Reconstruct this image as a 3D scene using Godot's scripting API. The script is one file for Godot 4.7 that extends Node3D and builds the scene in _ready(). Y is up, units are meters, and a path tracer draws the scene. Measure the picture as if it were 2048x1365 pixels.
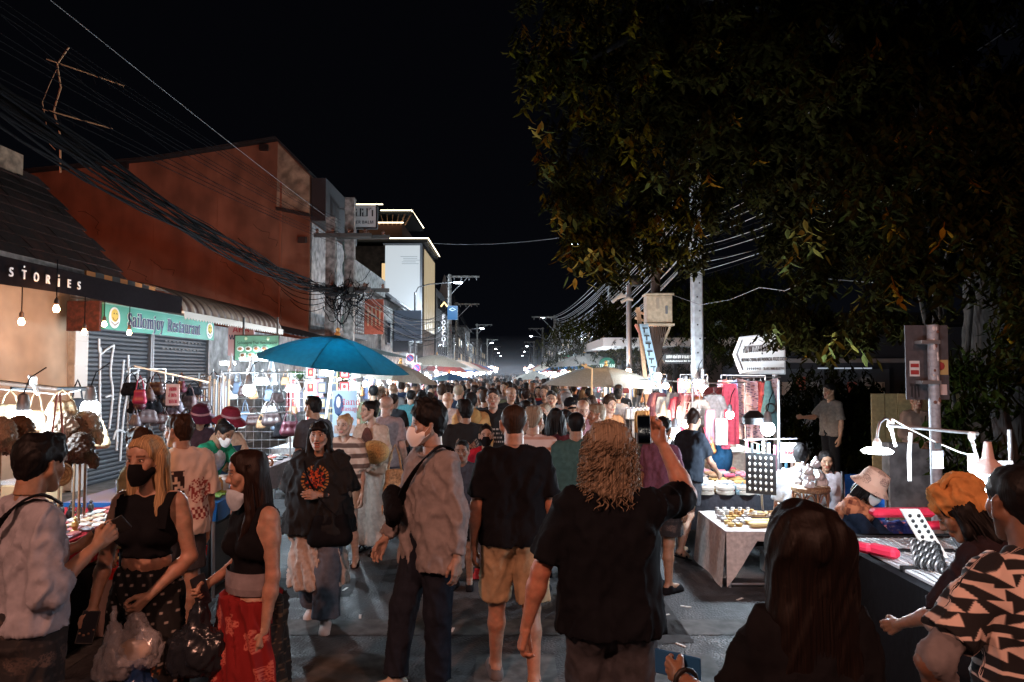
extends Node3D
# A night market street, built in metres. The photographer stands at the origin with the lens 2 m above the road and looks along -z.

var noise := FastNoiseLite.new()
func mb() -> MB: return MB.new()

func V(x: float, y: float, z: float) -> Vector3: return Vector3(x, y, z)

const EYE := 2.0
const PITCH := 0.0447
const FOCUS := 1400.0

# where the point seen at (u, v) of the 2048 x 1365 photograph stands, when it is d metres down the street
func at(u: float, v: float, d: float) -> Vector3:
	var x := (u - 1024.0) / FOCUS
	var y := (682.5 - v) / FOCUS
	var s := d / (cos(PITCH) - y * sin(PITCH))
	return Vector3(x * s, EYE + (sin(PITCH) + y * cos(PITCH)) * s, -d)

# the road point seen at (u, v)
func foot(u: float, v: float) -> Vector3:
	var y := (682.5 - v) / FOCUS
	var d := -EYE / (sin(PITCH) + y * cos(PITCH)) * (cos(PITCH) - y * sin(PITCH))
	return at(u, v, d)

# ---------------------------------------------------------------- mesh builder
class MB:
	var v := PackedVector3Array()
	var n := PackedVector3Array()
	var t := PackedVector2Array()
	var c := PackedColorArray()
	var ix := PackedInt32Array()
	var col := Color(1, 1, 1)
	var X := Transform3D()

	func vert(p: Vector3, nn: Vector3, uv := Vector2.ZERO) -> int:
		v.append(X * p)
		n.append((X.basis * nn).normalized())
		t.append(uv)
		c.append(col)
		return v.size() - 1

	func tri(a: int, b: int, d: int) -> void:
		ix.append(a); ix.append(d); ix.append(b)

	# corners counter-clockwise as seen from outside
	func quad(a: Vector3, b: Vector3, d: Vector3, e: Vector3, u0 := Vector2.ZERO, u1 := Vector2.ONE) -> MB:
		var nn := (b - a).cross(d - a)
		if nn.length_squared() < 1e-14:
			nn = (d - a).cross(e - a)
		nn = nn.normalized()
		var i := vert(a, nn, Vector2(u0.x, u1.y))
		vert(b, nn, Vector2(u1.x, u1.y))
		vert(d, nn, Vector2(u1.x, u0.y))
		vert(e, nn, Vector2(u0.x, u0.y))
		tri(i, i + 1, i + 2)
		tri(i, i + 2, i + 3)
		return self

	func trif(a: Vector3, b: Vector3, d: Vector3) -> MB:
		var nn := (b - a).cross(d - a).normalized()
		var i := vert(a, nn)
		vert(b, nn); vert(d, nn)
		tri(i, i + 1, i + 2)
		return self

	# box by centre and size; b > 0 chamfers the four edges along y and the top/bottom rims
	func box(o: Vector3, s: Vector3, b := 0.0) -> MB:
		var h := s * 0.5
		if b <= 0.0:
			for ax in 3:
				for sg in [-1.0, 1.0]:
					var nn := Vector3.ZERO; nn[ax] = sg
					var e1 := Vector3.ZERO; e1[(ax + 1) % 3] = h[(ax + 1) % 3]
					var e2 := Vector3.ZERO; e2[(ax + 2) % 3] = h[(ax + 2) % 3]
					if sg < 0: 
						var tmp := e1; e1 = e2; e2 = tmp
					var q := o + nn * h[ax]
					quad(q - e1 - e2, q + e1 - e2, q + e1 + e2, q - e1 + e2)
			return self
		var x0 := h.x; var z0 := h.z; var x1 := h.x - b; var z1 := h.z - b
		var ring := func(kx: float, kz: float, lx: float, lz: float, y: float) -> PackedVector3Array:
			return PackedVector3Array([Vector3(-lx, y, kz), Vector3(lx, y, kz), Vector3(kx, y, lz), Vector3(kx, y, -lz), Vector3(lx, y, -kz), Vector3(-lx, y, -kz), Vector3(-kx, y, -lz), Vector3(-kx, y, lz)])
		var r0: PackedVector3Array = ring.call(x1, z1, x1 - b * 0.4, z1 - b * 0.4, -h.y)
		var r1: PackedVector3Array = ring.call(x0, z0, x1, z1, -h.y + b)
		var r2: PackedVector3Array = ring.call(x0, z0, x1, z1, h.y - b)
		var r3: PackedVector3Array = ring.call(x1, z1, x1 - b * 0.4, z1 - b * 0.4, h.y)
		for pr in [[r0, r1], [r1, r2], [r2, r3]]:
			for k in 8:
				var j := (k + 1) % 8
				quad(o + pr[0][k], o + pr[0][j], o + pr[1][j], o + pr[1][k])
		for k in range(1, 7):
			trif(o + r3[0], o + r3[k], o + r3[k + 1])
			trif(o + r0[0], o + r0[k + 1], o + r0[k])
		return self

	# bar of rectangular section from a to b
	func bar(a: Vector3, b: Vector3, w: float, h: float) -> MB:
		var d := (b - a)
		var up := Vector3.UP if absf(d.normalized().y) < 0.95 else Vector3.BACK
		var sd := d.cross(up).normalized()
		var uu := sd.cross(d).normalized()
		var keep := X
		X = X * Transform3D(Basis(sd, uu, -d.normalized()), (a + b) * 0.5)
		box(Vector3.ZERO, Vector3(w, h, d.length()))
		X = keep
		return self

	func tube(pts: Array, r: Variant, sides := 6, cap := true) -> MB:
		var m := pts.size()
		var first := v.size()
		var prev := Vector3.ZERO
		for i in m:
			var p: Vector3 = pts[i]
			var d: Vector3 = (pts[mini(i + 1, m - 1)] - pts[maxi(i - 1, 0)]).normalized()
			var sd: Vector3
			if prev == Vector3.ZERO:
				sd = d.cross(Vector3.UP if absf(d.y) < 0.9 else Vector3.RIGHT).normalized()
			else:
				sd = (prev - d * prev.dot(d)).normalized()
			prev = sd
			var uu := d.cross(sd)
			var rr: float = r if r is float else r[i]
			for k in sides:
				var a := TAU * k / sides
				var nn := sd * cos(a) + uu * sin(a)
				vert(p + nn * rr, nn, Vector2(float(k) / sides, float(i)))
		for i in m - 1:
			for k in sides:
				var a := first + i * sides + k
				var b := first + i * sides + (k + 1) % sides
				tri(a, b, b + sides)
				tri(a, b + sides, a + sides)
		if cap:
			for e in [0, m - 1]:
				var d: Vector3 = (pts[1] - pts[0]).normalized() * -1.0 if e == 0 else (pts[m - 1] - pts[m - 2]).normalized()
				var ci := vert(pts[e], d)
				for k in sides:
					var a: int = first + e * sides + k
					var b: int = first + e * sides + (k + 1) % sides
					if e == 0: tri(ci, b, a)
					else: tri(ci, a, b)
		return self

	# profile: Vector2(radius, y) from bottom to top
	func lathe(prof: Array, segs := 12, o := Vector3.ZERO, squash := 1.0) -> MB:
		var m := prof.size()
		for i in m - 1:
			var p: Vector2 = prof[i]
			var q: Vector2 = prof[i + 1]
			var dn := Vector2(q.y - p.y, -(q.x - p.x)).normalized()
			var f := v.size()
			for k in segs + 1:
				var a := TAU * k / segs
				var dir := Vector3(sin(a), 0, cos(a) * squash)
				var nn := Vector3(dir.x * dn.x, dn.y, dir.z * dn.x)
				vert(o + dir * p.x + Vector3.UP * p.y, nn, Vector2(float(k) / segs, float(i) / (m - 1)))
				vert(o + dir * q.x + Vector3.UP * q.y, nn, Vector2(float(k) / segs, float(i + 1) / (m - 1)))
			for k in segs:
				var a := f + k * 2
				tri(a, a + 2, a + 3)
				tri(a, a + 3, a + 1)
		return self

	func ball(o: Vector3, r: Vector3, segs := 10, rings := 6) -> MB:
		var f := v.size()
		for j in rings + 1:
			var b := PI * j / rings
			for k in segs + 1:
				var a := TAU * k / segs
				var nn := Vector3(sin(a) * sin(b), -cos(b), cos(a) * sin(b))
				vert(o + nn * r, nn / r, Vector2(float(k) / segs, 1.0 - float(j) / rings))
		for j in rings:
			for k in segs:
				var a := f + j * (segs + 1) + k
				tri(a, a + 1, a + segs + 2)
				tri(a, a + segs + 2, a + segs + 1)
		return self

	# flat polygon (counter-clockwise in xy seen from +z) pushed from z0 to z1
	func prism(poly: PackedVector2Array, z0: float, z1: float) -> MB:
		var pl := poly
		if Geometry2D.is_polygon_clockwise(pl):
			pl = pl.duplicate(); pl.reverse()
		var ids := Geometry2D.triangulate_polygon(pl)
		var lo := pl[0]; var hi := pl[0]
		for p in pl:
			lo = lo.min(p); hi = hi.max(p)
		var sz := (hi - lo).max(Vector2(1e-5, 1e-5))
		var f := v.size()
		for p in pl: vert(Vector3(p.x, p.y, z1), Vector3.BACK, Vector2((p.x - lo.x) / sz.x, 1.0 - (p.y - lo.y) / sz.y))
		for p in pl: vert(Vector3(p.x, p.y, z0), Vector3.FORWARD, Vector2((p.x - lo.x) / sz.x, 1.0 - (p.y - lo.y) / sz.y))
		var m := pl.size()
		for k in range(0, ids.size(), 3):
			var a := ids[k]; var b := ids[k + 1]; var d := ids[k + 2]
			if (pl[b] - pl[a]).cross(pl[d] - pl[a]) < 0.0:
				var q := b; b = d; d = q
			tri(f + a, f + b, f + d)
			tri(f + m + a, f + m + d, f + m + b)
		for k in m:
			var p := pl[k]; var q := pl[(k + 1) % m]
			quad(Vector3(p.x, p.y, z0), Vector3(q.x, q.y, z0), Vector3(q.x, q.y, z1), Vector3(p.x, p.y, z1))
		return self

	# sheet over a grid of points; both sides are seen
	func sheet(nu: int, nv: int, f: Callable) -> MB:
		var s := v.size()
		var pts := PackedVector3Array()
		for j in nv + 1:
			for i in nu + 1:
				pts.append(f.call(float(i) / nu, float(j) / nv))
		var w := nu + 1
		for j in nv + 1:
			for i in nu + 1:
				var du := pts[j * w + mini(i + 1, nu)] - pts[j * w + maxi(i - 1, 0)]
				var dv := pts[mini(j + 1, nv) * w + i] - pts[maxi(j - 1, 0) * w + i]
				var nn := du.cross(dv)
				vert(pts[j * w + i], nn.normalized() if nn.length_squared() > 1e-16 else Vector3.UP, Vector2(float(i) / nu, 1.0 - float(j) / nv))
		for j in nv:
			for i in nu:
				var a := s + j * w + i
				tri(a, a + 1, a + w + 1)
				tri(a, a + w + 1, a + w)
		return self

	func add(o: MB) -> MB:
		var f := v.size()
		for i in o.v.size():
			v.append(X * o.v[i])
			n.append((X.basis * o.n[i]).normalized())
		t.append_array(o.t)
		c.append_array(o.c)
		for i in o.ix: ix.append(f + i)
		return self

	func mesh() -> ArrayMesh:
		var a := []
		a.resize(Mesh.ARRAY_MAX)
		a[Mesh.ARRAY_VERTEX] = v
		a[Mesh.ARRAY_NORMAL] = n
		a[Mesh.ARRAY_TEX_UV] = t
		a[Mesh.ARRAY_COLOR] = c
		a[Mesh.ARRAY_INDEX] = ix
		var m := ArrayMesh.new()
		if ix.size():
			m.add_surface_from_arrays(Mesh.PRIMITIVE_TRIANGLES, a)
		return m

# ---------------------------------------------------------------- smooth bodies: tapered capsules on a grid, surface nets
# bone: [a, b, ra, rb, cut] cut bit 1 = flat at b, bit 2 = flat at a; a negative radius carves
func smooth_body(mb: MB, bones: Array, cell: float, k: float, clips := [], amp := 0.0, freq := Vector3(9, 9, 9), paint = null, uvbox := Rect2()) -> void:
	var lo := Vector3(9, 9, 9)
	var hi := Vector3(-9, -9, -9)
	for b in bones:
		if b[2] < 0.0: continue
		var r := maxf(b[2], b[3])
		var e := Vector3(r, r, r)
		lo = lo.min(b[0] - e).min(b[1] - e)
		hi = hi.max(b[0] + e).max(b[1] + e)
	lo -= Vector3.ONE * (cell * 2.5 + k * 0.3)
	hi += Vector3.ONE * (cell * 2.5 + k * 0.3)
	var nx := int((hi.x - lo.x) / cell) + 2
	var ny := int((hi.y - lo.y) / cell) + 2
	var nz := int((hi.z - lo.z) / cell) + 2
	var nn := nx * ny * nz
	var f := PackedFloat32Array()
	f.resize(nn)
	f.fill(1.0)
	var nxy := nx * ny
	for b in bones:
		var a: Vector3 = b[0]
		var e: Vector3 = b[1]
		var ra: float = b[2]
		var rb: float = b[3]
		var cut: int = b[4] if b.size() > 4 else 0
		var carve := ra < 0.0
		if carve:
			ra = -ra; rb = -rb
		var ba := e - a
		var l2 := ba.length_squared()
		var inv := 1.0 / l2 if l2 > 1e-9 else 0.0
		var ln := sqrt(l2)
		var dr := rb - ra
		var m := maxf(ra, rb) + k + cell * 2.2
		var g0 := (a.min(e) - lo - Vector3.ONE * m) / cell
		var g1 := (a.max(e) - lo + Vector3.ONE * m) / cell
		var x0 := maxi(0, int(g0.x)); var x1 := mini(nx, int(g1.x) + 1)
		var y0 := maxi(0, int(g0.y)); var y1 := mini(ny, int(g1.y) + 1)
		var z0 := maxi(0, int(g0.z)); var z1 := mini(nz, int(g1.z) + 1)
		for z in range(z0, z1):
			for y in range(y0, y1):
				var i := z * nxy + y * nx + x0
				var q := Vector3(lo.x + x0 * cell, lo.y + y * cell, lo.z + z * cell) - a
				for x in range(x0, x1):
					var tt := q.dot(ba) * inv
					var tc := clampf(tt, 0.0, 1.0)
					var d := (q - ba * tc).length() - (ra + dr * tc)
					if cut:
						if cut & 1: d = maxf(d, (tt - 1.0) * ln)
						if cut & 2: d = maxf(d, -tt * ln)
					var o := f[i]
					if carve:
						if -d > o: f[i] = -d
					elif o - d > k: f[i] = d
					elif d - o < k:
						var h := k - absf(o - d)
						f[i] = minf(o, d) - h * h * 0.25 / k
					i += 1
					q.x += cell
	if clips.size():
		var band := cell * 3.0
		for i in nn:
			if f[i] < band:
				var p := lo + Vector3(i % nx, (i / nx) % ny, i / nxy) * cell
				var d := f[i]
				for c in clips:
					var cn: Vector3 = c[0]
					d = maxf(d, cn.dot(p) - c[1])
				f[i] = d
	var idx := PackedInt32Array()
	idx.resize(nn)
	idx.fill(-1)
	var first := mb.v.size()
	var cells := PackedInt32Array()
	var off := [0, 1, nx, nx + 1, nxy, nxy + 1, nxy + nx, nxy + nx + 1]
	var o1: int = off[1]; var o2: int = off[2]; var o3: int = off[3]; var o4: int = off[4]; var o5: int = off[5]; var o6: int = off[6]; var o7: int = off[7]
	var th := cell * 2.0
	var pts := PackedVector3Array()
	var nrm := PackedVector3Array()
	var last := nn - o7 - 1
	for i in last:
		var v0 := f[i]
		if v0 > th or v0 < -th: continue
		var v1 := f[i + o1]; var v2 := f[i + o2]; var v3 := f[i + o3]; var v4 := f[i + o4]; var v5 := f[i + o5]; var v6 := f[i + o6]; var v7 := f[i + o7]
		var mn := minf(minf(minf(v0, v1), minf(v2, v3)), minf(minf(v4, v5), minf(v6, v7)))
		if mn >= 0.0: continue
		var mx := maxf(maxf(maxf(v0, v1), maxf(v2, v3)), maxf(maxf(v4, v5), maxf(v6, v7)))
		if mx < 0.0: continue
		var gx := (v1 + v3 + v5 + v7) - (v0 + v2 + v4 + v6)
		var gy := (v2 + v3 + v6 + v7) - (v0 + v1 + v4 + v5)
		var gz := (v4 + v5 + v6 + v7) - (v0 + v1 + v2 + v3)
		var g := Vector3(gx, gy, gz)
		var gl := g.length()
		if gl < 1e-6: g = Vector3.UP
		else: g /= gl
		var mean := (v0 + v1 + v2 + v3 + v4 + v5 + v6 + v7) * 0.125
		# one Newton step from the middle of the cell
		var st := clampf(mean / maxf(gl * 0.25 / cell, 0.4), -cell * 0.6, cell * 0.6)
		var p := lo + Vector3(i % nx, (i / nx) % ny, i / nxy) * cell + Vector3.ONE * (cell * 0.5) - g * st
		idx[i] = first + pts.size()
		pts.append(p)
		nrm.append(g)
		cells.append(i)
	var front := PackedFloat32Array()
	if uvbox.size.x > 0.0:
		for q in nrm: front.append(q.z)
	if amp > 0.0:
		for j in pts.size():
			var p := pts[j]
			var w := noise.get_noise_3d((p.x + p.y * 0.35) * freq.x * 10.0, (p.y - absf(p.x) * 0.3) * freq.y * 10.0, p.z * freq.z * 10.0)
			pts[j] = p + nrm[j] * (amp * clampf(0.55 - 3.0 * absf(w), -0.55, 0.55))
	var tris := PackedInt32Array()
	for i in cells:
		var s0 := f[i] < 0.0
		if s0 != (f[i + o1] < 0.0):
			quad_ids(tris, idx[i - o2 - o4], idx[i - o4], idx[i], idx[i - o2], s0)
		if s0 != (f[i + o2] < 0.0):
			quad_ids(tris, idx[i - o1 - o4], idx[i - o1], idx[i], idx[i - o4], s0)
		if s0 != (f[i + o4] < 0.0):
			quad_ids(tris, idx[i - o1 - o2], idx[i - o2], idx[i], idx[i - o1], s0)
	if amp > 0.0:
		var acc := PackedVector3Array()
		acc.resize(pts.size())
		for q in range(0, tris.size(), 3):
			var a := tris[q] - first; var b := tris[q + 1] - first; var d := tris[q + 2] - first
			var nr := (pts[d] - pts[a]).cross(pts[b] - pts[a])
			acc[a] += nr; acc[b] += nr; acc[d] += nr
		for j in pts.size():
			if acc[j].length_squared() > 1e-16: nrm[j] = acc[j].normalized()
	mb.ix.append_array(tris)
	var painted: bool = paint != null
	for j in pts.size():
		var p := pts[j]
		if painted: mb.col = paint.call(p, nrm[j])
		var uv := Vector2.ZERO
		if uvbox.size.x > 0.0:
			uv = (Vector2(p.x, -p.y) - uvbox.position) / uvbox.size
			uv.x = clampf(uv.x, 0.0, 1.0)
			uv.x = uv.x * 0.5 if front[j] >= 0.0 else 1.0 - uv.x * 0.5
		mb.vert(p, nrm[j], uv)

func quad_ids(tr: PackedInt32Array, a: int, b: int, c: int, d: int, flip: bool) -> void:
	if a < 0 or b < 0 or c < 0 or d < 0: return
	# stored clockwise as the engine wants
	if flip:
		tr.append(a); tr.append(c); tr.append(b); tr.append(a); tr.append(d); tr.append(c)
	else:
		tr.append(a); tr.append(b); tr.append(c); tr.append(a); tr.append(c); tr.append(d)

# ---------------------------------------------------------------- people
const S := 1.0
var cache := {}
var hand_at := {}   # person -> {"L": Transform3D, "R": Transform3D, "head": Transform3D, "torso": Transform3D} in the world

func mirror(bones: Array, sg: float) -> Array:
	var out := []
	for b in bones:
		var d: Array = b.duplicate()
		d[0] = V(b[0].x * sg, b[0].y, b[0].z)
		d[1] = V(b[1].x * sg, b[1].y, b[1].z)
		out.append(d)
	return out

func head_shape(sex: String, open: float, cell: float) -> MB:
	var key := "head%s%.2f%.4f" % [sex, open, cell]
	if cache.has(key): return cache[key]
	var f := 1.0 if sex == "m" else 0.0
	var b := [
		[V(0, 0.038, -0.034), V(0, 0.042, 0.018), 0.077, 0.074],
		[V(0, -0.01, 0.03), V(0, -0.075, 0.046), 0.062, 0.036 + 0.005 * f],
		[V(-0.012, -0.098 - 0.012 * open, 0.066), V(0.012, -0.098 - 0.012 * open, 0.066), 0.017 + 0.003 * f, 0.017 + 0.003 * f],
		[V(0, 0.018, 0.082), V(0, -0.026, 0.104), 0.0085, 0.0115 + 0.001 * f],
		[V(-0.013, -0.03, 0.092), V(0.013, -0.03, 0.092), 0.0085, 0.0085],
		[V(-0.034, 0.033, 0.069), V(0.034, 0.033, 0.069), 0.012 + 0.003 * f, 0.012 + 0.003 * f],
		[V(-0.019, -0.056, 0.083), V(0.019, -0.056, 0.083), 0.0075, 0.0075],
		[V(-0.015, -0.068 - 0.02 * open, 0.082), V(0.015, -0.068 - 0.02 * open, 0.082), 0.0085, 0.0085],
		[V(0, -0.05, -0.025), V(0, -0.14, -0.035), 0.05 + 0.008 * f, 0.048 + 0.012 * f]]
	for sg in [-1.0, 1.0]:
		b.append_array(mirror([
			[V(0.058, -0.03, 0.0), V(0.026, -0.092, 0.052), 0.026, 0.018 + 0.004 * f],
			[V(0.046, -0.012, 0.05), V(0.038, -0.03, 0.06), 0.026, 0.022],
			[V(0.079, 0.012, -0.012), V(0.08, -0.028, -0.006), 0.013, 0.009]], sg))
	for sg in [-1.0, 1.0]:
		b.append([V(0.030 * sg, 0.012, 0.097), V(0.040 * sg, 0.010, 0.090), -0.0125, -0.010])
	if open > 0.0:
		b.append([V(-0.01, -0.066 - 0.004 * open, 0.088), V(0.01, -0.066 - 0.004 * open, 0.088), -0.006 - 0.008 * open, -0.006 - 0.008 * open])
	var tint := func(p: Vector3, _nn: Vector3) -> Color:
		var r := Color(1, 1, 1)
		if p.z > 0.04:
			if absf(p.x) < 0.026 and p.y < -0.049 and p.y > -0.077 - 0.02 * open and p.z > 0.075:
				r = Color(0.92, 0.5, 0.48)
				if absf(p.y + 0.0625) < 0.003 and open == 0.0: r = Color(0.45, 0.22, 0.2)
				if open > 0.0 and p.y < -0.058 and p.y > -0.07 - 0.012 * open and absf(p.x) < 0.014: r = Color(0.12, 0.03, 0.03)
			elif absf(absf(p.x) - 0.033) < 0.02 and absf(p.y - 0.036 + absf(absf(p.x) - 0.033) * 0.2) < 0.0048:
				r = Color(0.3, 0.24, 0.22)
			elif absf(absf(p.x) - 0.032) < 0.017 and absf(p.y - 0.012) < 0.010:
				r = Color(0.62, 0.5, 0.46)
			elif absf(absf(p.x) - 0.042) < 0.02 and p.y < -0.008 and p.y > -0.045:
				r = Color(1.0, 0.9, 0.88)
		return r
	var m := mb()
	smooth_body(m, b, cell, 0.014, [[V(0, -1, 0), 0.125]], 0.0, Vector3.ONE, tint)
	# eyeballs
	for sg in [-1.0, 1.0]:
		m.col = Color(2.0, 2.2, 2.3)
		m.ball(V(0.032 * sg, 0.011, 0.0745), V(0.0135, 0.0085, 0.0125), 8, 6)
		m.col = Color(0.08, 0.07, 0.06)
		m.ball(V(0.032 * sg, 0.011, 0.0825), V(0.0062, 0.0064, 0.0055), 8, 4)
		m.tube([V(0.018 * sg, 0.0125, 0.085), V(0.032 * sg, 0.0205, 0.0865), V(0.047 * sg, 0.0135, 0.078)], 0.0022, 4)
	cache[key] = m
	return m

# hand in its own axes: fingers along -y, palm towards +z, thumb on +x (left) or -x (right)
func hand_shape(side: float, curl: float, spread: float, cell: float) -> MB:
	var key := "hand%.0f%.2f%.2f%.4f" % [side, curl, spread, cell]
	if cache.has(key): return cache[key]
	var b := [[V(0, 0.03, 0), V(0, -0.015, 0), 0.026, 0.024]]
	var kn := [V(0.031, -0.088, 0.0), V(0.0105, -0.094, -0.002), V(-0.0105, -0.09, -0.001), V(-0.03, -0.08, 0.002)]
	var ln := [0.076, 0.084, 0.078, 0.061]
	for i in 4:
		b.append([V(kn[i].x * 0.5, -0.012, 0.002), kn[i], 0.0165, 0.0125])
		var p: Vector3 = kn[i]
		var a := curl * 0.7 + i * 0.05 * curl
		var rr := 0.0096 - 0.0008 * absf(i - 1.0)
		for j in 3:
			var l: float = ln[i] * [0.44, 0.31, 0.25][j]
			var q := p + V(kn[i].x * spread * 1.2, -cos(a), sin(a)).normalized() * l
			b.append([p, q, rr, rr - 0.0009])
			rr -= 0.0009
			p = q
			a += curl * 0.9
	var t0 := V(0.014, -0.02, 0.01)
	var t1 := V(0.04, -0.055, 0.018 + 0.01 * curl)
	var t2 := t1 + V(0.012 - 0.016 * curl, -0.026, 0.008 + 0.008 * curl)
	var t3 := t2 + V(0.004 - 0.016 * curl, -0.022, 0.006 + 0.006 * curl)
	b.append([t0, t1, 0.018, 0.0125]); b.append([t1, t2, 0.0115, 0.0102]); b.append([t2, t3, 0.0102, 0.0085])
	if side < 0.0: b = mirror(b, -1.0)
	var m := mb()
	smooth_body(m, b, cell, 0.008)
	cache[key] = m
	return m

func add_tinted(to: MB, what: MB, at: Transform3D, tint: Color) -> void:
	var f := to.v.size()
	for i in what.v.size():
		to.v.append(at * what.v[i])
		to.n.append((at.basis * what.n[i]).normalized())
		to.t.append(what.t[i])
		to.c.append(what.c[i] * tint)
	for i in what.ix: to.ix.append(f + i)

func turned(d: Vector3, n: Vector3) -> Basis:
	d = d.normalized()
	n = (n - d * n.dot(d)).normalized()
	return Basis(n.cross(d), -d, n)

func person(sp: Dictionary) -> Node3D:
	var s: float = sp.get("h", 1.72) / 1.75
	var w: float = sp.get("w", 1.0)
	var fat: float = sp.get("fat", 0.0)
	var sex: String = sp.get("sex", "m")
	var fem := sex == "f"
	var cell: float = sp.get("cell", 0.014)
	var skin: Color = sp.get("skin", Color(0.42, 0.26, 0.18))
	var lod: int = sp.get("lod", 0)
	# legs
	var legs := {}
	var low := 9.0
	for sd in [["L", 1.0], ["R", -1.0]]:
		var a: Array = sp.get("leg" + sd[0], [0.0, 0.04, 0.0])
		var tp: float = a[0]
		var kb: float = a[1]
		var out: float = a[2] if a.size() > 2 else 0.0
		var hip := V(0.085 * w * sd[1], 0.90, 0.0)
		var knee := hip + V(sd[1] * (0.005 + out), -cos(tp), sin(tp)).normalized() * 0.415
		var ank := knee + V(sd[1] * out * 0.6, -cos(tp - kb), sin(tp - kb)).normalized() * 0.41
		legs[sd[0]] = [hip, knee, ank, sd[1], tp - kb]
		low = minf(low, ank.y)
	var drop: float = 0.078 - low if not sp.has("sit") else sp.sit
	var base := V(0, 0.92 + drop, 0)
	var B := Basis.from_euler(V(sp.get("lean", 0.0), sp.get("twist", 0.0), sp.get("tilt", 0.0)))
	var T := func(x: float, y: float, z: float) -> Vector3:
		return base + B * (V(x, y - 0.92, z))
	for k in legs: 
		for j in 3: legs[k][j] = legs[k][j] + V(0, drop, 0)
	var sh := 0.178 * w if not fem else 0.162 * w
	var arms := {}
	for sd in [["L", 1.0], ["R", -1.0]]:
		var a: Array = sp.get("arm" + sd[0], [V(0.16 * sd[1], -1, -0.02), V(0.06 * sd[1], -1, 0.22)])
		var p0: Vector3 = T.call((sh - 0.008) * sd[1], 1.378, -0.01)
		var p1: Vector3 = p0 + a[0].normalized() * 0.285
		var p2: Vector3 = p1 + a[1].normalized() * 0.245
		var nrm: Vector3 = a[2] if a.size() > 2 else V(-sd[1], 0, 0.15)
		arms[sd[0]] = [p0, p1, p2, sd[1], a[1].normalized(), nrm]
	var H := B * Basis.from_euler(V(sp.get("nod", 0.0), sp.get("look", 0.0), sp.get("cock", 0.0)))
	if sp.has("headlean"): H = Basis.from_euler(V(sp.headlean, sp.get("look", 0.0), sp.get("cock", 0.0)))
	var neck: Vector3 = T.call(0, 1.475, 0.0)
	var hc := neck + H * V(0, 0.135, 0.022)
	var hs := 1.02 if not fem else 0.98
	var HT := Transform3D(H.scaled(Vector3.ONE * hs), hc)
	# torso bones by name
	var r1 := 0.0 if not fem else -0.012
	var torso := [
		[T.call(-0.062 * w, 0.94, 0), T.call(0.062 * w, 0.94, 0), 0.098 + fat * 0.6, 0.098 + fat * 0.6],
		[T.call(-0.05 * w, 1.08, 0.005 + fat * 0.5), T.call(0.05 * w, 1.08, 0.005 + fat * 0.5), 0.089 + r1 * 1.2 + fat, 0.089 + r1 * 1.2 + fat],
		[T.call(-0.08 * w, 1.24, 0), T.call(0.08 * w, 1.24, 0), 0.097 + r1 * 0.8 + fat * 0.7, 0.097 + r1 * 0.8 + fat * 0.7],
		[T.call(-0.1 * w, 1.335, -0.005), T.call(0.1 * w, 1.335, -0.005), 0.077 + r1 * 0.5 + fat * 0.3, 0.077 + r1 * 0.5 + fat * 0.3],
		[T.call(-sh + 0.03, 1.40, -0.012), T.call(sh - 0.03, 1.40, -0.012), 0.05 + r1 * 0.3, 0.05 + r1 * 0.3],
		[T.call(0, 0.98, 0), T.call(0, 1.3, 0), 0.085 + fat, 0.085 + fat * 0.5],
		[T.call(-0.05, 1.425, -0.025), T.call(0.05, 1.425, -0.025), 0.045, 0.045]]
	if fem:
		for sg in [-1.0, 1.0]:
			torso.append([T.call(0.068 * sg * w, 1.245, 0.06), T.call(0.066 * sg * w, 1.23, 0.078), 0.058 + fat * 0.3, 0.046 + fat * 0.3])
	var seat := []
	for sg in [-1.0, 1.0]:
		seat.append([T.call(0.062 * sg * w, 0.90, -0.038), T.call(0.062 * sg * w, 0.93, -0.034), 0.088 + fat * 0.4, 0.085 + fat * 0.4])
	# ---- skin: one mesh
	var top: Dictionary = sp.get("top", {"kind": "tee"})
	var low_: Dictionary = sp.get("low", {"kind": "pants"})
	var m := mb()
	var tint_plain := func(p: Vector3, _n: Vector3) -> Color:
		var nz := noise.get_noise_3d(p.x * 220.0, p.y * 160.0, p.z * 220.0)
		var red := clampf(0.12 - absf(p.y - arms.L[1].y) * 0.8, 0.0, 0.1) + nz * 0.12
		return Color(skin.r * (1.0 + nz * 0.12), skin.g * (1.0 + nz * 0.1 - red), skin.b * (1.0 + nz * 0.1 - red * 1.2))
	var bare_legs: bool = low_.kind in ["shorts", "dress"]
	var arm_b := {}
	var th := 1.0 + fat * 2.0
	for k in ["L", "R"]:
		var a: Array = arms[k]
		var q := (0.9 if fem else 1.0) * th
		var el: Vector3 = a[1]
		arm_b[k] = [[a[0], a[0].lerp(el, 0.35), 0.052 * q, 0.050 * q], [a[0].lerp(el, 0.3), el, 0.049 * q, 0.038 * q],
			[el, el.lerp(a[2], 0.35), 0.039 * q, 0.0415 * q], [el.lerp(a[2], 0.3), a[2], 0.041 * q, 0.026 * q]]
	var inner := []
	var open_top: bool = top.kind in ["tank", "crop"]
	for b in torso + seat: inner.append([b[0], b[1], b[2] - (0.0 if open_top else 0.014), b[3] - (0.0 if open_top else 0.014)])
	for k in ["L", "R"]:
		for b in arm_b[k]: inner.append(b if top.kind != "long" or b == arm_b[k][3] else [b[0], b[1], b[2] * 0.8, b[3] * 0.8])
	inner.append([T.call(0, 1.40, -0.01), hc - H * V(0, 0.07, 0.035), 0.062 if not fem else 0.052, 0.056 if not fem else 0.047])
	if not bare_legs:
		for k in ["L", "R"]: inner.append_array([[legs[k][0], legs[k][1], 0.07, 0.045], [legs[k][1], legs[k][2], 0.045, 0.032]])
	var toe := {}
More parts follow.
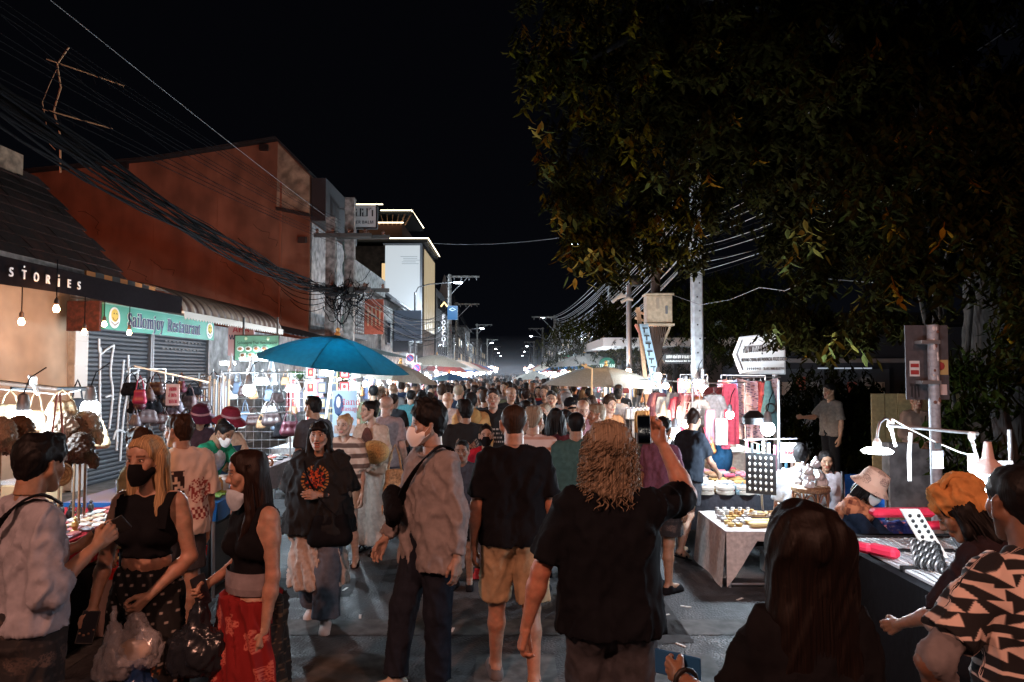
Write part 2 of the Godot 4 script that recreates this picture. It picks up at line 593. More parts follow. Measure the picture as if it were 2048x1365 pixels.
	for k in ["L", "R"]:
		var g: Array = legs[k]
		var q := (1.0 if not fem else 0.96) * (1.0 + fat)
		var pitch: float = clampf(g[4], -1.2, 0.25)
		var fd := V(g[3] * 0.16, 0, 1).normalized()
		var heel_up := maxf(0.0, -pitch) * 0.75 if g[2].y > 0.085 + 0.0 else 0.0
		fd = (fd * cos(heel_up) + V(0, -sin(heel_up), 0)).normalized()
		var up := fd.cross(V(fd.z, 0, -fd.x).normalized()).normalized()
		if up.y < 0.0: up = -up
		toe[k] = [fd, up]
		if bare_legs:
			var kn: Vector3 = g[1]
			var an: Vector3 = g[2]
			var back := V(0, 0, -0.014)
			inner.append_array([[g[0], kn, 0.078 * q, 0.054 * q], [kn, kn, 0.053 * q, 0.053 * q], [kn + back * 0.6, kn.lerp(an, 0.33) + back, 0.05 * q, 0.055 * q], [kn.lerp(an, 0.33) + back, an, 0.053 * q, 0.034 * q],
				[an, an + fd * 0.13 - up * 0.03, 0.036, 0.028], [an - fd * 0.03 - up * 0.02, an + fd * 0.06 - up * 0.03, 0.034, 0.032]])
	smooth_body(m, inner, cell, 0.022, [], 0.0, Vector3.ONE, tint_plain)
	# head and hands
	add_tinted(m, head_shape(sex, sp.get("mouth", 0.0), sp.get("hcell", 0.0055)), HT, skin)
	var outs := {}
	for k in ["L", "R"]:
		var a: Array = arms[k]
		var hb := turned(a[4], a[5])
		var ht := Transform3D(hb.scaled(Vector3.ONE * (0.92 if fem else 1.0)), a[2] + a[4] * 0.012)
		if lod < 2:
			add_tinted(m, hand_shape(a[3], sp.get("curl" + k, 0.45), 0.15, 0.0048 if lod == 0 else 0.007), ht, skin)
		outs[k] = ht
	var node := MeshInstance3D.new()
	node.name = sp.get("name", "person")
	node.mesh = m.mesh()
	node.material_override = M.skin
	add_child(node, true)
	var pos: Vector3 = sp.get("pos", Vector3.ZERO)
	node.transform = Transform3D(Basis(Vector3.UP, sp.get("yaw", 0.0)).scaled(Vector3.ONE * s), pos)
	tag(node, sp.get("label", "person"), "person", sp.get("group", ""))
	for k in outs: outs[k] = node.transform * outs[k]
	outs.head = node.transform * HT
	outs.torso = node.transform * Transform3D(B, base)
	hand_at[node] = outs
	# ---- top
	var g := mb()
	var off: float = top.get("off", 0.018)
	var hem: float = top.get("hem", 0.86)
	var kk := 0.035
	var tb := []
	var amp: float = top.get("fold", 0.009)
	for b in torso:
		var d: Array = b.duplicate()
		d[2] += off; d[3] += off
		tb.append(d)
	var clips := []
	var dn := B * Vector3.DOWN
	match top.kind:
		"tee", "long", "shirt":
			var fl: float = top.get("flare", 0.02)
			for sg in [-1.0, 1.0]:
				tb.append([T.call(0.075 * sg * w, 1.22, 0.0), T.call((0.078 + fl) * sg * w, hem - 0.06, 0.0), 0.095 + off + fat, 0.088 + off + fl * 0.6 + fat])
			for b in seat: tb.append([b[0], b[1], b[2] + off + 0.018, b[3] + off + 0.018])
			clips = [[dn, dn.dot(T.call(0, hem, 0))]]
			kk = 0.022
			for k in ["L", "R"]:
				var a: Array = arms[k]
				var so: float = top.get("soff", 0.02)
				if top.kind == "long":
					tb.append([a[0], a[1], 0.044 + so, 0.043 + so])
					tb.append([a[1], a[1].lerp(a[2], top.get("slen", 0.97)), 0.043 + so, 0.030 + so * 0.7, 1])
				else:
					tb.append([a[0], a[0].lerp(a[1], top.get("slen", 0.72)), 0.045 + so, 0.05 + so * 1.3, 1])
			tb.append([T.call(0, 1.5, 0.03), T.call(0, 1.56, 0.05), -0.07, -0.09])
		"tank", "crop":
			for b in tb: b[2] -= off - top.get("off", 0.009); b[3] -= off - top.get("off", 0.009)
			var ax: float = top.get("arm", 0.135) * w
			var rt := B * Vector3.RIGHT
			clips = [[dn, dn.dot(T.call(0, hem, 0))], [-dn, -dn.dot(T.call(0, top.get("neck", 1.44), 0))]]
			for sg in [-1.0, 1.0]:
				tb.append([T.call((ax + 0.085) * sg, 1.34, 0.03), T.call((ax + 0.075) * sg, 1.5, 0.0), -0.085, -0.085])
			tb.append([T.call(0, 1.49, 0.09), T.call(0, 1.52, 0.02), -top.get("scoop", 0.085), -0.07])
			kk = 0.03
	smooth_body(g, tb, cell, kk, clips, amp, top.get("ff", V(5.5, 3.0, 5.5)), null, Rect2(-0.34, -1.5, 0.68, 0.75) if top.has("uv") else Rect2())
	var tnode := part(node, top.get("name", "t_shirt"), g, top.mat)
	if lod == 0 and not open_top:
		var cr := []
		for j in 17:
			var a := TAU * j / 16.0
			cr.append(T.call(sin(a) * (0.078 if not fem else 0.072), 1.452 - 0.022 * cos(a), cos(a) * 0.066 + 0.008))
		part(tnode, "collar", mb().tube(cr, 0.008, 6, false), top.mat)
	# ---- lower garment
	g = mb()
	var lb := []
	var lo: float = low_.get("off", 0.014)
	var waist: float = low_.get("waist", 1.02)
	for b in [torso[0]] + seat:
		var d: Array = b.duplicate()
		d[2] += lo; d[3] += lo
		lb.append(d)
	lb.append([T.call(-0.05 * w, 1.03, 0), T.call(0.05 * w, 1.03, 0), 0.083 + lo + fat, 0.083 + lo + fat])
	match low_.kind:
		"pants", "shorts", "wide":
			for k in ["L", "R"]:
				var l: Array = legs[k]
				var rk: float = low_.get("knee", 0.062) + lo
				var rh: float = low_.get("hem", 0.055) + lo
				if low_.kind == "shorts":
					var e: Vector3 = l[0].lerp(l[1], low_.get("len", 0.8)) + V(l[3] * 0.012, 0, 0)
					lb.append([l[0], e, 0.092 + lo, low_.get("hem", 0.092) + lo, 1])
				else:
					lb.append([l[0], l[1], 0.086 + lo + fat * 0.5, rk])
					lb.append([l[1], l[1].lerp(l[2], low_.get("len", 0.96)), rk, rh, 1])
		"skirt", "dress":
			var hy: float = low_.get("len", 0.25)
			var fl2: float = low_.get("hem", 0.13)
			var z: float = (legs.L[2].z + legs.R[2].z) * 0.5 * (1.0 - hy)
			for sg in [-1.0, 1.0]:
				lb.append([T.call(0.06 * sg * w, 0.93, 0), V(0.085 * sg * w, hy, z), 0.1 + lo, fl2, 1])
			lb.append([T.call(0, 0.93, 0), V(0, hy, z), 0.1 + lo, fl2, 1])
	smooth_body(g, lb, cell, 0.018 if low_.kind == "shorts" else 0.03, [[-dn, -dn.dot(T.call(0, waist, 0))]], low_.get("fold", 0.007), low_.get("ff", V(6, 2.2, 6)), null, Rect2(-0.34, -1.1, 0.68, 1.1) if low_.has("uv") else Rect2())
	part(node, low_.get("name", "trousers"), g, low_.mat)
	# ---- shoes
	if lod < 2 or sp.has("shoe"):
		for k in ["L", "R"]:
			var l: Array = legs[k]
			var fd: Vector3 = toe[k][0]
			var up: Vector3 = toe[k][1]
			var an: Vector3 = l[2]
			var sole := an - up * 0.078
			g = mb()
			var sandal: bool = sp.get("shoe_kind", "shoe") == "sandal"
			if sandal:
				smooth_body(g, [[sole - fd * 0.05 + up * 0.022, sole + fd * 0.16 + up * 0.022, 0.04, 0.045]], 0.012, 0.01, [[up, up.dot(sole) + 0.02], [-up, -up.dot(sole)]])
				g.tube([an + fd * 0.075 - up * 0.06 + V(0.045, 0, 0), an + fd * 0.085 - up * 0.008, an + fd * 0.075 - up * 0.06 - V(0.045, 0, 0)], 0.012, 6)
				g.tube([an - fd * 0.02 - up * 0.04 + V(0.04, 0, 0), an + fd * 0.035 + up * 0.01, an - fd * 0.02 - up * 0.04 - V(0.04, 0, 0)], 0.01, 6)
			else:
				smooth_body(g, [[an - up * 0.0, an - up * 0.03, 0.043, 0.046], [an - fd * 0.03 - up * 0.042, an + fd * 0.14 - up * 0.045, 0.042, 0.038], [sole - fd * 0.045 + up * 0.012, sole + fd * 0.15 + up * 0.012, 0.042, 0.046]], 0.012, 0.02, [[-up, -up.dot(sole)], [up, up.dot(an) + 0.012]])
			part(node, "shoe", g, sp.get("shoe", M.dark_cloth))
	# ---- hair
	if sp.get("hair", "short") != "bald":
		g = mb()
		hair_shape(g, sp.get("hair", "short"), sp)
		var moved := mb()
		add_tinted(moved, g, HT, Color(1, 1, 1))
		part(node, "hair", moved, sp.get("hmat", M.hair_black))
	if sp.has("mask"):
		g = mb()
		mask_shape(g, sp.get("mask_kind", "flat"), sp.get("mask_drop", 0.0))
		var moved := mb()
		add_tinted(moved, g, HT, Color(1, 1, 1))
		part(node, "face_mask", moved, sp.mask)
	return node

func rng_n(r: RandomNumberGenerator) -> float: return r.randfn()

func mask_shape(g: MB, kind: String, drop: float) -> void:
	var beak := 0.006 if kind == "beak" else 0.0
	g.sheet(14, 8, func(u: float, v: float) -> Vector3:
		var a := (u - 0.5) * 2.0
		var ang := a * 1.28
		var c := 1.0 - absf(a)
		var y0 := lerpf(-0.03, -0.002, smoothstep(0.0, 0.8, c))
		var y1 := lerpf(-0.065, -0.122, smoothstep(0.0, 0.7, c))
		var y := lerpf(y1, y0, v)
		var bulge := sin(v * PI) 
		var r := lerpf(0.078, 0.112, smoothstep(0.3, 0.95, c)) - 0.003 + bulge * (0.016 + beak * smoothstep(0.55, 1.0, c)) - (1.0 - v) * 0.012
		return V(sin(ang) * (0.073 + 0.012 * bulge), y - drop, cos(ang) * r + 0.004 - drop * 0.1))
	for sg in [-1.0, 1.0]:
		for e in [[-0.032, 0.02], [-0.064, -0.03]]:
			g.tube([V(0.071 * sg, e[0] - drop, 0.026), V(0.083 * sg, (e[0] + e[1]) * 0.5 - drop * 0.5, 0.006), V(0.083 * sg, e[1], -0.014)], 0.0016, 4)

func hair_shape(g: MB, kind: String, sp: Dictionary) -> void:
	var cell: float = sp.get("hair_cell", 0.0075)
	var up: float = sp.get("hair_up", 0.0)
	var scalp := [[V(0, 0.046 + up * 0.4, -0.036), V(0, 0.052 + up * 0.5, 0.016), 0.083 + up * 0.4, 0.079 + up * 0.4], [V(0, 0.0, -0.045), V(0, -0.06, -0.042), 0.072, 0.05],
		[V(0, -0.02 if kind == "short" or sp.get("fringe", false) else -0.003, 0.128), V(0, -0.1, 0.13), -0.1, -0.12]]
	var rg := RandomNumberGenerator.new()
	rg.seed = hash(kind) + int(sp.get("h", 1.7) * 1000.0)
	match kind:
		"short":
			scalp.append([V(-0.1, -0.02, 0.02), V(-0.1, -0.1, 0.03), -0.035, -0.05])
			scalp.append([V(0.1, -0.02, 0.02), V(0.1, -0.1, 0.03), -0.035, -0.05])
			for i in 16:
				var a := rg.randf() * TAU
				var p := V(sin(a) * 0.05 * rg.randf(), 0.105 + up, cos(a) * 0.06 - 0.01)
				scalp.insert(0, [p, p + V(rg.randf_range(-0.02, 0.02), rg.randf_range(-0.004, 0.016 + up), 0.03), 0.024, 0.014])
			smooth_body(g, scalp, cell, 0.012, [[V(0, -1, 0), 0.068]], 0.006, V(12, 7, 12))
		"buzz":
			smooth_body(g, [[V(0, 0.042, -0.036), V(0, 0.045, 0.014), 0.0805, 0.077], [V(0, 0.0, -0.045), V(0, -0.04, -0.045), 0.066, 0.05], [V(0, -0.01, 0.13), V(0, -0.1, 0.13), -0.105, -0.12]], cell, 0.012, [[V(0, -1, 0), 0.055]], 0.003, V(12, 12, 12))
		"long", "bob", "verylong":
			var ln: float = sp.get("hair_len", 0.22 if kind == "bob" else 0.42)
			var part_x: float = sp.get("part", 0.0)
			for sg in [-1.0, 1.0]:
				scalp.insert(0, [V(0.045 * sg, 0.01, -0.04), V(0.06 * sg, -ln, -0.065), 0.058, 0.042])
				if sp.get("veil", false):
					scalp.insert(0, [V(0.06 * sg, 0.0, -0.05), V(0.1 * sg, -ln * 1.05, -0.06), 0.055, 0.05])
					continue
				scalp.insert(0, [V(0.076 * sg, 0.02, -0.005), V(0.09 * sg, -ln * 0.55, 0.005), 0.026, 0.026])
				scalp.insert(0, [V(0.09 * sg, -ln * 0.5, 0.005), V(0.095 * sg, -ln * sp.get("front", 0.8), 0.06 if ln > 0.3 else 0.03), 0.026, 0.014])
			if sp.get("fringe", false):
				scalp.append([V(-0.045, 0.062, 0.07), V(0.045, 0.062, 0.07), 0.022, 0.022])
			smooth_body(g, scalp, cell, 0.07 if sp.get("veil", false) else 0.02, [], 0.010, V(8, 0.9, 8))
			# loose strands
			for i in int(sp.get("strands", 30)):
				var a := rg.randf_range(PI * 0.42, PI * 1.58)
				var p0 := V(sin(a) * 0.088, 0.06, cos(a) * 0.092 - 0.01)
				var p1 := V(sin(a) * 0.107, -ln * 0.45, cos(a) * 0.1 - 0.02)
				var p2 := V(sin(a) * 0.105 + rg.randf_range(-0.02, 0.02), -ln * rg.randf_range(0.8, 1.06), cos(a) * 0.085 - 0.02 + rg.randf_range(-0.02, 0.02))
				g.tube([p0, p0.lerp(p1, 0.5) + V(sin(a), 0, cos(a)) * 0.006, p1, p1.lerp(p2, 0.6), p2], [0.004, 0.006, 0.007, 0.005, 0.001], 4, false)
		"bun":
			scalp.insert(0, [V(0, 0.1, -0.085), V(0, 0.085, -0.1), 0.04, 0.038])
			smooth_body(g, scalp, cell, 0.014, [[V(0, -1, 0), 0.07]], 0.006, V(9, 4, 9))
		"curly":
			var b := [scalp[0], scalp[1], [V(0, -0.02, -0.06), V(0, -0.12, -0.07), 0.078, 0.066], [V(0, 0.04, -0.04), V(0, 0.05, 0.0), 0.094, 0.09], scalp[2]]
			for i in 120:
				var a := rg.randf_range(PI * 0.3, PI * 1.7)
				var y := rg.randf_range(-0.16, 0.115)
				var rr := 0.088 * sqrt(maxf(0.06, 1.0 - pow(maxf(0.0, y - 0.03) / 0.105, 2.0))) + (0.012 if y < 0.0 else 0.0)
				var p := V(sin(a) * rr, y, cos(a) * rr - 0.02)
				b.insert(0, [p, p + V(rg.randf_range(-0.02, 0.02), -0.022, rg.randf_range(-0.02, 0.02)), rg.randf_range(0.014, 0.024), 0.010])
			smooth_body(g, b, 0.0075, 0.006, [], 0.004, V(12, 12, 12))
			for i in 900:
				var dir := V(rng_n(rg), rng_n(rg), rng_n(rg)).normalized()
				var p := V(0, 0.032, -0.02) + dir * V(0.099, 0.108, 0.108)
				if i % 3 == 0:
					var b2 := rg.randf_range(PI * 0.36, PI * 1.64)
					p = V(sin(b2) * 0.106, rg.randf_range(-0.17, 0.0), cos(b2) * 0.105 - 0.02)
				if p.z > 0.04 and p.y < 0.085: continue
				var a := atan2(p.x, p.z)
				var pts := []
				var ph := rg.randf() * TAU
				var cr := rg.randf_range(0.007, 0.014)
				for j in 7:
					var q := p + V(sin(a) * 0.004 * j, -0.008 * j, cos(a) * 0.004 * j)
					pts.append(q + V(cos(ph + j * 1.1), 0.25 * sin(j * 1.7), sin(ph + j * 1.1)) * cr)
				g.tube(pts, [0.002, 0.0022, 0.0027, 0.0028, 0.0025, 0.0018, 0.0006], 4, false)

# ---------------------------------------------------------------- nodes, materials, lettering
func tag(o: Node, label: String, category: String, group := "") -> void:
	o.set_meta("label", label)
	o.set_meta("category", category)
	if group != "": o.set_meta("group", group)

func thing(called: String, label: String, category: String, at := Vector3.ZERO, turn := 0.0, group := "") -> Node3D:
	var o := Node3D.new()
	o.name = called
	add_child(o, true)
	o.position = at
	o.rotation.y = turn
	tag(o, label, category, group)
	return o

func part(parent: Node, called: String, g: MB, m: Material) -> MeshInstance3D:
	var o := MeshInstance3D.new()
	o.name = called
	o.mesh = g.mesh()
	o.material_override = m
	parent.add_child(o, true)
	return o

# a thing that is one mesh
func solo(called: String, g: MB, m: Material, label: String, category: String, at := Vector3.ZERO, turn := 0.0, group := "") -> MeshInstance3D:
	var o := part(self, called, g, m)
	o.position = at
	o.rotation.y = turn
	tag(o, label, category, group)
	return o

func struct(called: String, g: MB, m: Material) -> MeshInstance3D:
	var o := part(self, called, g, m)
	o.set_meta("kind", "structure")
	return o

func again(o: Node3D, label: String, at: Vector3, turn := 0.0, sc := 1.0) -> Node3D:
	var c: Node3D = o.duplicate()
	add_child(c, true)
	c.name = str(o.name).rstrip("0123456789")
	c.transform = Transform3D(Basis(Vector3.UP, turn).scaled(Vector3.ONE * sc), at)
	c.set_meta("label", label)
	return c

func letters(parent: Node, text: String, size: float, at: Transform3D, m: Material, bold := true, serif := false, depth := 0.01, squeeze := 1.0) -> MeshInstance3D:
	var tm := TextMesh.new()
	var f := SystemFont.new()
	f.font_names = PackedStringArray(["Droid Serif" if serif else "Droid Sans"])
	f.font_weight = 700 if bold else 400
	tm.font = f
	tm.text = text
	tm.font_size = 32
	tm.pixel_size = size / 32.0
	tm.depth = depth
	tm.curve_step = 2.0
	var o := MeshInstance3D.new()
	o.name = "lettering"
	o.mesh = tm
	o.material_override = m
	parent.add_child(o, true)
	o.transform = at * Transform3D(Basis.IDENTITY.scaled(V(squeeze, 1, 1)), Vector3.ZERO)
	return o

class Mats:
	var d := {}
	func _get(k): return d.get(str(k))

var M := Mats.new()
var wear_tex: Texture2D
var fine_tex: Texture2D
var bump_tex: Texture2D
var streak_tex: Texture2D

func lin(r: float, g: float, b: float) -> Color:
	return Color(r, g, b).linear_to_srgb()

# material from real-world (linear) base colour; worn 0..1 lays a shared mottling over it
func mat(c: Color, rough := 0.8, metal := 0.0, worn := 0.0, scale := 1.0) -> StandardMaterial3D:
	var key := "%s|%.2f|%.2f|%.2f|%.2f" % [c, rough, metal, worn, scale]
	if cache.has(key): return cache[key]
	var m := StandardMaterial3D.new()
	m.albedo_color = c.linear_to_srgb()
	m.roughness = rough
	m.metallic = metal
	if worn > 0.0:
		m.albedo_texture = wear_tex if worn > 0.5 else fine_tex
		m.uv1_triplanar = true
		m.uv1_scale = Vector3.ONE * scale
	cache[key] = m
	return m

func mc(r: float, g: float, b: float, rough := 0.8, metal := 0.0, worn := 0.0, scale := 1.0) -> StandardMaterial3D: return mat(Color(r, g, b), rough, metal, worn, scale)

func cloth(r: float, g: float, b: float) -> StandardMaterial3D:
	var key := "cloth%.3f,%.3f,%.3f" % [r, g, b]
	if cache.has(key): return cache[key]
	var m := StandardMaterial3D.new()
	m.albedo_color = lin(r, g, b)
	m.albedo_texture = fine_tex
	m.uv1_triplanar = true
	m.uv1_scale = Vector3.ONE * 2.3
	m.roughness = 0.92
	m.heightmap_enabled = true
	m.heightmap_texture = bump_tex
	m.heightmap_scale = 0.5
	m.metallic_specular = 0.25
	if r + g + b > 0.3:
		m.rim_enabled = true
		m.rim = 0.1
		m.rim_tint = 0.7
	cache[key] = m
	return m

func printed(im: Image, rough := 0.9, tri := 0.0) -> StandardMaterial3D:
	var m := StandardMaterial3D.new()
	m.albedo_texture = ImageTexture.create_from_image(im)
	m.roughness = rough
	if tri > 0.0:
		m.uv1_triplanar = true
		m.uv1_scale = Vector3.ONE * tri
	return m

func glow(r: float, g: float, b: float, e: float) -> StandardMaterial3D:
	var m := StandardMaterial3D.new()
	m.albedo_color = Color(r, g, b) * 0.4
	m.emission_enabled = true
	m.emission = lin(r, g, b)
	m.emission_energy_multiplier = e
	m.roughness = 0.4
	return m

func hair_mat(r: float, g: float, b: float) -> StandardMaterial3D:
	var m := StandardMaterial3D.new()
	m.albedo_color = lin(r, g, b)
	m.albedo_texture = streak_tex
	m.uv1_triplanar = true
	m.uv1_scale = V(7, 2.0, 7)
	m.roughness = 0.55
	m.metallic_specular = 0.3
	m.heightmap_enabled = true
	m.heightmap_texture = streak_tex
	m.heightmap_scale = 0.12
	return m

func noise_tex(size: int, freq: float, lo: float, hi: float, sx := 1.0, sy := 1.0, seed_ := 3, contrast := 1.0) -> Texture2D:
	var n := FastNoiseLite.new()
	n.seed = seed_
	n.frequency = freq
	n.fractal_octaves = 4
	var im := Image.create(size, size, false, Image.FORMAT_RGB8)
	# tileable: blend the noise with itself shifted by a whole tile
	for y in size:
		for x in size:
			var u := float(x) / size
			var v := float(y) / size
			var a := n.get_noise_2d(x * sx, y * sy) * (1 - u) * (1 - v) + n.get_noise_2d((x - size) * sx, y * sy) * u * (1 - v) + n.get_noise_2d(x * sx, (y - size) * sy) * (1 - u) * v + n.get_noise_2d((x - size) * sx, (y - size) * sy) * u * v
			var k := clampf(0.5 + a * 0.9 * contrast, 0.0, 1.0)
			var q := lerpf(lo, hi, k)
			im.set_pixel(x, y, Color(q, q, q))
	return ImageTexture.create_from_image(im)

func make_materials() -> void:
	noise.seed = 11
	noise.frequency = 0.12
	noise.fractal_octaves = 2
	wear_tex = noise_tex(256, 0.02, 0.62, 1.05, 1, 1, 5, 1.4)
	fine_tex = noise_tex(128, 0.06, 0.82, 1.0, 1, 1, 9, 1.3)
	bump_tex = noise_tex(128, 0.035, 0.2, 0.8, 1, 0.6, 21, 1.5)
	streak_tex = noise_tex(128, 0.05, 0.5, 1.0, 4.0, 0.25, 14, 1.6)
	var sk := StandardMaterial3D.new()
	sk.vertex_color_use_as_albedo = true
	sk.roughness = 0.5
	sk.subsurf_scatter_enabled = true
	sk.subsurf_scatter_strength = 0.12
	sk.albedo_texture = fine_tex
	sk.uv1_triplanar = true
	sk.uv1_scale = Vector3.ONE * 3.0
	M.d.skin = sk
	M.d.hair_black = hair_mat(0.012, 0.010, 0.010)
	M.d.hair_brown = hair_mat(0.055, 0.028, 0.016)
	M.d.hair_dark_brown = hair_mat(0.026, 0.012, 0.008)
	M.d.hair_blond = hair_mat(0.62, 0.40, 0.20)
	M.d.hair_sandy = hair_mat(0.38, 0.29, 0.20)
	M.d.hair_grey = hair_mat(0.25, 0.23, 0.22)
	M.d.dark_cloth = cloth(0.008, 0.008, 0.010)
	M.d.black = mat(Color(0.012, 0.012, 0.013), 0.5)
	M.d.steel = mat(Color(0.42, 0.42, 0.43), 0.35, 0.8)
	M.d.dull_steel = mat(Color(0.20, 0.20, 0.21), 0.5, 0.6)
	M.d.white = mat(Color(0.72, 0.72, 0.70), 0.6)
	M.d.paper = mat(Color(0.68, 0.66, 0.62), 0.85)
	M.d.wood = mat(Color(0.24, 0.13, 0.065), 0.7, 0.0, 0.4, 3.0)
	M.d.dark_wood = mat(Color(0.07, 0.035, 0.02), 0.6, 0.0, 0.4, 3.0)
	M.d.concrete = mat(Color(0.30, 0.28, 0.26), 0.9, 0.0, 1.0, 0.7)
	M.d.cable = mat(Color(0.008, 0.008, 0.009), 0.95)
	M.d.cable.metallic_specular = 0.1
	M.d.pale_cable = mat(Color(0.34, 0.34, 0.35), 0.8)
	M.d.grey_cable = mat(Color(0.13, 0.13, 0.135), 0.8)
	M.d.gold = mat(Color(0.75, 0.50, 0.14), 0.35, 0.7)
	M.d.red = mat(Color(0.45, 0.02, 0.03), 0.6)
	var gl := StandardMaterial3D.new()
	gl.albedo_color = Color(0.9, 0.93, 0.95, 0.16)
	gl.transparency = BaseMaterial3D.TRANSPARENCY_ALPHA
	gl.roughness = 0.12
	M.d.clear = gl
	var pb := StandardMaterial3D.new()
	pb.albedo_color = Color(0.85, 0.85, 0.88, 0.30)
	pb.transparency = BaseMaterial3D.TRANSPARENCY_ALPHA
	pb.roughness = 0.2
	M.d.bag_film = pb

# ---------------------------------------------------------------- stroke lettering for the Thai signs (unit cell: x right, y up, height 1)
var thai := {
	"ส": [[0.1, 0.0, 0.1, 0.5, 0.3, 0.45, 0.3, 0.6, 0.15, 0.6], [0.2, 0.8, 0.5, 0.95, 0.7, 0.75, 0.7, 0.0], [0.6, 0.9, 0.8, 1.05]],
	"ถ": [[0.2, 0.1, 0.1, 0.1, 0.1, 0.0, 0.25, 0.0, 0.25, 0.5, 0.1, 0.65, 0.2, 0.9, 0.5, 0.95, 0.7, 0.75, 0.7, 0.0]],
	"า": [[0.1, 0.75, 0.3, 0.95, 0.5, 0.75, 0.5, 0.0]],
	"น": [[0.2, 0.85, 0.1, 0.85, 0.1, 0.95, 0.22, 0.95, 0.22, 0.05], [0.22, 0.2, 0.55, 0.05, 0.7, 0.15, 0.6, 0.25], [0.7, 0.95, 0.7, 0.15]],
	"ี": [[-0.6, 1.1, -0.2, 1.35, -0.05, 1.1, -0.6, 1.1], [-0.05, 1.1, -0.05, 1.4]],
	"ต": [[0.25, 0.35, 0.1, 0.4, 0.1, 0.0], [0.1, 0.0, 0.1, 0.8, 0.25, 0.95, 0.4, 0.8, 0.55, 0.95, 0.7, 0.8, 0.7, 0.0]],
	"ำ": [[-0.15, 1.15, -0.05, 1.28, 0.05, 1.15, -0.15, 1.15], [0.1, 0.75, 0.3, 0.95, 0.5, 0.75, 0.5, 0.0]],
	"ร": [[0.2, 0.1, 0.3, 0.0, 0.4, 0.1, 0.4, 0.6, 0.1, 0.65, 0.15, 0.85, 0.45, 0.92]],
	"ว": [[0.1, 0.85, 0.3, 0.95, 0.5, 0.75, 0.5, 0.1, 0.38, 0.0, 0.35, 0.15]],
	"จ": [[0.1, 0.85, 0.35, 0.95, 0.6, 0.75, 0.6, 0.1, 0.45, 0.05, 0.3, 0.4, 0.15, 0.4, 0.2, 0.3]],
	"ภ": [[0.3, 0.1, 0.2, 0.0, 0.1, 0.1, 0.2, 0.2, 0.25, 0.5, 0.1, 0.65, 0.2, 0.9, 0.5, 0.95, 0.75, 0.75, 0.75, 0.0]],
	"ู": [[-0.35, -0.12, -0.35, -0.35, -0.12, -0.35, -0.12, -0.1]],
	"ธ": [[0.1, 0.6, 0.1, 0.0, 0.65, 0.0, 0.65, 0.55, 0.1, 0.6, 0.15, 0.85, 0.6, 0.92]],
	"เ": [[0.25, 0.1, 0.12, 0.1, 0.12, 0.0, 0.28, 0.0], [0.12, 0.05, 0.12, 0.95]],
	"ม": [[0.2, 0.85, 0.1, 0.85, 0.1, 0.95, 0.22, 0.95, 0.22, 0.05, 0.1, 0.0, 0.1, 0.12, 0.7, 0.05, 0.7, 0.95]],
	"ื": [[-0.6, 1.1, -0.2, 1.35, -0.05, 1.1, -0.6, 1.1], [-0.05, 1.1, -0.05, 1.4], [-0.2, 1.15, -0.2, 1.4]],
	"อ": [[0.1, 0.4, 0.25, 0.45, 0.1, 0.55, 0.1, 0.05, 0.6, 0.05, 0.65, 0.75, 0.4, 0.95, 0.12, 0.85]],
	"ง": [[0.35, 0.95, 0.5, 0.95, 0.5, 0.8, 0.38, 0.85, 0.5, 0.8, 0.45, 0.05, 0.1, 0.4]],
	"ช": [[0.2, 0.75, 0.1, 0.85, 0.2, 0.95, 0.3, 0.8, 0.15, 0.5, 0.2, 0.0, 0.65, 0.0, 0.65, 0.7, 0.5, 0.85, 0.75, 1.0]],
	"ย": [[0.2, 0.85, 0.1, 0.9, 0.12, 0.7, 0.3, 0.5, 0.12, 0.45, 0.12, 0.0, 0.65, 0.0, 0.65, 0.95]],
	"ใ": [[0.3, 0.0, 0.15, 0.0, 0.2, 0.12, 0.3, 0.1], [0.2, 0.0, 0.2, 1.1, 0.05, 1.3, 0.2, 1.45, 0.35, 1.3, 0.2, 1.25]],
	"ห": [[0.2, 0.85, 0.1, 0.9, 0.22, 0.95, 0.22, 0.0, 0.3, 0.3, 0.6, 0.55, 0.7, 0.8, 0.55, 0.95], [0.65, 0.6, 0.7, 0.0]],
	"่": [[-0.1, 1.5, -0.1, 1.7]],
	"ุ": [[-0.2, -0.12, -0.1, -0.15, -0.1, -0.38]],
	"ก": [[0.1, 0.0, 0.1, 0.55, 0.22, 0.65, 0.08, 0.75, 0.3, 0.95, 0.6, 0.85, 0.65, 0.7, 0.65, 0.0]],
	"ด": [[0.3, 0.35, 0.25, 0.5, 0.15, 0.4, 0.1, 0.7, 0.35, 0.95, 0.65, 0.75, 0.65, 0.0], [0.1, 0.5, 0.1, 0.0]],
	"ซ": [[0.2, 0.75, 0.1, 0.85, 0.2, 0.95, 0.3, 0.8, 0.15, 0.5, 0.2, 0.0, 0.65, 0.0, 0.65, 0.7, 0.5, 0.85, 0.75, 1.0]],
}
var thai_zero := "ีู่ืุ"

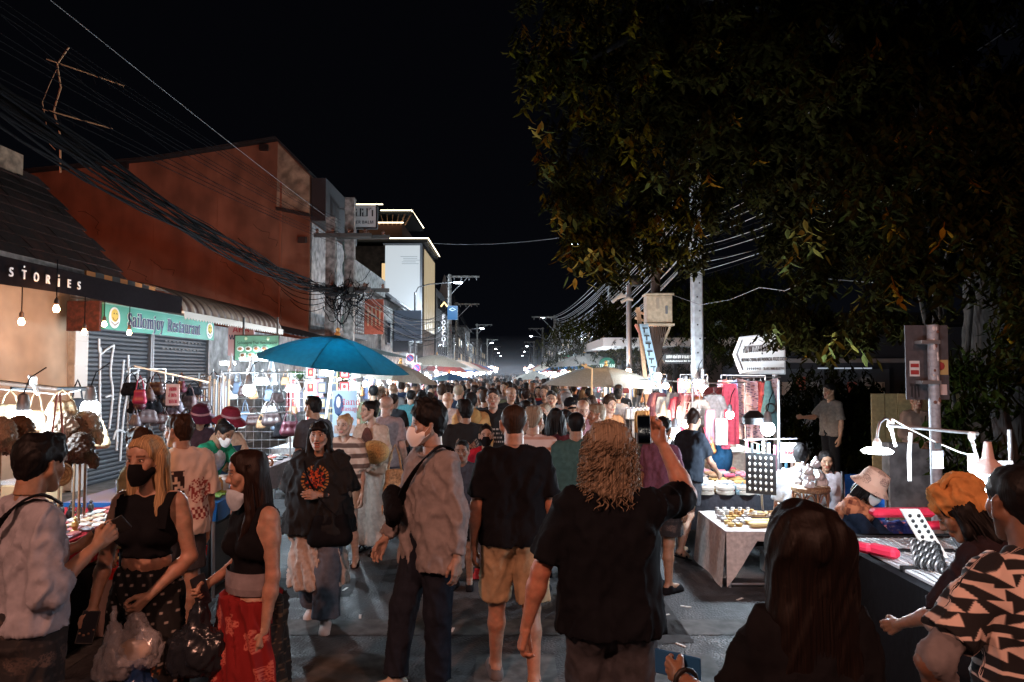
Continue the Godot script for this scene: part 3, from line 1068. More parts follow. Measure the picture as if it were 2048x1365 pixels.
func thai_text(parent: Node, text: String, size: float, at: Transform3D, m: Material, stroke := 0.09, squeeze := 1.0) -> void:
	var g := mb()
	var x := 0.0
	var wide := 0.0
	for ch in text:
		if thai.has(ch):
			if not thai_zero.contains(ch):
				x = wide
			for st in thai[ch]:
				for k in range(0, st.size() - 2, 2):
					var a := V((x + st[k]) * size * squeeze if not thai_zero.contains(ch) else (wide + st[k]) * size * squeeze, st[k + 1] * size, 0.004)
					var b := V((x + st[k + 2]) * size * squeeze if not thai_zero.contains(ch) else (wide + st[k + 2]) * size * squeeze, st[k + 3] * size, 0.004)
					if a.distance_to(b) > 1e-5:
						g.bar(a, b, size * stroke, 0.003)
			if not thai_zero.contains(ch):
				var mx := 0.3
				for st in thai[ch]:
					for k in range(0, st.size(), 2): mx = maxf(mx, st[k])
				wide = x + mx + 0.16
		else:
			wide += 0.4
	g.X = Transform3D()
	for i in g.v.size(): g.v[i].x -= wide * size * squeeze * 0.5
	var o := part(parent, "lettering", g, m)
	o.transform = at

# ---------------------------------------------------------------- the scene
var rng := RandomNumberGenerator.new()

func lamp_light(p: Vector3, c: Color, e: float, size := 0.04) -> void:
	var l := OmniLight3D.new()
	l.name = "lamp_light"
	l.position = p
	l.light_color = c
	l.light_energy = e
	l.light_size = size
	l.omni_range = 60.0
	l.omni_attenuation = 2.0
	l.shadow_enabled = true
	add_child(l, true)

func spot_light(p: Vector3, to: Vector3, c: Color, e: float, angle: float, size := 0.1) -> void:
	var l := SpotLight3D.new()
	l.name = "lamp_light"
	l.light_color = c
	l.light_energy = e
	l.light_size = size
	l.spot_range = 80.0
	l.spot_attenuation = 2.0
	l.spot_angle = angle
	l.spot_angle_attenuation = 0.55
	l.shadow_enabled = true
	add_child(l, true)
	l.look_at_from_position(p, to)

const COOL := Color(0.86, 0.94, 1.0)
const UNSEEN_LAMP_WARM := Color(1.0, 0.70, 0.59)  # tint of the unseen lamps that light the near people
const AMBER := Color(1.0, 0.70, 0.44)

func _ready() -> void:
	rng.seed = 4
	make_materials()
	var cam := Camera3D.new()
	cam.name = "camera"
	cam.position = V(0, EYE, 0)
	cam.rotation.x = PITCH
	cam.fov = rad_to_deg(2.0 * atan(682.5 / FOCUS))
	cam.near = 0.05
	cam.far = 900.0
	add_child(cam)
	var env := Environment.new()
	var sky := Sky.new()
	var ps := ProceduralSkyMaterial.new()
	ps.sky_top_color = Color(0.014, 0.015, 0.024)
	ps.sky_horizon_color = Color(0.03, 0.036, 0.055)
	ps.sky_curve = 0.12
	ps.ground_bottom_color = Color(0.01, 0.01, 0.012)
	ps.ground_horizon_color = Color(0.03, 0.036, 0.055)
	sky.sky_material = ps
	env.background_mode = Environment.BG_SKY
	env.sky = sky
	env.tonemap_mode = Environment.TONE_MAPPER_LINEAR
	env.tonemap_exposure = 1.0
	env.sdfgi_enabled = true
	env.ssao_enabled = true
	env.ssil_enabled = true
	var we := WorldEnvironment.new()
	we.name = "sky"
	we.environment = env
	add_child(we)
	build_ground()
	build_left_side()
	build_left_far()
	build_right_side()
	build_tree()
	build_street_lamps()
	build_cables()
	build_left_stalls()
	build_right_stalls()
	build_far_stalls()
	env.volumetric_fog_enabled = true
	env.volumetric_fog_density = 0.0
	for q in [[V(0, 1.5, -62), V(11, 2.7, 92), 0.003]]:  # thin haze added over the street to imitate the glow around lamps
		var fm := FogMaterial.new()
		fm.density = q[2]
		fm.albedo = Color(0.9, 0.94, 1.0)
		var fv := FogVolume.new()
		fv.name = "added_glow_haze"
		fv.shape = RenderingServer.FOG_VOLUME_SHAPE_BOX
		fv.size = q[1]
		fv.material = fm
		fv.position = q[0]
		add_child(fv, true)
		fv.set_meta("kind", "stuff")
	build_people()
	build_crowd()

func build_ground() -> void:
	var asphalt := mc(0.06, 0.06, 0.064, 0.82, 0.0, 1.0, 1.1)
	asphalt.heightmap_enabled = true
	asphalt.heightmap_texture = noise_tex(128, 0.35, 0.0, 1.0, 1, 1, 8, 2.0)
	asphalt.heightmap_scale = 0.5
	asphalt.roughness_texture = wear_tex
	var g := mb()
	g.quad(V(-300, 0, 200), V(300, 0, 200), V(300, 0, -500), V(-300, 0, -500))
	struct("road", g, asphalt)
	var pave := mc(0.16, 0.15, 0.145, 0.85, 0.0, 1.0, 0.8)
	for s in [-1.0, 1.0]:
		g = mb()
		var x0 := -4.15 if s < 0.0 else 3.55
		var x1 := -7.3 if s < 0.0 else 9.5
		g.box(V((x0 + x1) * 0.5, 0.06, -118), V(absf(x1 - x0), 0.12, 250))
		struct("pavement", g, pave)
		g = mb()
		g.box(V(x0 + s * -0.07, 0.065, -118), V(0.136, 0.134, 250), 0.02)
		struct("kerb", g, mc(0.3, 0.3, 0.28, 0.85, 0.0, 1.0, 1.2))
	var paint := mc(0.11, 0.11, 0.108, 0.8, 0.0, 1.0, 1.1)
	var bar := func(x0: float, x1: float, z0: float, z1: float) -> void:
		var b := mb()
		b.quad(V(x0, 0.004, -z0), V(x1, 0.004, -z0), V(x1, 0.004, -z1), V(x0, 0.004, -z1))
		struct("road_marking", b, paint)
	bar.call(-3.6, 3.3, 5.42, 5.75)
	for k in 6:
		bar.call(-3.55 + k * 1.1, -3.0 + k * 1.1, 2.2, 5.05)
	bar.call(-0.45, -0.33, 14, 90)
	for q in [[-0.5, 7.2, 1.5, 0.8], [1.0, 5.9, 0.7, 1.4], [-1.9, 6.6, 0.9, 0.6], [0.4, 9.0, 1.8, 1.1]]:
		g = mb()
		g.quad(V(q[0] - q[2] * 0.5, 0.004, -q[1] + q[3] * 0.5), V(q[0] + q[2] * 0.5, 0.004, -q[1] + q[3] * 0.45), V(q[0] + q[2] * 0.47, 0.004, -q[1] - q[3] * 0.5), V(q[0] - q[2] * 0.52, 0.004, -q[1] - q[3] * 0.48))
		struct("road_patch", g, mc(0.035, 0.035, 0.037, 0.9, 0.0, 1.0, 1.7))
	# litter trodden into the road
	g = mb()
	g.box(Vector3.ZERO, V(0.09, 0.004, 0.02))
	var first: Node3D = null
	for p in [foot(1330, 1232), foot(1372, 1215), foot(1290, 1300), foot(1362, 1292), foot(1480, 1200), foot(905, 1262), foot(720, 1235), foot(1250, 1180), foot(690, 1180)]:
		var l := "scrap of white paper lying on the road beside the crossing"
		if first == null: first = solo("paper_scrap", g, M.paper, l, "litter", p + V(0, 0.005, 0), 0.4, "paper scraps on the road")
		else: again(first, l, p + V(0, 0.005, 0), rng.randf() * 3.0)

func build_left_side() -> void:
	# ---- café with the long awning
	var tan := mc(0.44, 0.29, 0.19, 0.85, 0.0, 0.4, 0.25)
	var cafe := thing("cafe_building", "low beige café with a steep tiled roof and a bare rendered wall", "building", V(-7, 0, 0))
	var g := mb()
	g.box(V(-3.0, 1.85, -3.6), V(6.0, 3.46, 15.3))
	part(cafe, "wall", g, tan)
	g = mb()
	for zz in [-9.15, -8.87]: g.bar(V(0.012, 0.2, zz), V(0.012, 3.4, zz), 0.03, 0.02)
	g.bar(V(0.012, 1.35, -8.85), V(0.012, 1.35, -7.0), 0.02, 0.02)
	part(cafe, "cable_duct", g, mc(0.45, 0.33, 0.25, 0.7))
	var pil := part(cafe, "pilaster", mb().box(V(0.04, 1.8, -11.2), V(0.12, 3.3, 0.34)), mc(0.62, 0.55, 0.5, 0.8, 0.0, 0.4, 1.0))
	for k in 8:
		part(pil, "tile", mb().box(V(0.106, 0.3 + k * 0.4, -11.2), V(0.012, 0.39, 0.33)), mat(Color(0.6, 0.54, 0.5) * (0.9 + 0.03 * (k % 4)), 0.6))
	var rmat := [mc(0.05, 0.016, 0.011, 0.9, 0.0, 1.0, 2.0), mc(0.07, 0.02, 0.013, 0.9, 0.0, 1.0, 1.6), mc(0.035, 0.013, 0.01, 0.9, 0.0, 1.0, 2.4)]
	g = mb()
	var slope := V(-1.55, 1.72, 0)
	var e0 := V(0.8, 3.46, 0)
	g.X = Transform3D(Basis.IDENTITY, Vector3.ZERO)
	g.quad(e0 + V(0, -0.03, 4), e0 + V(0, -0.03, -11.15), e0 + slope + V(0, -0.03, -11.15), e0 + slope + V(0, -0.03, 4))
	g.quad(e0 + slope + V(0, -0.03, 4), e0 + slope + V(0, -0.03, -11.15), e0 + slope + V(-3, -2.4, -11.15), e0 + slope + V(-3, -2.4, 4))
	g.trif(e0 + V(0, -0.03, -11.15), e0 + slope * 1.0 + V(-3, -2.4, -11.15), e0 + slope + V(0, -0.03, -11.15))
	var roof := part(cafe, "roof", g, rmat[2])
	var tile := mb().box(Vector3.ZERO, V(0.235, 0.025, 0.30)).mesh()
	var tb := Basis(Vector3.BACK, slope.normalized() * -1.0, Vector3.ZERO)
	var along := slope.normalized()
	var out := V(along.y, -along.x, 0)
	for r in 10:
		for k in 22:
			var o := MeshInstance3D.new()
			o.name = "tile"
			o.mesh = tile
			o.material_override = rmat[rng.randi() % 3]
			roof.add_child(o, true)
			var q := e0 + along * (0.11 + r * 0.228) + out * (0.012 + rng.randf() * 0.012) + V(0, 0, -6.0 - k * 0.24 - (0.12 if r % 2 else 0.0))
			o.transform = Transform3D(Basis(V(0, 0, 1), out, V(0, 0, 1).cross(out)) * Basis(Vector3.RIGHT, 0.09), q)
	g = mb()
	g.bar(e0 + V(0.03, -0.07, 4), e0 + V(0.03, -0.07, -11.0), 0.09, 0.14)
	part(roof, "gutter", g, mc(0.36, 0.33, 0.31, 0.6, 0.0, 1.0, 1.0))
	part(cafe, "parapet", mb().box(V(-0.72, 5.15, -9.0), V(0.3, 0.42, 3.4)), mc(0.45, 0.3, 0.2, 0.9, 0.0, 1.0, 1.0))
	# ---- awning
	var aw := thing("awning", "long dark brown café awning with white spaced capitals on its valance", "awning", V(-5, 3.0, 0))
	var brown := mc(0.011, 0.008, 0.009, 0.9, 0.0, 0.4, 2.0)
	brown.metallic_specular = 0.08
	g = mb()
	g.sheet(60, 4, func(u: float, v: float) -> Vector3: return V(0.012 * sin(u * 60.0) * (1.0 - v) + 0.006 * sin(u * 171.0), lerpf(-0.13, 0.14, v) + 0.01 * sin(u * 33.0) * (1.0 - v), lerpf(3.0, -10.55, u)))
	part(aw, "valance", g, brown)
	g = mb()
	g.sheet(2, 2, func(u: float, v: float) -> Vector3: return V(lerpf(0, -1.6, v), 0.14 + 0.28 * v, lerpf(3.0, -10.5, u)))
	part(aw, "canopy", g, brown)
	for k in 4:
		part(aw, "bracket", mb().bar(V(-0.02, 0.12, -1.0 - k * 3.1), V(-2.0, 0.36, -1.0 - k * 3.1), 0.035, 0.035), M.dull_steel)
	var lm := mc(0.68, 0.66, 0.66, 0.7)
	var word := "STORiES"
	for k in 7:
		var t := Transform3D(Basis(Vector3.UP, PI * 0.5), V(0.02, -0.005, -6.92 - k * 0.182))
		if word[k] == "i":
			part(aw, "lettering", mb().bar(t * V(0, -0.055, 0), t * V(0, 0.035, 0), 0.012, 0.024), lm)
		else:
			letters(aw, word[k], 0.13, t, lm, true, false, 0.008)
		if word[k] in ["T", "i"]:
			part(aw, "lettering", mb().ball(t * V(0, 0.083 if word[k] == "T" else 0.066, 0), V(0.004, 0.013, 0.013), 8, 5), lm)
	# ---- hanging bulbs under the awning
	var bulb_glow := glow(1.0, 0.72, 0.40, 26.0)
	var bulbs := [[42, 643, 7.6, "lowest and nearest"], [112, 617, 7.4, "highest"], [168, 664, 9.2, "beside the pilaster"], [208, 648, 9.8, "beside the green sign's dark end"], [258, 665, 10.2, "in front of the big dark letter S"]]
	for b in bulbs:
		var p := at(b[0], b[1], b[2])
		var bt := thing("pendant_bulb", "bare warm bulb under the awning, " + b[3], "light bulb", p, 0.0, "bare bulbs under the café awning")
		part(bt, "flex", mb().tube([V(0, 0.09, 0), V(0, 3.2 - p.y, 0)], 0.006, 5), M.cable)
		part(bt, "socket", mb().lathe([Vector2(0.02, 0.035), Vector2(0.026, 0.05), Vector2(0.022, 0.09), Vector2(0.008, 0.11)], 10), mc(0.06, 0.03, 0.02, 0.5))
		part(bt, "bulb", mb().lathe([Vector2(0, -0.045), Vector2(0.022, -0.04), Vector2(0.033, -0.018), Vector2(0.032, 0.002), Vector2(0.016, 0.036)], 12), bulb_glow)
		lamp_light(p, AMBER, 0.65, 0.035)
	# ---- shutters of the closed shop
	var steel := [mc(0.075, 0.08, 0.095, 0.6, 0.2, 0.4, 2.0), mc(0.06, 0.066, 0.08, 0.6, 0.2, 0.4, 2.0), mc(0.09, 0.094, 0.105, 0.6, 0.2, 0.4, 2.0)]
	var slat := mb()
	slat.tube([V(0, 0, 0), V(0, 0, -1)], 0.5, 7, true)
	for sh in [[11.42, 13.45, "roller shutter with white spray-painted lines, beside the café wall"], [13.58, 16.0, "clean roller shutter with a perforated band, below the restaurant sign"]]:
		var s := thing("roller_shutter", sh[2], "shutter", V(-7.02, 0.12, -sh[0]))
		var wide: float = sh[1] - sh[0]
		part(s, "guide_rail", mb().box(V(0.03, 1.45, 0.03), V(0.09, 2.9, 0.05)), M.dull_steel)
		part(s, "guide_rail", mb().box(V(0.03, 1.45, -wide - 0.03), V(0.09, 2.9, 0.05)), M.dull_steel)
		part(s, "backing", mb().box(V(-0.05, 1.45, -wide * 0.5), V(0.02, 2.9, wide)), M.black)
		for k in 38:
			var o := MeshInstance3D.new()
			o.name = "slat"
			if not cache.has("slat"): cache.slat = slat.mesh()
			o.mesh = cache.slat
			o.material_override = steel[rng.randi() % 3]
			s.add_child(o, true)
			o.transform = Transform3D(Basis.from_scale(V(0.05, 0.078, wide)), V(0, 0.04 + k * 0.076, 0))
		if sh[0] > 13.0:
			for r in 3:
				for k in 10:
					part(s, "perforation", mb().box(V(0.027, 2.36 + r * 0.152, -0.45 - k * 0.17 - (0.085 if r % 2 else 0.0)), V(0.006, 0.03, 0.09)), M.black)
		else:
			g = mb()
			var wob := func(pts: Array) -> void:
				var q := []
				for p in pts: q.append(V(0.03, p[1], -p[0] * wide))
				var c := Curve3D.new()
				for i in q.size():
					var tg: Vector3 = (q[mini(i + 1, q.size() - 1)] - q[maxi(i - 1, 0)]) * 0.2
					c.add_point(q[i], -tg, tg)
				c.bake_interval = 0.05
				g.tube(Array(c.get_baked_points()), 0.022, 4)
			wob.call([[0.2, 2.45], [0.22, 2.2], [0.32, 2.28], [0.42, 2.36]])
			wob.call([[0.22, 2.3], [0.23, 1.6], [0.25, 1.1]])
			wob.call([[0.42, 2.36], [0.38, 1.9], [0.42, 1.5], [0.38, 0.9]])
			wob.call([[0.32, 1.45], [0.4, 1.47], [0.43, 1.4]])
			wob.call([[0.58, 2.1], [0.56, 1.7], [0.52, 1.2], [0.5, 0.5]])
			wob.call([[0.65, 2.2], [0.66, 1.6], [0.6, 1.1], [0.56, 0.3]])
			wob.call([[0.62, 1.9], [0.74, 1.86], [0.84, 1.92]])
			wob.call([[0.82, 1.95], [0.8, 1.5], [0.77, 1.0], [0.78, 0.4]])
			wob.call([[0.84, 1.7], [0.92, 1.75], [0.95, 1.65], [0.92, 0.9]])
			wob.call([[0.02, 1.62], [0.12, 1.5], [0.15, 1.1], [0.06, 0.95]])
			wob.call([[0.03, 1.0], [0.12, 0.8], [0.2, 0.9], [0.1, 0.3]])
			wob.call([[0.45, 0.7], [0.5, 0.85], [0.62, 0.8]])
			part(s, "graffiti", g, mc(0.8, 0.8, 0.82, 0.7))
	# ---- restaurant sign
	var sg := thing("restaurant_sign", "long teal restaurant sign with dark serif lettering and a smiling face at each end", "sign", V(-6.3, 2.86, -12.73))
	part(sg, "panel", mb().box(Vector3.ZERO, V(0.05, 0.385, 3.95)), mc(0.055, 0.30, 0.22, 0.5))
	part(sg, "frame", mb().bar(V(0.0, 0.205, 1.99), V(0, 0.205, -1.99), 0.07, 0.02), mc(0.2, 0.4, 0.33, 0.6))
	var face := Transform3D(Basis(Vector3.UP, PI * 0.5), V(0.034, -0.01, 0.02))
	var wm := mc(0.7, 0.72, 0.72, 0.7)
	for o in [[-0.008, 0], [0.008, 0], [0, -0.008], [0, 0.008]]:
		letters(sg, "Sailomjoy  Restaurant", 0.30, face * Transform3D(Basis.IDENTITY, V(o[0], o[1], -0.004)), wm, true, true, 0.006, 0.80)
	letters(sg, "Sailomjoy  Restaurant", 0.30, face, mc(0.02, 0.025, 0.09, 0.6), true, true, 0.009, 0.80)
	for e in [1.72, -1.76]:
		var f := Transform3D(Basis(Vector3.UP, PI * 0.5), V(0.03, 0.0, e))
		g = mb(); g.X = f
		g.ball(Vector3.ZERO, V(0.16, 0.17, 0.006), 20, 8)
		var sm := part(sg, "smiling_face", g, wm)
		g = mb(); g.X = f
		g.ball(V(0, 0.035, 0.004), V(0.105, 0.105, 0.006), 18, 8)
		part(sm, "yellow_disc", g, mc(0.62, 0.46, 0.08, 0.6))
		g = mb(); g.X = f
		for x in [-0.035, 0.035]: g.tube([V(x - 0.016, 0.055, 0.012), V(x, 0.075, 0.012), V(x + 0.016, 0.055, 0.012)], 0.005, 4)
		g.tube([V(-0.07, 0.0, 0.012), V(-0.04, -0.035, 0.012), V(0, -0.046, 0.012), V(0.04, -0.035, 0.012), V(0.07, 0.0, 0.012)], 0.005, 4)
		g.tube([V(-0.1, -0.07, 0.008), V(0, -0.12, 0.008), V(0.1, -0.07, 0.008)], 0.006, 4)
		part(sm, "smile", g, mc(0.05, 0.03, 0.02, 0.6))
	solo("sign_end_board", mb().box(Vector3.ZERO, V(0.5, 0.46, 0.05)), mc(0.10, 0.02, 0.012, 0.8, 0.0, 1.0, 2.0), "dark red board closing the near end of the teal restaurant sign", "board", V(-6.55, 2.86, -10.68))
	# striped strip of roofing above the sign
	var st := thing("striped_valance", "orange and black striped strip of roofing above the end of the café awning", "awning", V(-5.7, 3.28, -9.4))
	for k in 9:
		part(st, "stripe", mb().box(V(0.0, 0.004 * (k % 2), -k * 0.2), V(0.03 + 0.006 * (k % 2), 0.16, 0.198)), mc(0.5, 0.2, 0.06, 0.8) if k % 2 == 0 else M.black)
	# ---- curved ribbed canopy over the restaurant's entrance
	var cv := thing("ribbed_canopy", "curved ribbed brown canopy with a lacy metal edge beside the teal restaurant sign", "canopy", V(-5, 2.93, -10.6))
	g = mb()
	var n := 150
	g.sheet(n, 10, func(u: float, v: float) -> Vector3:
		var a := v * PI * 0.5
		var rib := 0.016 * sin(u * n * 0.66)
		return V(-(1.0 - cos(a)) * 0.95 + cos(a) * rib, sin(a) * 0.45 + sin(a) * rib, -u * 4.6))
	for i in g.v.size():
		var k := int(fposmod(-g.v[i].z * 7.2, 2.0))
		g.c[i] = Color(0.30, 0.22, 0.17) if k == 0 else Color(0.11, 0.06, 0.045)
	var vm := StandardMaterial3D.new(); vm.vertex_color_use_as_albedo = true; vm.roughness = 0.45
	part(cv, "canopy", g, vm)
	g = mb()
	var poly := PackedVector2Array([Vector2(0, 0), Vector2(0, -0.07)])
	for k in 46:
		for j in 4: poly.append(Vector2(k * 0.1 + 0.025 * (j + 0.5), -0.075 - 0.05 * sin((j + 0.5) / 4.0 * PI)))
	poly.append(Vector2(4.6, -0.07)); poly.append(Vector2(4.6, 0))
	g.X = Transform3D(Basis(Vector3.UP, PI * 0.5), V(0.02, 0, 0))
	g.prism(poly, -0.003, 0.003)
	part(cv, "lace_edge", g, mc(0.38, 0.33, 0.28, 0.6))
	for k in 3: part(cv, "strut", mb().bar(V(0, -0.02, -0.3 - k * 2.0), V(-1.9, 0.25, -0.3 - k * 2.0), 0.03, 0.03), M.dull_steel)
	part(cv, "crossbar", mb().bar(V(0, -0.015, 0.02), V(0, -0.015, -4.6), 0.04, 0.03), mc(0.6, 0.6, 0.58, 0.5))
	# ---- shop wall between shutters and the big building
	g = mb()
	g.box(V(-10.1, 1.55, -20.0), V(6.2, 3.1, 7.8))
	solo("shop_house", g, mc(0.4, 0.4, 0.4, 0.85, 0.0, 1.0, 0.5), "pale plain shop front behind the market racks, between shutters and orange building", "building")
	# dark corrugated lean-to roof
	g = mb()
	g.sheet(90, 2, func(u: float, v: float) -> Vector3: return V(lerpf(-4.9, -7.0, v), 2.85 + 0.55 * v + 0.02 * sin(u * 150.0), -15.4 - u * 7.5))
	solo("lean_to_roof", g, mc(0.035, 0.033, 0.035, 0.6), "dark corrugated lean-to roof sloping over the pavement behind the ribbed canopy", "roof")
	# ---- orange building
	var ob := thing("orange_building", "tall orange rendered building with a blank gable wall towards the lens", "building", V(0, 0, -24.0))
	var P2 := func(u: float, v: float) -> Vector2:
		var q := at(u, v, 24.0)
		return Vector2(q.x, q.y)
	var gable := PackedVector2Array([Vector2(-26, 0), Vector2(-7, 0), P2.call(620, 350), P2.call(555, 283), P2.call(310, 322), P2.call(60, 347), Vector2(-26, 8.6)])
	var orange := mc(0.38, 0.145, 0.08, 0.9, 0.0, 0.4, 0.11)
	orange.detail_enabled = true
	orange.detail_blend_mode = BaseMaterial3D.BLEND_MODE_MUL
	orange.detail_albedo = noise_tex(256, 0.02, 0.84, 1.0, 2.0, 0.5, 33, 1.5)
	orange.detail_uv_layer = BaseMaterial3D.DETAIL_UV_1
	part(ob, "wall", mb().prism(gable, -5.0, 0.0), orange)
	var beige := PackedVector2Array([P2.call(553, 415), P2.call(619, 428), P2.call(619, 352), P2.call(556, 287)])
	part(ob, "beige_patch", mb().prism(beige, 0.003, 0.03), mc(0.52, 0.36, 0.24, 0.9, 0.0, 1.0, 0.35))
	g = mb()
	for k in 9:
		var c := V(-8.2 - rng.randf() * 9.0, 4.2 + rng.randf() * 4.5, 0.004)
		var q := [c]
		for j in 7: q.append(q[-1] + V(rng.randf_range(-0.12, 0.3), -0.22 * rng.randf(), 0))
		g.tube(q, 0.007, 3, false)
	part(ob, "crack", g, M.cable)
	for k in 6: part(ob, "drain_pipe" if k == 0 else "wall_joint", mb().bar(V(-8.0 - k * 2.2, 3.2, 0.01), V(-8.0 - k * 2.2, 8.6 if k == 0 else 8.2, 0.01), 0.07 if k == 0 else 0.015, 0.06 if k == 0 else 0.008), mc(0.3, 0.1, 0.05, 0.9))
	part(ob, "stained_ledge", mb().prism(PackedVector2Array([P2.call(553, 421), P2.call(619, 434), P2.call(619, 428), P2.call(553, 415)]), 0.0, 0.12), M.black)
	# roof edge tiles along the gable
	g = mb()
	var edge := [P2.call(60, 347), P2.call(310, 322), P2.call(555, 283), P2.call(622, 351)]
	for k in 3:
		var a := V(edge[k].x, edge[k].y + 0.05, -2.4); var b := V(edge[k + 1].x, edge[k + 1].y + 0.05, -2.4)
		g.bar(a, b, 5.4, 0.07)
	part(ob, "roof", g, mc(0.03, 0.025, 0.025, 0.8, 0.0, 1.0, 1.0))
	g = mb()
	g.box(V(-6.97, 4.6, -2.4), V(0.05, 5.2, 4.6))
	part(ob, "white_cladding", g, mc(0.5, 0.5, 0.5, 0.8, 0.0, 1.0, 0.5))
	part(ob, "dark_fascia", mb().box(V(-6.72, 8.0, -2.5), V(0.5, 1.5, 4.9)), mc(0.035, 0.035, 0.04, 0.6))
	part(ob, "balcony_slab", mb().box(V(-6.5, 3.4, -2.5), V(1.0, 0.15, 4.9)), mc(0.1, 0.1, 0.1, 0.8))
	for k in 12: part(ob, "baluster", mb().bar(V(-6.05, 3.47, -0.2 - k * 0.4), V(-6.05, 4.4, -0.2 - k * 0.4), 0.03, 0.03), M.dull_steel)
	# little bracket lamps and insulators on the orange wall
	for q in [[527, 295], [604, 480], [247, 332]]:
		var p := at(q[0], q[1], 23.93)
		part(ob, "wall_bracket", mb().box(p + V(0, 0, 24.0), V(0.28, 0.2, 0.14)), M.black)
	# ---- roof aerial, two yagis on one crooked mast
	var an := thing("roof_aerial", "crooked television mast with two yagi aerials above the café roof", "aerial", at(120, 300, 12))
	var o3: Vector3 = an.position
	var am := mc(0.62, 0.32, 0.16, 0.6, 0.1)  # orange lamplight is put into the metal colour
	part(an, "mast", mb().tube([at(120, 345, 12) - o3, at(120, 270, 12) - o3, at(107, 222, 12.0) - o3, at(121, 175, 12) - o3, at(114, 128, 12) - o3, at(137, 95, 12) - o3], 0.013, 6), am)
	for y in [[92, 118, 248, 172], [84, 218, 225, 258]]:
		var a := at(y[0], y[1], 12.0) - o3
		var b := at(y[2], y[3], 12.6) - o3
		var boom := part(an, "boom", mb().bar(a, b, 0.017, 0.017), am)
		var dir := (b - a).normalized()
		for k in 6:
			var q := a.lerp(b, 0.02 + 0.19 * k)
			var s := V(0.16, 0.28, 0.5).normalized() * (0.26 - 0.015 * k)
			part(boom, "element", mb().tube([q - s, q + s], 0.004, 5), M.cable)
	part(an, "lead", mb().tube([at(112, 140, 12) - o3, at(98, 170, 12) - o3, at(84, 205, 12) - o3, at(90, 232, 12) - o3, at(96, 285, 12) - o3, at(110, 300, 12) - o3], 0.006, 4), am)

func facade(b: Node3D, x: float, z0: float, z1: float, y0: float, floors: int, fh: float, fr: Material, lit: Array) -> void:
	for f in floors:
		var m := int(absf(z1 - z0) / 1.9)
		for k in m:
			var zc := lerpf(z0, z1, (k + 0.5) / m)
			var w := part(b, "window", mb().box(V(x + 0.03, y0 + f * fh + fh * 0.5, zc), V(0.08, fh * 0.55, 1.1)), fr)
			part(w, "pane", mb().box(V(x + 0.05, y0 + f * fh + fh * 0.5, zc), V(0.06, fh * 0.46, 0.95)), glow(1.0, 0.7, 0.35, 0.6) if (f * 7 + k) in lit else mc(0.02, 0.022, 0.028, 0.15))

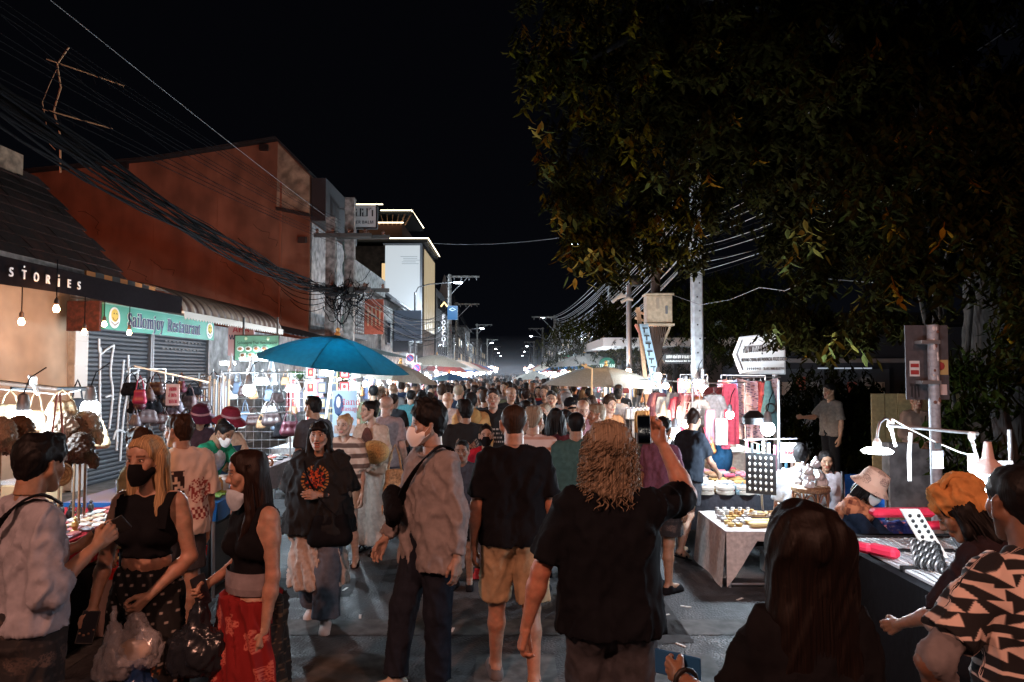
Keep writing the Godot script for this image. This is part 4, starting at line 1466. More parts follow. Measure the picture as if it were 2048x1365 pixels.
func build_left_far() -> void:
	var grey := mc(0.22, 0.21, 0.2, 0.85, 0.0, 1.0, 0.4)
	# ---- second building, behind the twin poles: louvres, parapets
	var b := thing("louvred_building", "dark shop house with louvred panels behind the twin concrete poles", "building", V(-7.1, 0, -29.2))
	part(b, "wall", mb().box(V(-4.0, 3.4, -4.0), V(8.0, 6.8, 7.9)), grey)
	part(b, "parapet", mb().box(V(0.1, 6.4, -4.0), V(0.5, 0.9, 7.8)), mc(0.4, 0.4, 0.38, 0.85, 0.0, 1.0, 0.6))
	for k in 14:
		part(b, "louvre", mb().box(V(0.12, 3.5 + k * 0.17, -2.2), V(0.2, 0.03, 3.6)), mc(0.5, 0.5, 0.5, 0.6))
	part(b, "shop_awning", mb().sheet(60, 2, func(u: float, v: float) -> Vector3: return V(lerpf(2.0, 0, v), 2.7 + 0.5 * v + 0.03 * sin(u * 120.0), 2.0 - u * 9.5)), mc(0.08, 0.13, 0.1, 0.6))
	facade(b, 0.05, -5.0, -7.8, 3.3, 1, 2.6, M.dull_steel, [0])
	var c := thing("gabled_shop_house", "low white gabled shop house below the bright billboard", "building", V(-7.0, 0, -37.4))
	part(c, "wall", mb().prism(PackedVector2Array([Vector2(-9, 0), Vector2(0, 0), Vector2(0, 6.0), Vector2(-1.6, 7.4), Vector2(-9, 7.0)]), -9.5, 0.0), mc(0.45, 0.44, 0.42, 0.85, 0.0, 1.0, 0.4))
	part(c, "roof", mb().bar(V(0.5, 5.9, -4.7), V(-1.7, 7.55, -4.7), 9.6, 0.12), mc(0.06, 0.06, 0.065, 0.7))
	part(c, "glass_front", mb().box(V(0.5, 4.4, -5.4), V(0.9, 2.4, 3.8)), mc(0.05, 0.055, 0.065, 0.2))
	facade(c, 0.02, -0.3, -3.2, 3.0, 1, 2.4, M.dull_steel, [])
	part(c, "red_awning", mb().sheet(2, 2, func(u: float, v: float) -> Vector3: return V(lerpf(2.2, 0.0, v), 2.5 + 0.6 * v, -u * 5.0)), mc(0.28, 0.06, 0.04, 0.8))
	part(c, "blue_sign", mb().box(V(1.2, 4.6, -1.5), V(1.5, 1.7, 0.1)), mc(0.15, 0.2, 0.28, 0.5))
	# ---- tall building outlined in light
	var d := thing("light_trimmed_building", "tall dark building whose roof edges are traced with strings of light", "building", V(0, 0, -55.0))
	part(d, "wall", mb().box(V(-10.0, 6.0, -4.0), V(6.0, 12.0, 8.0)), mc(0.16, 0.11, 0.08, 0.85, 0.0, 1.0, 0.3))
	part(d, "upper_storey", mb().box(V(-11.0, 13.2, -6.0), V(3.6, 2.6, 6.0)), mc(0.12, 0.05, 0.03, 0.85))
	part(d, "roof_slab", mb().box(V(-9.9, 12.35, -4.0), V(6.4, 0.2, 8.5)), M.black)
	part(d, "upper_roof", mb().box(V(-10.7, 15.2, -6.0), V(5.0, 0.2, 7.0)), M.black)
	var led := glow(1.0, 0.86, 0.6, 5.0)
	for l in [[[-12.6, 12.55, 0.3], [-6.6, 12.55, 0.3]], [[-6.6, 12.55, 0.3], [-6.6, 12.55, -8.3]], [[-10.9, 15.4, -2.4], [-8.3, 15.4, -2.4]], [[-8.3, 15.4, -2.4], [-8.2, 15.4, -9.4]], [[-13.2, 15.9, -2.4], [-10.7, 15.9, -2.4]], [[-13.0, 14.4, -2.5], [-9.0, 14.4, -2.5]]]:
		part(d, "light_string", mb().tube([V(l[0][0], l[0][1], l[0][2]), V(l[1][0], l[1][1], l[1][2])], 0.045, 5), led)
	for k in 7: part(d, "roof_beam", mb().bar(V(-11.0 + k * 0.35, 14.2, -2.6), V(-11.4 + k * 0.5, 15.1, -2.6), 0.05, 0.12), mc(0.4, 0.2, 0.1, 0.7))
	for k in 5: 
		part(d, "facade_glow", mb().box(V(-6.97, 8.6, -1.0 - k * 1.5), V(0.05, 6.4, 1.2)), glow(1.0, 0.8, 0.5, 0.42))  # glowing strips stand for the yellow light on the side wall
	var wn := part(d, "window", mb().box(V(-9.9, 9.0, 0.03), V(1.0, 3.6, 0.08)), M.black)
	for k in 4: part(wn, "pane", mb().box(V(-10.1 + 0.4 * (k % 2), 8.3 + 1.6 * int(k / 2), 0.06), V(0.36, 1.4, 0.08)), glow(1.0, 0.7, 0.35, 0.9))
	var bb := thing("lit_billboard", "huge white illuminated billboard below the light-trimmed roof", "billboard", V(0, 0, -50.0))
	part(bb, "screen", mb().box(V(-7.85, 7.6, 0), V(2.5, 7.0, 0.25)), glow(0.72, 0.78, 0.82, 0.75))
	part(bb, "frame", mb().box(V(-6.52, 7.6, 0), V(0.16, 7.1, 0.32)), M.dull_steel)
	part(bb, "frame", mb().box(V(-7.85, 11.2, 0), V(2.8, 0.12, 0.32)), M.dull_steel)
	# fine print on the billboard, too faint to read
	for k in 5:
		part(bb, "print_line", mb().box(V(-7.4 + 0.1 * (k % 3), 10.3 - k * 0.13, 0.129), V(1.2 - 0.2 * (k % 2), 0.035, 0.006)), mc(0.3, 0.32, 0.33, 0.8))
	lamp_light(V(-6.5, 6.5, -47.0), Color(0.85, 0.93, 1.0), 30.0, 1.0)
	# ---- further fronts
	var e := thing("hotel_building", "dark slim building with a lit vertical name and a pointed roof", "building", V(-7.2, 0, -66.0))
	part(e, "wall", mb().box(V(-3.0, 5.0, -7.0), V(6.0, 10.0, 14.0)), mc(0.06, 0.06, 0.065, 0.7))
	part(e, "spire", mb().prism(PackedVector2Array([Vector2(-0.7, 9.9), Vector2(0.5, 9.9), Vector2(0.0, 12.4)]), -9.0, -8.0), mc(0.4, 0.3, 0.25, 0.8))
	facade(e, 0.0, -1.0, -13.0, 3.2, 3, 2.2, M.dull_steel, [9, 12])
	var vs := "FOOCO!"
	for k in 6:
		letters(e, vs[k], 0.62, Transform3D(Basis.IDENTITY, V(0.75, 7.2 - k * 0.52, 0.2)), glow(0.9, 0.92, 1.0, 1.6), true, false, 0.05)
	part(e, "chevron_light", mb().tube([V(0.5, 8.2, 0.2), V(0.8, 8.6, 0.2), V(1.1, 8.2, 0.2)], 0.08, 5), glow(1.0, 0.75, 0.3, 3.0))
	var list := [[-7.0, 84.0, 16.0, 5.0, 6.6, "grey stepped building past the second lamp on the left"], [-7.0, 102.0, 14.0, 6.0, 8.6, "white flat-fronted building past the third lamp on the left"], [-7.2, 120.0, 24.0, 6.0, 7.0, "low pale terrace near the far end of the left side"], [-7.0, 148.0, 40.0, 7.0, 9.0, "dim building row closing the far left of the street"],
		[8.0, 64.0, 18.0, 6.0, 5.0, "low white shop with globe lamps on the right"], [8.0, 90.0, 30.0, 7.0, 6.5, "pale two-storey front in the middle right distance"], [8.0, 130.0, 50.0, 7.0, 8.0, "dim building row closing the far right of the street"]]
	for q in list:
		var h := thing("distant_building", q[5], "building", V(q[0], 0, -q[1]))
		var sgn := signf(q[0])
		part(h, "wall", mb().box(V(sgn * q[3] * 0.5, q[4] * 0.5, -q[2] * 0.5), V(q[3], q[4], q[2])), mc(0.42, 0.41, 0.4, 0.85, 0.0, 1.0, 0.3))
		part(h, "roof", mb().box(V(sgn * q[3] * 0.5, q[4] + 0.12, -q[2] * 0.5), V(q[3] + 0.6, 0.24, q[2] + 0.3)), mc(0.08, 0.07, 0.07, 0.8))
		for k in int(q[2] / 3.5):
			for f in 2:
				part(h, "window", mb().box(V(-sgn * 0.02, 3.9 + f * 2.1, -1.8 - k * 3.5), V(0.07, 1.2, 1.4)), mc(0.03, 0.03, 0.04, 0.2) if (k + f) % 3 else glow(1.0, 0.8, 0.55, 0.5))
	# ---- twin concrete poles
	for q in [[-5.72, 22.0, 6.9, "left of the twin concrete poles rising behind the blue umbrella"], [-5.2, 22.3, 7.6, "right of the twin concrete poles, dark green creeper down one face"]]:
		var p := thing("utility_pole", q[3], "utility pole", V(q[0], 0, -q[1]))
		part(p, "shaft", mb().bar(V(0, 0, 0), V(0, q[2], 0), 0.30, 0.26), M.concrete)
		for k in 2:
			var arm := part(p, "crossarm", mb().bar(V(-0.5, 4.6 + k * 1.7, 0.2), V(1.3, 4.6 + k * 1.7, 0.2), 0.1, 0.12), mc(0.06, 0.055, 0.05, 0.8))
			for j in 4: part(arm, "insulator", mb().lathe([Vector2(0.03, 0), Vector2(0.06, 0.03), Vector2(0.03, 0.06), Vector2(0.06, 0.09), Vector2(0.02, 0.15)], 8, V(-0.4 + j * 0.5, 4.66 + k * 1.7, 0.2)), mc(0.2, 0.1, 0.07, 0.3))
		if q[0] > -5.5:
			part(p, "creeper", mb().sheet(2, 20, func(u: float, v: float) -> Vector3: return V(-0.17 - 0.07 * sin(v * 40.0), 1.0 + v * 5.2, lerpf(-0.12, 0.16, u) + 0.05 * sin(v * 31.0 + u * 5.0))), mc(0.02, 0.06, 0.04, 0.8))
	# tangle of slack cable on the poles
	var tg := thing("cable_tangle", "dark tangle of slack cable loops hung on the twin concrete poles", "cable", V(-5.3, 4.4, -21.7))
	for k in 46:
		var p0 := V(rng.randf_range(-0.6, 0.3), rng.randf_range(-0.3, 0.6), rng.randf_range(-0.1, 0.2))
		var p1 := p0 + V(rng.randf_range(0.15, 1.0), rng.randf_range(-0.5, 0.4), rng.randf_range(-0.2, 0.2))
		var pts := sag(p0, p1, rng.randf_range(0.1, 0.7), 9)
		for i in pts.size(): pts[i] += V(0.03 * sin(i * 1.9 + k), 0.02 * sin(i * 2.3 + k * 3.0), 0)
		part(tg, "cable_loop", mb().tube(pts, rng.randf_range(0.005, 0.016), 4, false), M.cable)
	for k in 5: part(tg, "splice_box", mb().box(V(-0.3 + 0.22 * k, 0.1 * sin(k * 2.0), 0.12), V(0.3, 0.1, 0.1), 0.02), M.black)
	# ---- signs over the street on the left
	var ts := thing("balm_shop_sign", "white double-sided box sign with Thai and English lettering high beside the concrete pole", "sign", at(722, 434, 26.0))
	part(ts, "box", mb().box(Vector3.ZERO, V(1.16, 0.84, 0.16)), mc(0.55, 0.55, 0.55, 0.6))
	part(ts, "frame", mb().box(V(0.6, 0, 0), V(0.05, 0.9, 0.2)), M.black)
	part(ts, "frame", mb().box(V(0.0, -0.44, 0), V(1.2, 0.05, 0.2)), M.black)
	thai_text(ts, "กุยยา", 0.32, Transform3D(Basis.IDENTITY, V(0.02, 0.0, 0.085)), M.black, 0.17, 0.95)
	letters(ts, "TIGER BALM", 0.16, Transform3D(Basis.IDENTITY, V(0.02, -0.22, 0.085)), mc(0.05, 0.05, 0.06, 0.6), true, false, 0.006)
	part(ts, "arm", mb().bar(V(-0.6, 0.3, 0), V(-1.6, 0.3, 0), 0.06, 0.06), M.dull_steel)
	var rs := thing("brick_red_sign", "brick-red hanging sign with raised pale characters beyond the twin poles", "sign", at(748, 634, 27.0))
	part(rs, "board", mb().box(Vector3.ZERO, V(0.72, 1.35, 0.1)), mc(0.42, 0.12, 0.08, 0.8, 0.0, 0.4, 1.0))
	for k in 4: part(rs, "character", mb().box(V(-0.22 + k * 0.15, 0.02, 0.06), V(0.05, 0.75, 0.03)).box(V(-0.19 + k * 0.15, 0.2 - 0.13 * (k % 3), 0.06), V(0.1, 0.06, 0.034)), mc(0.45, 0.35, 0.25, 0.5))
	var bs := thing("blue_light_sign", "blue backlit square sign with a pale oval, below the first left street lamp", "sign", at(905, 626, 44.0))
	part(bs, "panel", mb().box(Vector3.ZERO, V(0.62, 0.86, 0.2)), glow(0.02, 0.16, 0.40, 0.9))
	part(bs, "oval", mb().tube([V(-0.2, 0.2, 0.11), V(0, 0.3, 0.11), V(0.2, 0.2, 0.11), V(0, 0.12, 0.11), V(-0.2, 0.2, 0.11)], 0.03, 4), glow(0.6, 0.85, 1.0, 1.2))
	var ns := thing("red_neon_sign", "red neon shop sign glowing low on the left behind the umbrellas", "sign", at(876, 725, 34.0))
	part(ns, "board", mb().box(Vector3.ZERO, V(0.8, 0.22, 0.06)), mc(0.2, 0.02, 0.02, 0.6))
	letters(ns, "Sunergy", 0.2, Transform3D(Basis.IDENTITY, V(0, 0, 0.04)), glow(1.0, 0.12, 0.10, 4.0), true, false, 0.02)
	# no-parking discs on their posts
	var np := thing("no_parking_sign", "no-parking disc lower of the pair beside the blue umbrella", "sign", at(833, 738, 21.0))
	part(np, "plate", mb().box(V(0, 0, -0.02), V(0.26, 0.34, 0.02)), M.white)
	part(np, "disc", mb().ball(V(0, 0.02, -0.004), V(0.10, 0.10, 0.012), 18, 6), mc(0.02, 0.04, 0.2, 0.5))
	part(np, "ring", mb().tube(ring_points(0.11, 20, 0.01, V(0, 0.02, 0)), 0.014, 5, false), M.red)
	part(np, "slash", mb().bar(V(-0.07, 0.09, 0.014), V(0.07, -0.05, 0.014), 0.01, 0.02), M.red)
	part(np, "post", mb().tube([V(0, 0.4, -0.05), V(0, -2.1, -0.05)], 0.025, 6), M.dull_steel)
	again(np, "no-parking disc upper of the pair, partly behind the blue umbrella's edge", at(820, 718, 23.0), 0.0, 1.0)
	again(np, "no-parking disc farther along on the left, below the lamp pole", at(912, 738, 38.0), 0.0, 1.1)

func ring_points(r: float, n: int, z: float, o := Vector3.ZERO) -> Array:
	var p := []
	for k in n + 1: p.append(o + V(cos(TAU * k / n) * r, sin(TAU * k / n) * r, z))
	return p

func build_street_lamps() -> void:
	var list := [[-5.7, 41.0, 7.2, 2.3, "first on the left, before the dark slim building"], [-5.6, 84.0, 7.2, 1.8, "second on the left"], [-5.6, 125.0, 7.2, 1.8, "third on the left"], [-5.6, 158.0, 7.2, 1.8, "fourth on the left"], [-5.6, 190.0, 7.2, 1.8, "fifth on the left"], [-5.6, 225.0, 7.2, 1.8, "farthest on the left"],
		[4.6, 33.0, 8.0, -1.4, "glimpsed through the leaves at the tree's lower left edge"], [5.2, 76.0, 7.9, -1.7, "tallest seen on the right, beyond the tree"], [5.2, 118.0, 8.0, -1.8, "second beyond the tree on the right"], [5.2, 152.0, 7.6, -1.8, "third beyond the tree on the right"], [5.2, 185.0, 7.4, -1.8, "fourth beyond the tree on the right"], [5.2, 220.0, 7.2, -1.8, "farthest on the right"]]
	var gm := glow(0.85, 0.93, 1.0, 38.0)
	var far := glow(0.85, 0.93, 1.0, 60.0)
	for l in list:
		var s := thing("street_lamp", "street lamp on a curved arm, " + l[4], "street lamp", V(l[0], 0.12, -l[1]), 0.0, "street lamps down both sides of the road")
		var h: float = l[2] - 0.12
		part(s, "pole", mb().tube([Vector3.ZERO, V(0, h - 0.5, 0)], [0.09, 0.06], 8), M.dull_steel)
		part(s, "arm", mb().tube([V(0, h - 0.6, 0), V(l[3] * 0.08, h - 0.2, 0), V(l[3] * 0.35, h - 0.02, 0), V(l[3], h + 0.12, 0)], 0.035, 6), M.dull_steel)
		part(s, "head", mb().box(V(l[3] * 1.1, h + 0.12, 0), V(0.6, 0.08, 0.2), 0.03), M.dull_steel)
		part(s, "lamp_glass", mb().box(V(l[3] * 1.1, h + 0.055, 0), V(0.5, 0.05, 0.17), 0.015), gm if l[1] < 80.0 else far)
		if l[1] < 130.0:
			lamp_light(V(l[0] + l[3] * 1.1, 0.12 + h - 0.05, -l[1]), COOL, 26.0, 0.12)
	# unseen warm street lamps, placed to light the near people and the orange wall
	for q in [[V(4.4, 0, 4.2), 7.4, "behind the lens on the right, lighting the people"], [V(-3.4, 0, 4.0), 7.0, "behind the lens on the left, lighting the people"], [V(-12.6, 0, -13.2), 6.6, "out of view behind the café to light the orange wall"]]:
		var s := thing("unseen_street_lamp", "unseen warm street lamp placed " + q[2], "street lamp", q[0])
		part(s, "pole", mb().tube([V(0, 0, 0), V(0, q[1], 0)], [0.09, 0.06], 8), M.dull_steel)
		part(s, "head", mb().box(V(0, q[1] + 0.1, -0.3), V(0.3, 0.14, 0.7), 0.04), M.dull_steel)
		part(s, "lamp_glass", mb().box(V(0, q[1], -0.35), V(0.22, 0.05, 0.45), 0.015), glow(1.0, 0.4, 0.15, 8.0))
		if q[0].z > 0.0: spot_light(q[0] + V(0, q[1] - 0.08, -0.35), V(1.2 if q[0].x > 0.0 else 0.4, 0, -4.5), UNSEEN_LAMP_WARM, 36.0 if q[0].x > 0.0 else 68.0, 33.0, 0.14)
		else: lamp_light(q[0] + V(0, q[1] - 0.1, -0.35), Color(1.0, 0.55, 0.40), 21.0, 0.14)
	# concrete poles with crossarms farther down the street
	var poles := [[-4.2, 47.0, 8.6, "with a timber crossarm beside the first left street lamp"], [-4.9, 62.0, 8.2, "second down the left side"], [-4.6, 92.0, 8.4, "third down the left side"], [-4.6, 130.0, 8.2, "fourth down the left side"], [-4.6, 165.0, 8.2, "last seen on the left"],
		[3.7, 60.0, 6.9, "where the slack cables gather on the right"], [4.4, 100.0, 8.4, "with a wide crossarm in the right distance"], [4.4, 140.0, 8.2, "farther in the right distance"], [4.4, 175.0, 8.2, "last seen on the right"]]
	for q in poles:
		var p := thing("utility_pole", "concrete utility pole " + q[3], "utility pole", V(q[0], 0, -q[1]), 0.0, "utility poles down the street")
		part(p, "shaft", mb().tube([Vector3.ZERO, V(0, q[2], 0)], [0.17, 0.12], 8), M.concrete)
		var sx := signf(q[0]) * -1.0
		var arm := part(p, "crossarm", mb().bar(V(sx * -0.2, q[2] - 0.15, 0), V(sx * 2.0, q[2] - 0.15, 0), 0.1, 0.12), M.concrete)
		for k in 4: part(arm, "insulator", mb().lathe([Vector2(0.03, -0.3), Vector2(0.06, -0.2), Vector2(0.03, 0)], 6, V(sx * (0.3 + 0.5 * k), q[2] - 0.1, 0)), M.dull_steel)
		part(p, "stay", mb().bar(V(0, q[2] - 1.4, 0), V(sx * 1.2, q[2] - 0.2, 0), 0.05, 0.05), M.dull_steel)

func sag(a: Vector3, b: Vector3, s: float, n := 14) -> Array:
	var p := []
	for k in n + 1:
		var t := float(k) / n
		p.append(a.lerp(b, t) - V(0, 4.0 * s * t * (1.0 - t), 0))
	return p

func wire(a: Vector3, b: Vector3, s: float, r: float, m: Material, label: String, group: String) -> void:
	solo("wire", mb().tube(sag(a, b, s), r, 4, false), m, label, "cable", Vector3.ZERO, 0.0, group)

func build_cables() -> void:
	# thick bundle from the twin poles to the near left
	var ends := [V(-3.0, 4.25, 1.0), V(-5.45, 4.55, -21.8)]
	var bn := thing("cable_bundle", "thick sagging bundle of black cables crossing before the orange wall", "cable", ends[1])
	for k in 19:
		var j := V(rng.randf_range(-0.06, 0.06), rng.randf_range(-0.08, 0.08), 0)
		var pts := sag(ends[0] + j - ends[1], j * 1.2, rng.randf_range(0.42, 0.66), 22)
		for i in pts.size(): pts[i] += V(0.03 * sin(i * 0.9 + k), 0.045 * sin(i * 1.3 + k * 2.0), 0)
		part(bn, "cable", mb().tube(pts, rng.randf_range(0.006, 0.015), 4, false), M.cable)
	var grp := "overhead wires on the left"
	for k in 9:
		wire(V(-3.1 - 0.07 * k, 3.5 + 0.13 * k, 1.0), V(-5.4, 6.0 + 0.1 * k, -21.9), 0.12 + 0.04 * (k % 3), 0.005, M.cable, "thin black overhead wire crossing the sky and the orange wall", grp)
	wire(at(100, 0, 5.5), at(690, 460, 22.0), 0.05, 0.0045, M.grey_cable, "single pale overhead wire running straight down from the top left corner area", "")
	wire(at(0, 30, 5.5), at(560, 440, 20.0), 0.2, 0.004, M.cable, "thin wire passing in front of the upper aerial", "")
	for k in 7:
		wire(V(-7.6 - k * 0.3, 4.5 + 0.35 * k, -23.8), V(-5.6, 4.3 + 0.08 * k, -21.9), 0.4, 0.012, M.cable, "slack service wire between the orange wall and the twin poles", "service wires on the orange wall")
	# down the left side
	for k in 18:
		wire(V(-5.2 + rng.randf_range(-0.2, 0.3), 4.1 + rng.randf() * 0.9, -22.0), V(-4.3 + rng.randf_range(-0.2, 0.2), 4.4 + 0.12 * k, -47.0), rng.randf_range(0.6, 1.6), 0.011, M.cable if k % 3 else M.grey_cable, "slack street cable from the twin poles to the next pole on the left", "left street cables")
	for k in 12:
		wire(V(-4.3, 5.0 + 0.3 * k, -47.0), V(-4.8, 4.6 + 0.3 * k, -92.0), rng.randf_range(0.6, 1.4), 0.016, M.cable, "slack cable in the left distance", "far left cables")
	wire(at(860, 486, 46.0), at(1160, 470, 33.0), 0.25, 0.02, M.grey_cable, "pale wire spanning the road high between the two rows of lamps", "")
	# right side: far pole to near pole
	var rg := "slack cables on the right of the street"
	for k in 26:
		var a := V(3.7 + rng.randf_range(-0.1, 0.2), 4.4 + 0.1 * k, -60.0)
		var b := V(4.0 + rng.randf_range(-0.12, 0.1), 4.6 + 0.075 * k, -15.1)
		wire(a, b, 1.25 - 0.025 * k + rng.randf_range(-0.1, 0.1), 0.014, M.pale_cable, "slack pale cable climbing from the far right pole into the leaves", rg)
	for k in 14:
		wire(V(3.7, 4.3 + 0.16 * k, -60.0), V(4.4, 4.6 + 0.2 * k, -100.0), rng.randf_range(0.7, 1.4), 0.02, M.pale_cable, "slack cable beyond the far right pole", "far right cables")
	for k in 24:
		var b := V(4.3 + rng.randf_range(0, 1.0), 4.0 + 0.09 * k, -6.2 - rng.randf())
		wire(V(4.1, 4.1 + 0.09 * k, -15.0), b, rng.randf_range(0.08, 0.3), 0.006, M.pale_cable if k % 2 else M.cable, "thin cable running from the concrete pole into the dark tree", "near right cables")
	solo("drooping_wire", mb().tube([at(1345, 590, 15), at(1400, 610, 14.5), at(1460, 600, 13.0), at(1520, 575, 11.0), at(1570, 582, 10.0), at(1628, 555, 9.0), at(1700, 562, 8.5), at(1760, 566, 8.0)], 0.006, 5), M.grey_cable, "single pale drooping wire below the tree's leaves", "cable")

func build_right_side() -> void:
	# ---- concrete pole on the right pavement
	var p := thing("utility_pole", "tall pale square concrete pole with bolt holes, left of the police sign", "utility pole", V(4.0, 0.12, -15.1))
	part(p, "shaft", mb().box(V(0, 4.0, 0), V(0.22, 8.0, 0.24), 0.03), mc(0.42, 0.44, 0.47, 0.9, 0.0, 0.4, 0.8))
	for k in 14: part(p, "bolt_hole", mb().ball(V(0.03 if k % 2 else -0.02, 2.3 + k * 0.3, 0.131), V(0.02, 0.02, 0.006), 8, 4), M.black)
	for k in 2:
		part(p, "conduit", mb().tube([V(-0.07 + k * 0.14, 0, 0.19), V(-0.07 + k * 0.14, 1.95, 0.19)], 0.05, 8), M.steel)
	part(p, "clamp_band", mb().box(V(0, 1.7, 0.06), V(0.34, 0.05, 0.4)), M.dull_steel)
	# ---- thin lamp post with a round flood lamp and cable hardware
	var q := thing("lamp_post", "thin grey post with a dark round flood lamp and cable clamps at its top", "post", V(3.35, 0.0, -20.0))
	part(q, "post", mb().tube([Vector3.ZERO, V(0, 4.5, 0)], 0.075, 8), M.steel)
	part(q, "flood_lamp", mb().ball(V(0.18, 4.62, 0.05), V(0.2, 0.17, 0.16), 14, 8), M.black)
	for k in 4: part(q, "cable_clamp", mb().tube([V(-0.5 + k * 0.13, 4.0 + 0.12 * (k % 2), 0.1), V(-0.2 + k * 0.1, 4.25 - 0.06 * k, 0.15)], 0.05, 7), mc(0.5, 0.5, 0.48, 0.5))
	# ---- cabinet on its bracket
	var c := at(1316, 620, 17.0)
	var b := thing("meter_cabinet", "beige steel junction cabinet mounted high on a pole bracket", "cabinet", V(c.x, 0.0, c.z))
	var cream := mc(0.58, 0.44, 0.30, 0.6, 0.0, 0.4, 1.0)
	part(b, "pole", mb().tube([V(0.02, 0, -0.35), V(0.02, 5.4, -0.35)], 0.12, 8), M.dark_wood)
	part(b, "box", mb().box(V(0, c.y, 0), V(0.62, 0.68, 0.42), 0.02), cream)
	part(b, "roof", mb().box(V(0, c.y + 0.36, 0.02), V(0.70, 0.05, 0.5), 0.015), cream)
	var dr := part(b, "door", mb().box(V(0, c.y, 0.216), V(0.54, 0.58, 0.014)), cream)
	part(dr, "handle", mb().box(V(0.16, c.y - 0.02, 0.235), V(0.06, 0.2, 0.03), 0.01), M.dull_steel)
	part(dr, "vent", mb().box(V(-0.05, c.y + 0.14, 0.23), V(0.07, 0.26, 0.02)), mc(0.35, 0.27, 0.2, 0.6))
	part(b, "bracket", mb().bar(V(-0.34, c.y - 0.38, 0.1), V(0.34, c.y - 0.38, 0.1), 0.4, 0.05), cream)
	part(b, "bracket", mb().bar(V(0.28, c.y - 0.4, 0.1), V(0.1, c.y - 0.95, -0.2), 0.04, 0.04), cream)
	for k in 9: part(b, "cable", mb().tube([V(-0.25 + k * 0.055, c.y - 0.35, 0.05), V(-0.22 + k * 0.045, c.y - 0.65, 0.06), V(-0.05 + k * 0.02, c.y - 0.95, -0.15), V(-0.06 + k * 0.02, c.y - 2.0, -0.2)], 0.016, 5), M.dark_wood)
	# ---- leaning props and a lettered strip tied beside it
	var s := thing("leaning_ladder", "orange-brown timber props leaning up beside the cabinet", "prop", at(1290, 850, 16.0))
	var o: Vector3 = s.position
	part(s, "rail", mb().bar(at(1301, 860, 16.0) - o, at(1276, 615, 16.0) - o, 0.09, 0.06), mc(0.5, 0.28, 0.15, 0.7, 0.0, 0.4, 2.0))
	part(s, "rail", mb().bar(at(1292, 690, 15.9) - o, at(1271, 650, 15.9) - o, 0.06, 0.05), mc(0.42, 0.12, 0.07, 0.7))
	for k in 3: part(s, "rung", mb().bar(at(1270, 622 + k * 14, 16.0) - o, at(1288, 628 + k * 14, 16.0) - o, 0.05, 0.05), mc(0.5, 0.28, 0.15, 0.7))
	var ls := thing("lettered_strip", "long bluish lettered strip hanging down beside the leaning timber", "banner", at(1298, 720, 15.6))
	o = ls.position
	var a0 := at(1288, 648, 15.6) - o
	var a1 := at(1318, 795, 15.6) - o
	part(ls, "strip", mb().sheet(2, 10, func(u: float, v: float) -> Vector3: return a1.lerp(a0, v) + V((u - 0.5) * 0.2, 0, 0.03 * sin(v * 5.0))), mc(0.25, 0.35, 0.42, 0.7))
	for k in 9:
		var e := a0.lerp(a1, 0.06 + k * 0.105)
		part(ls, "character", mb().box(e + V(0, 0, 0.045), V(0.12, 0.035, 0.006)).box(e + V(0.02 * (k % 3) - 0.02, -0.05, 0.045), V(0.03, 0.11, 0.007)), M.black)
	# ---- soi sign
	var so := thing("lane_sign", "small black arrow-ended street sign with two pale lines of lettering", "sign", at(1358, 718, 15.4))
	part(so, "plate", mb().prism(PackedVector2Array([Vector2(-0.37, 0), Vector2(-0.31, -0.11), Vector2(0.31, -0.11), Vector2(0.37, 0), Vector2(0.31, 0.11), Vector2(-0.31, 0.11)]), -0.015, 0.015), M.black)
	thai_text(so, "ถนนราชดำเนิน ซอย", 0.07, Transform3D(Basis.IDENTITY, V(-0.03, 0.01, 0.017)), M.paper, 0.14, 0.62)
	letters(so, "1", 0.1, Transform3D(Basis.IDENTITY, V(0.26, 0.045, 0.017)), M.paper, true, false, 0.004)
	letters(so, "Ratchadamnoen Rd. Soi 1", 0.05, Transform3D(Basis.IDENTITY, V(0, -0.05, 0.017)), M.paper, true, false, 0.004)
	part(so, "post", mb().tube([V(0.3, 0.1, -0.05), V(0.3, -2.15, -0.05)], 0.03, 6), M.dull_steel)
	# ---- police station arrow sign
	var ps := thing("police_sign", "white arrow-shaped police station sign with Thai, English and Chinese lines", "sign", at(1519, 706, 12.0), -0.0)
	var pl := PackedVector2Array([Vector2(-0.455, -0.03), Vector2(-0.335, -0.36), Vector2(0.435, -0.37), Vector2(0.435, 0.36), Vector2(-0.335, 0.27)])
	part(ps, "plate", mb().prism(pl, -0.02, 0.02), mc(0.8, 0.8, 0.8, 0.5))
	for e in [[V(-0.325, -0.345, 0.021), V(0.42, -0.355, 0.021)], [V(0.42, -0.355, 0.021), V(0.42, 0.345, 0.021)], [V(0.42, 0.345, 0.021), V(-0.33, 0.258, 0.021)]]: part(ps, "border", mb().bar(e[0], e[1], 0.006, 0.004), M.dull_steel)
	for e in [[V(-0.405, -0.03, 0.022), V(-0.305, -0.3, 0.022)], [V(-0.405, -0.03, 0.022), V(-0.305, 0.215, 0.022)]]: part(ps, "chevron", mb().bar(e[0], e[1], 0.035, 0.006), M.black)
	var tilt := Basis(Vector3.BACK, 0.075)
	thai_text(ps, "สถานีตำรวจภูธรเมืองเชียงใหม่", 0.125, Transform3D(tilt, V(0.08, 0.02, 0.02)), M.black, 0.09, 0.34)
	letters(ps, "MUEANG CHIANG MAI PROVINCIAL POLICE STATION", 0.088, Transform3D(Basis(Vector3.BACK, 0.03), V(0.078, -0.115, 0.022)), M.black, true, false, 0.004, 0.36)
	letters(ps, "TEL.053-276040, 053-327191", 0.06, Transform3D(Basis.IDENTITY, V(0.235, -0.275, 0.022)), M.black, false, false, 0.004, 0.46)
	var g := mb()
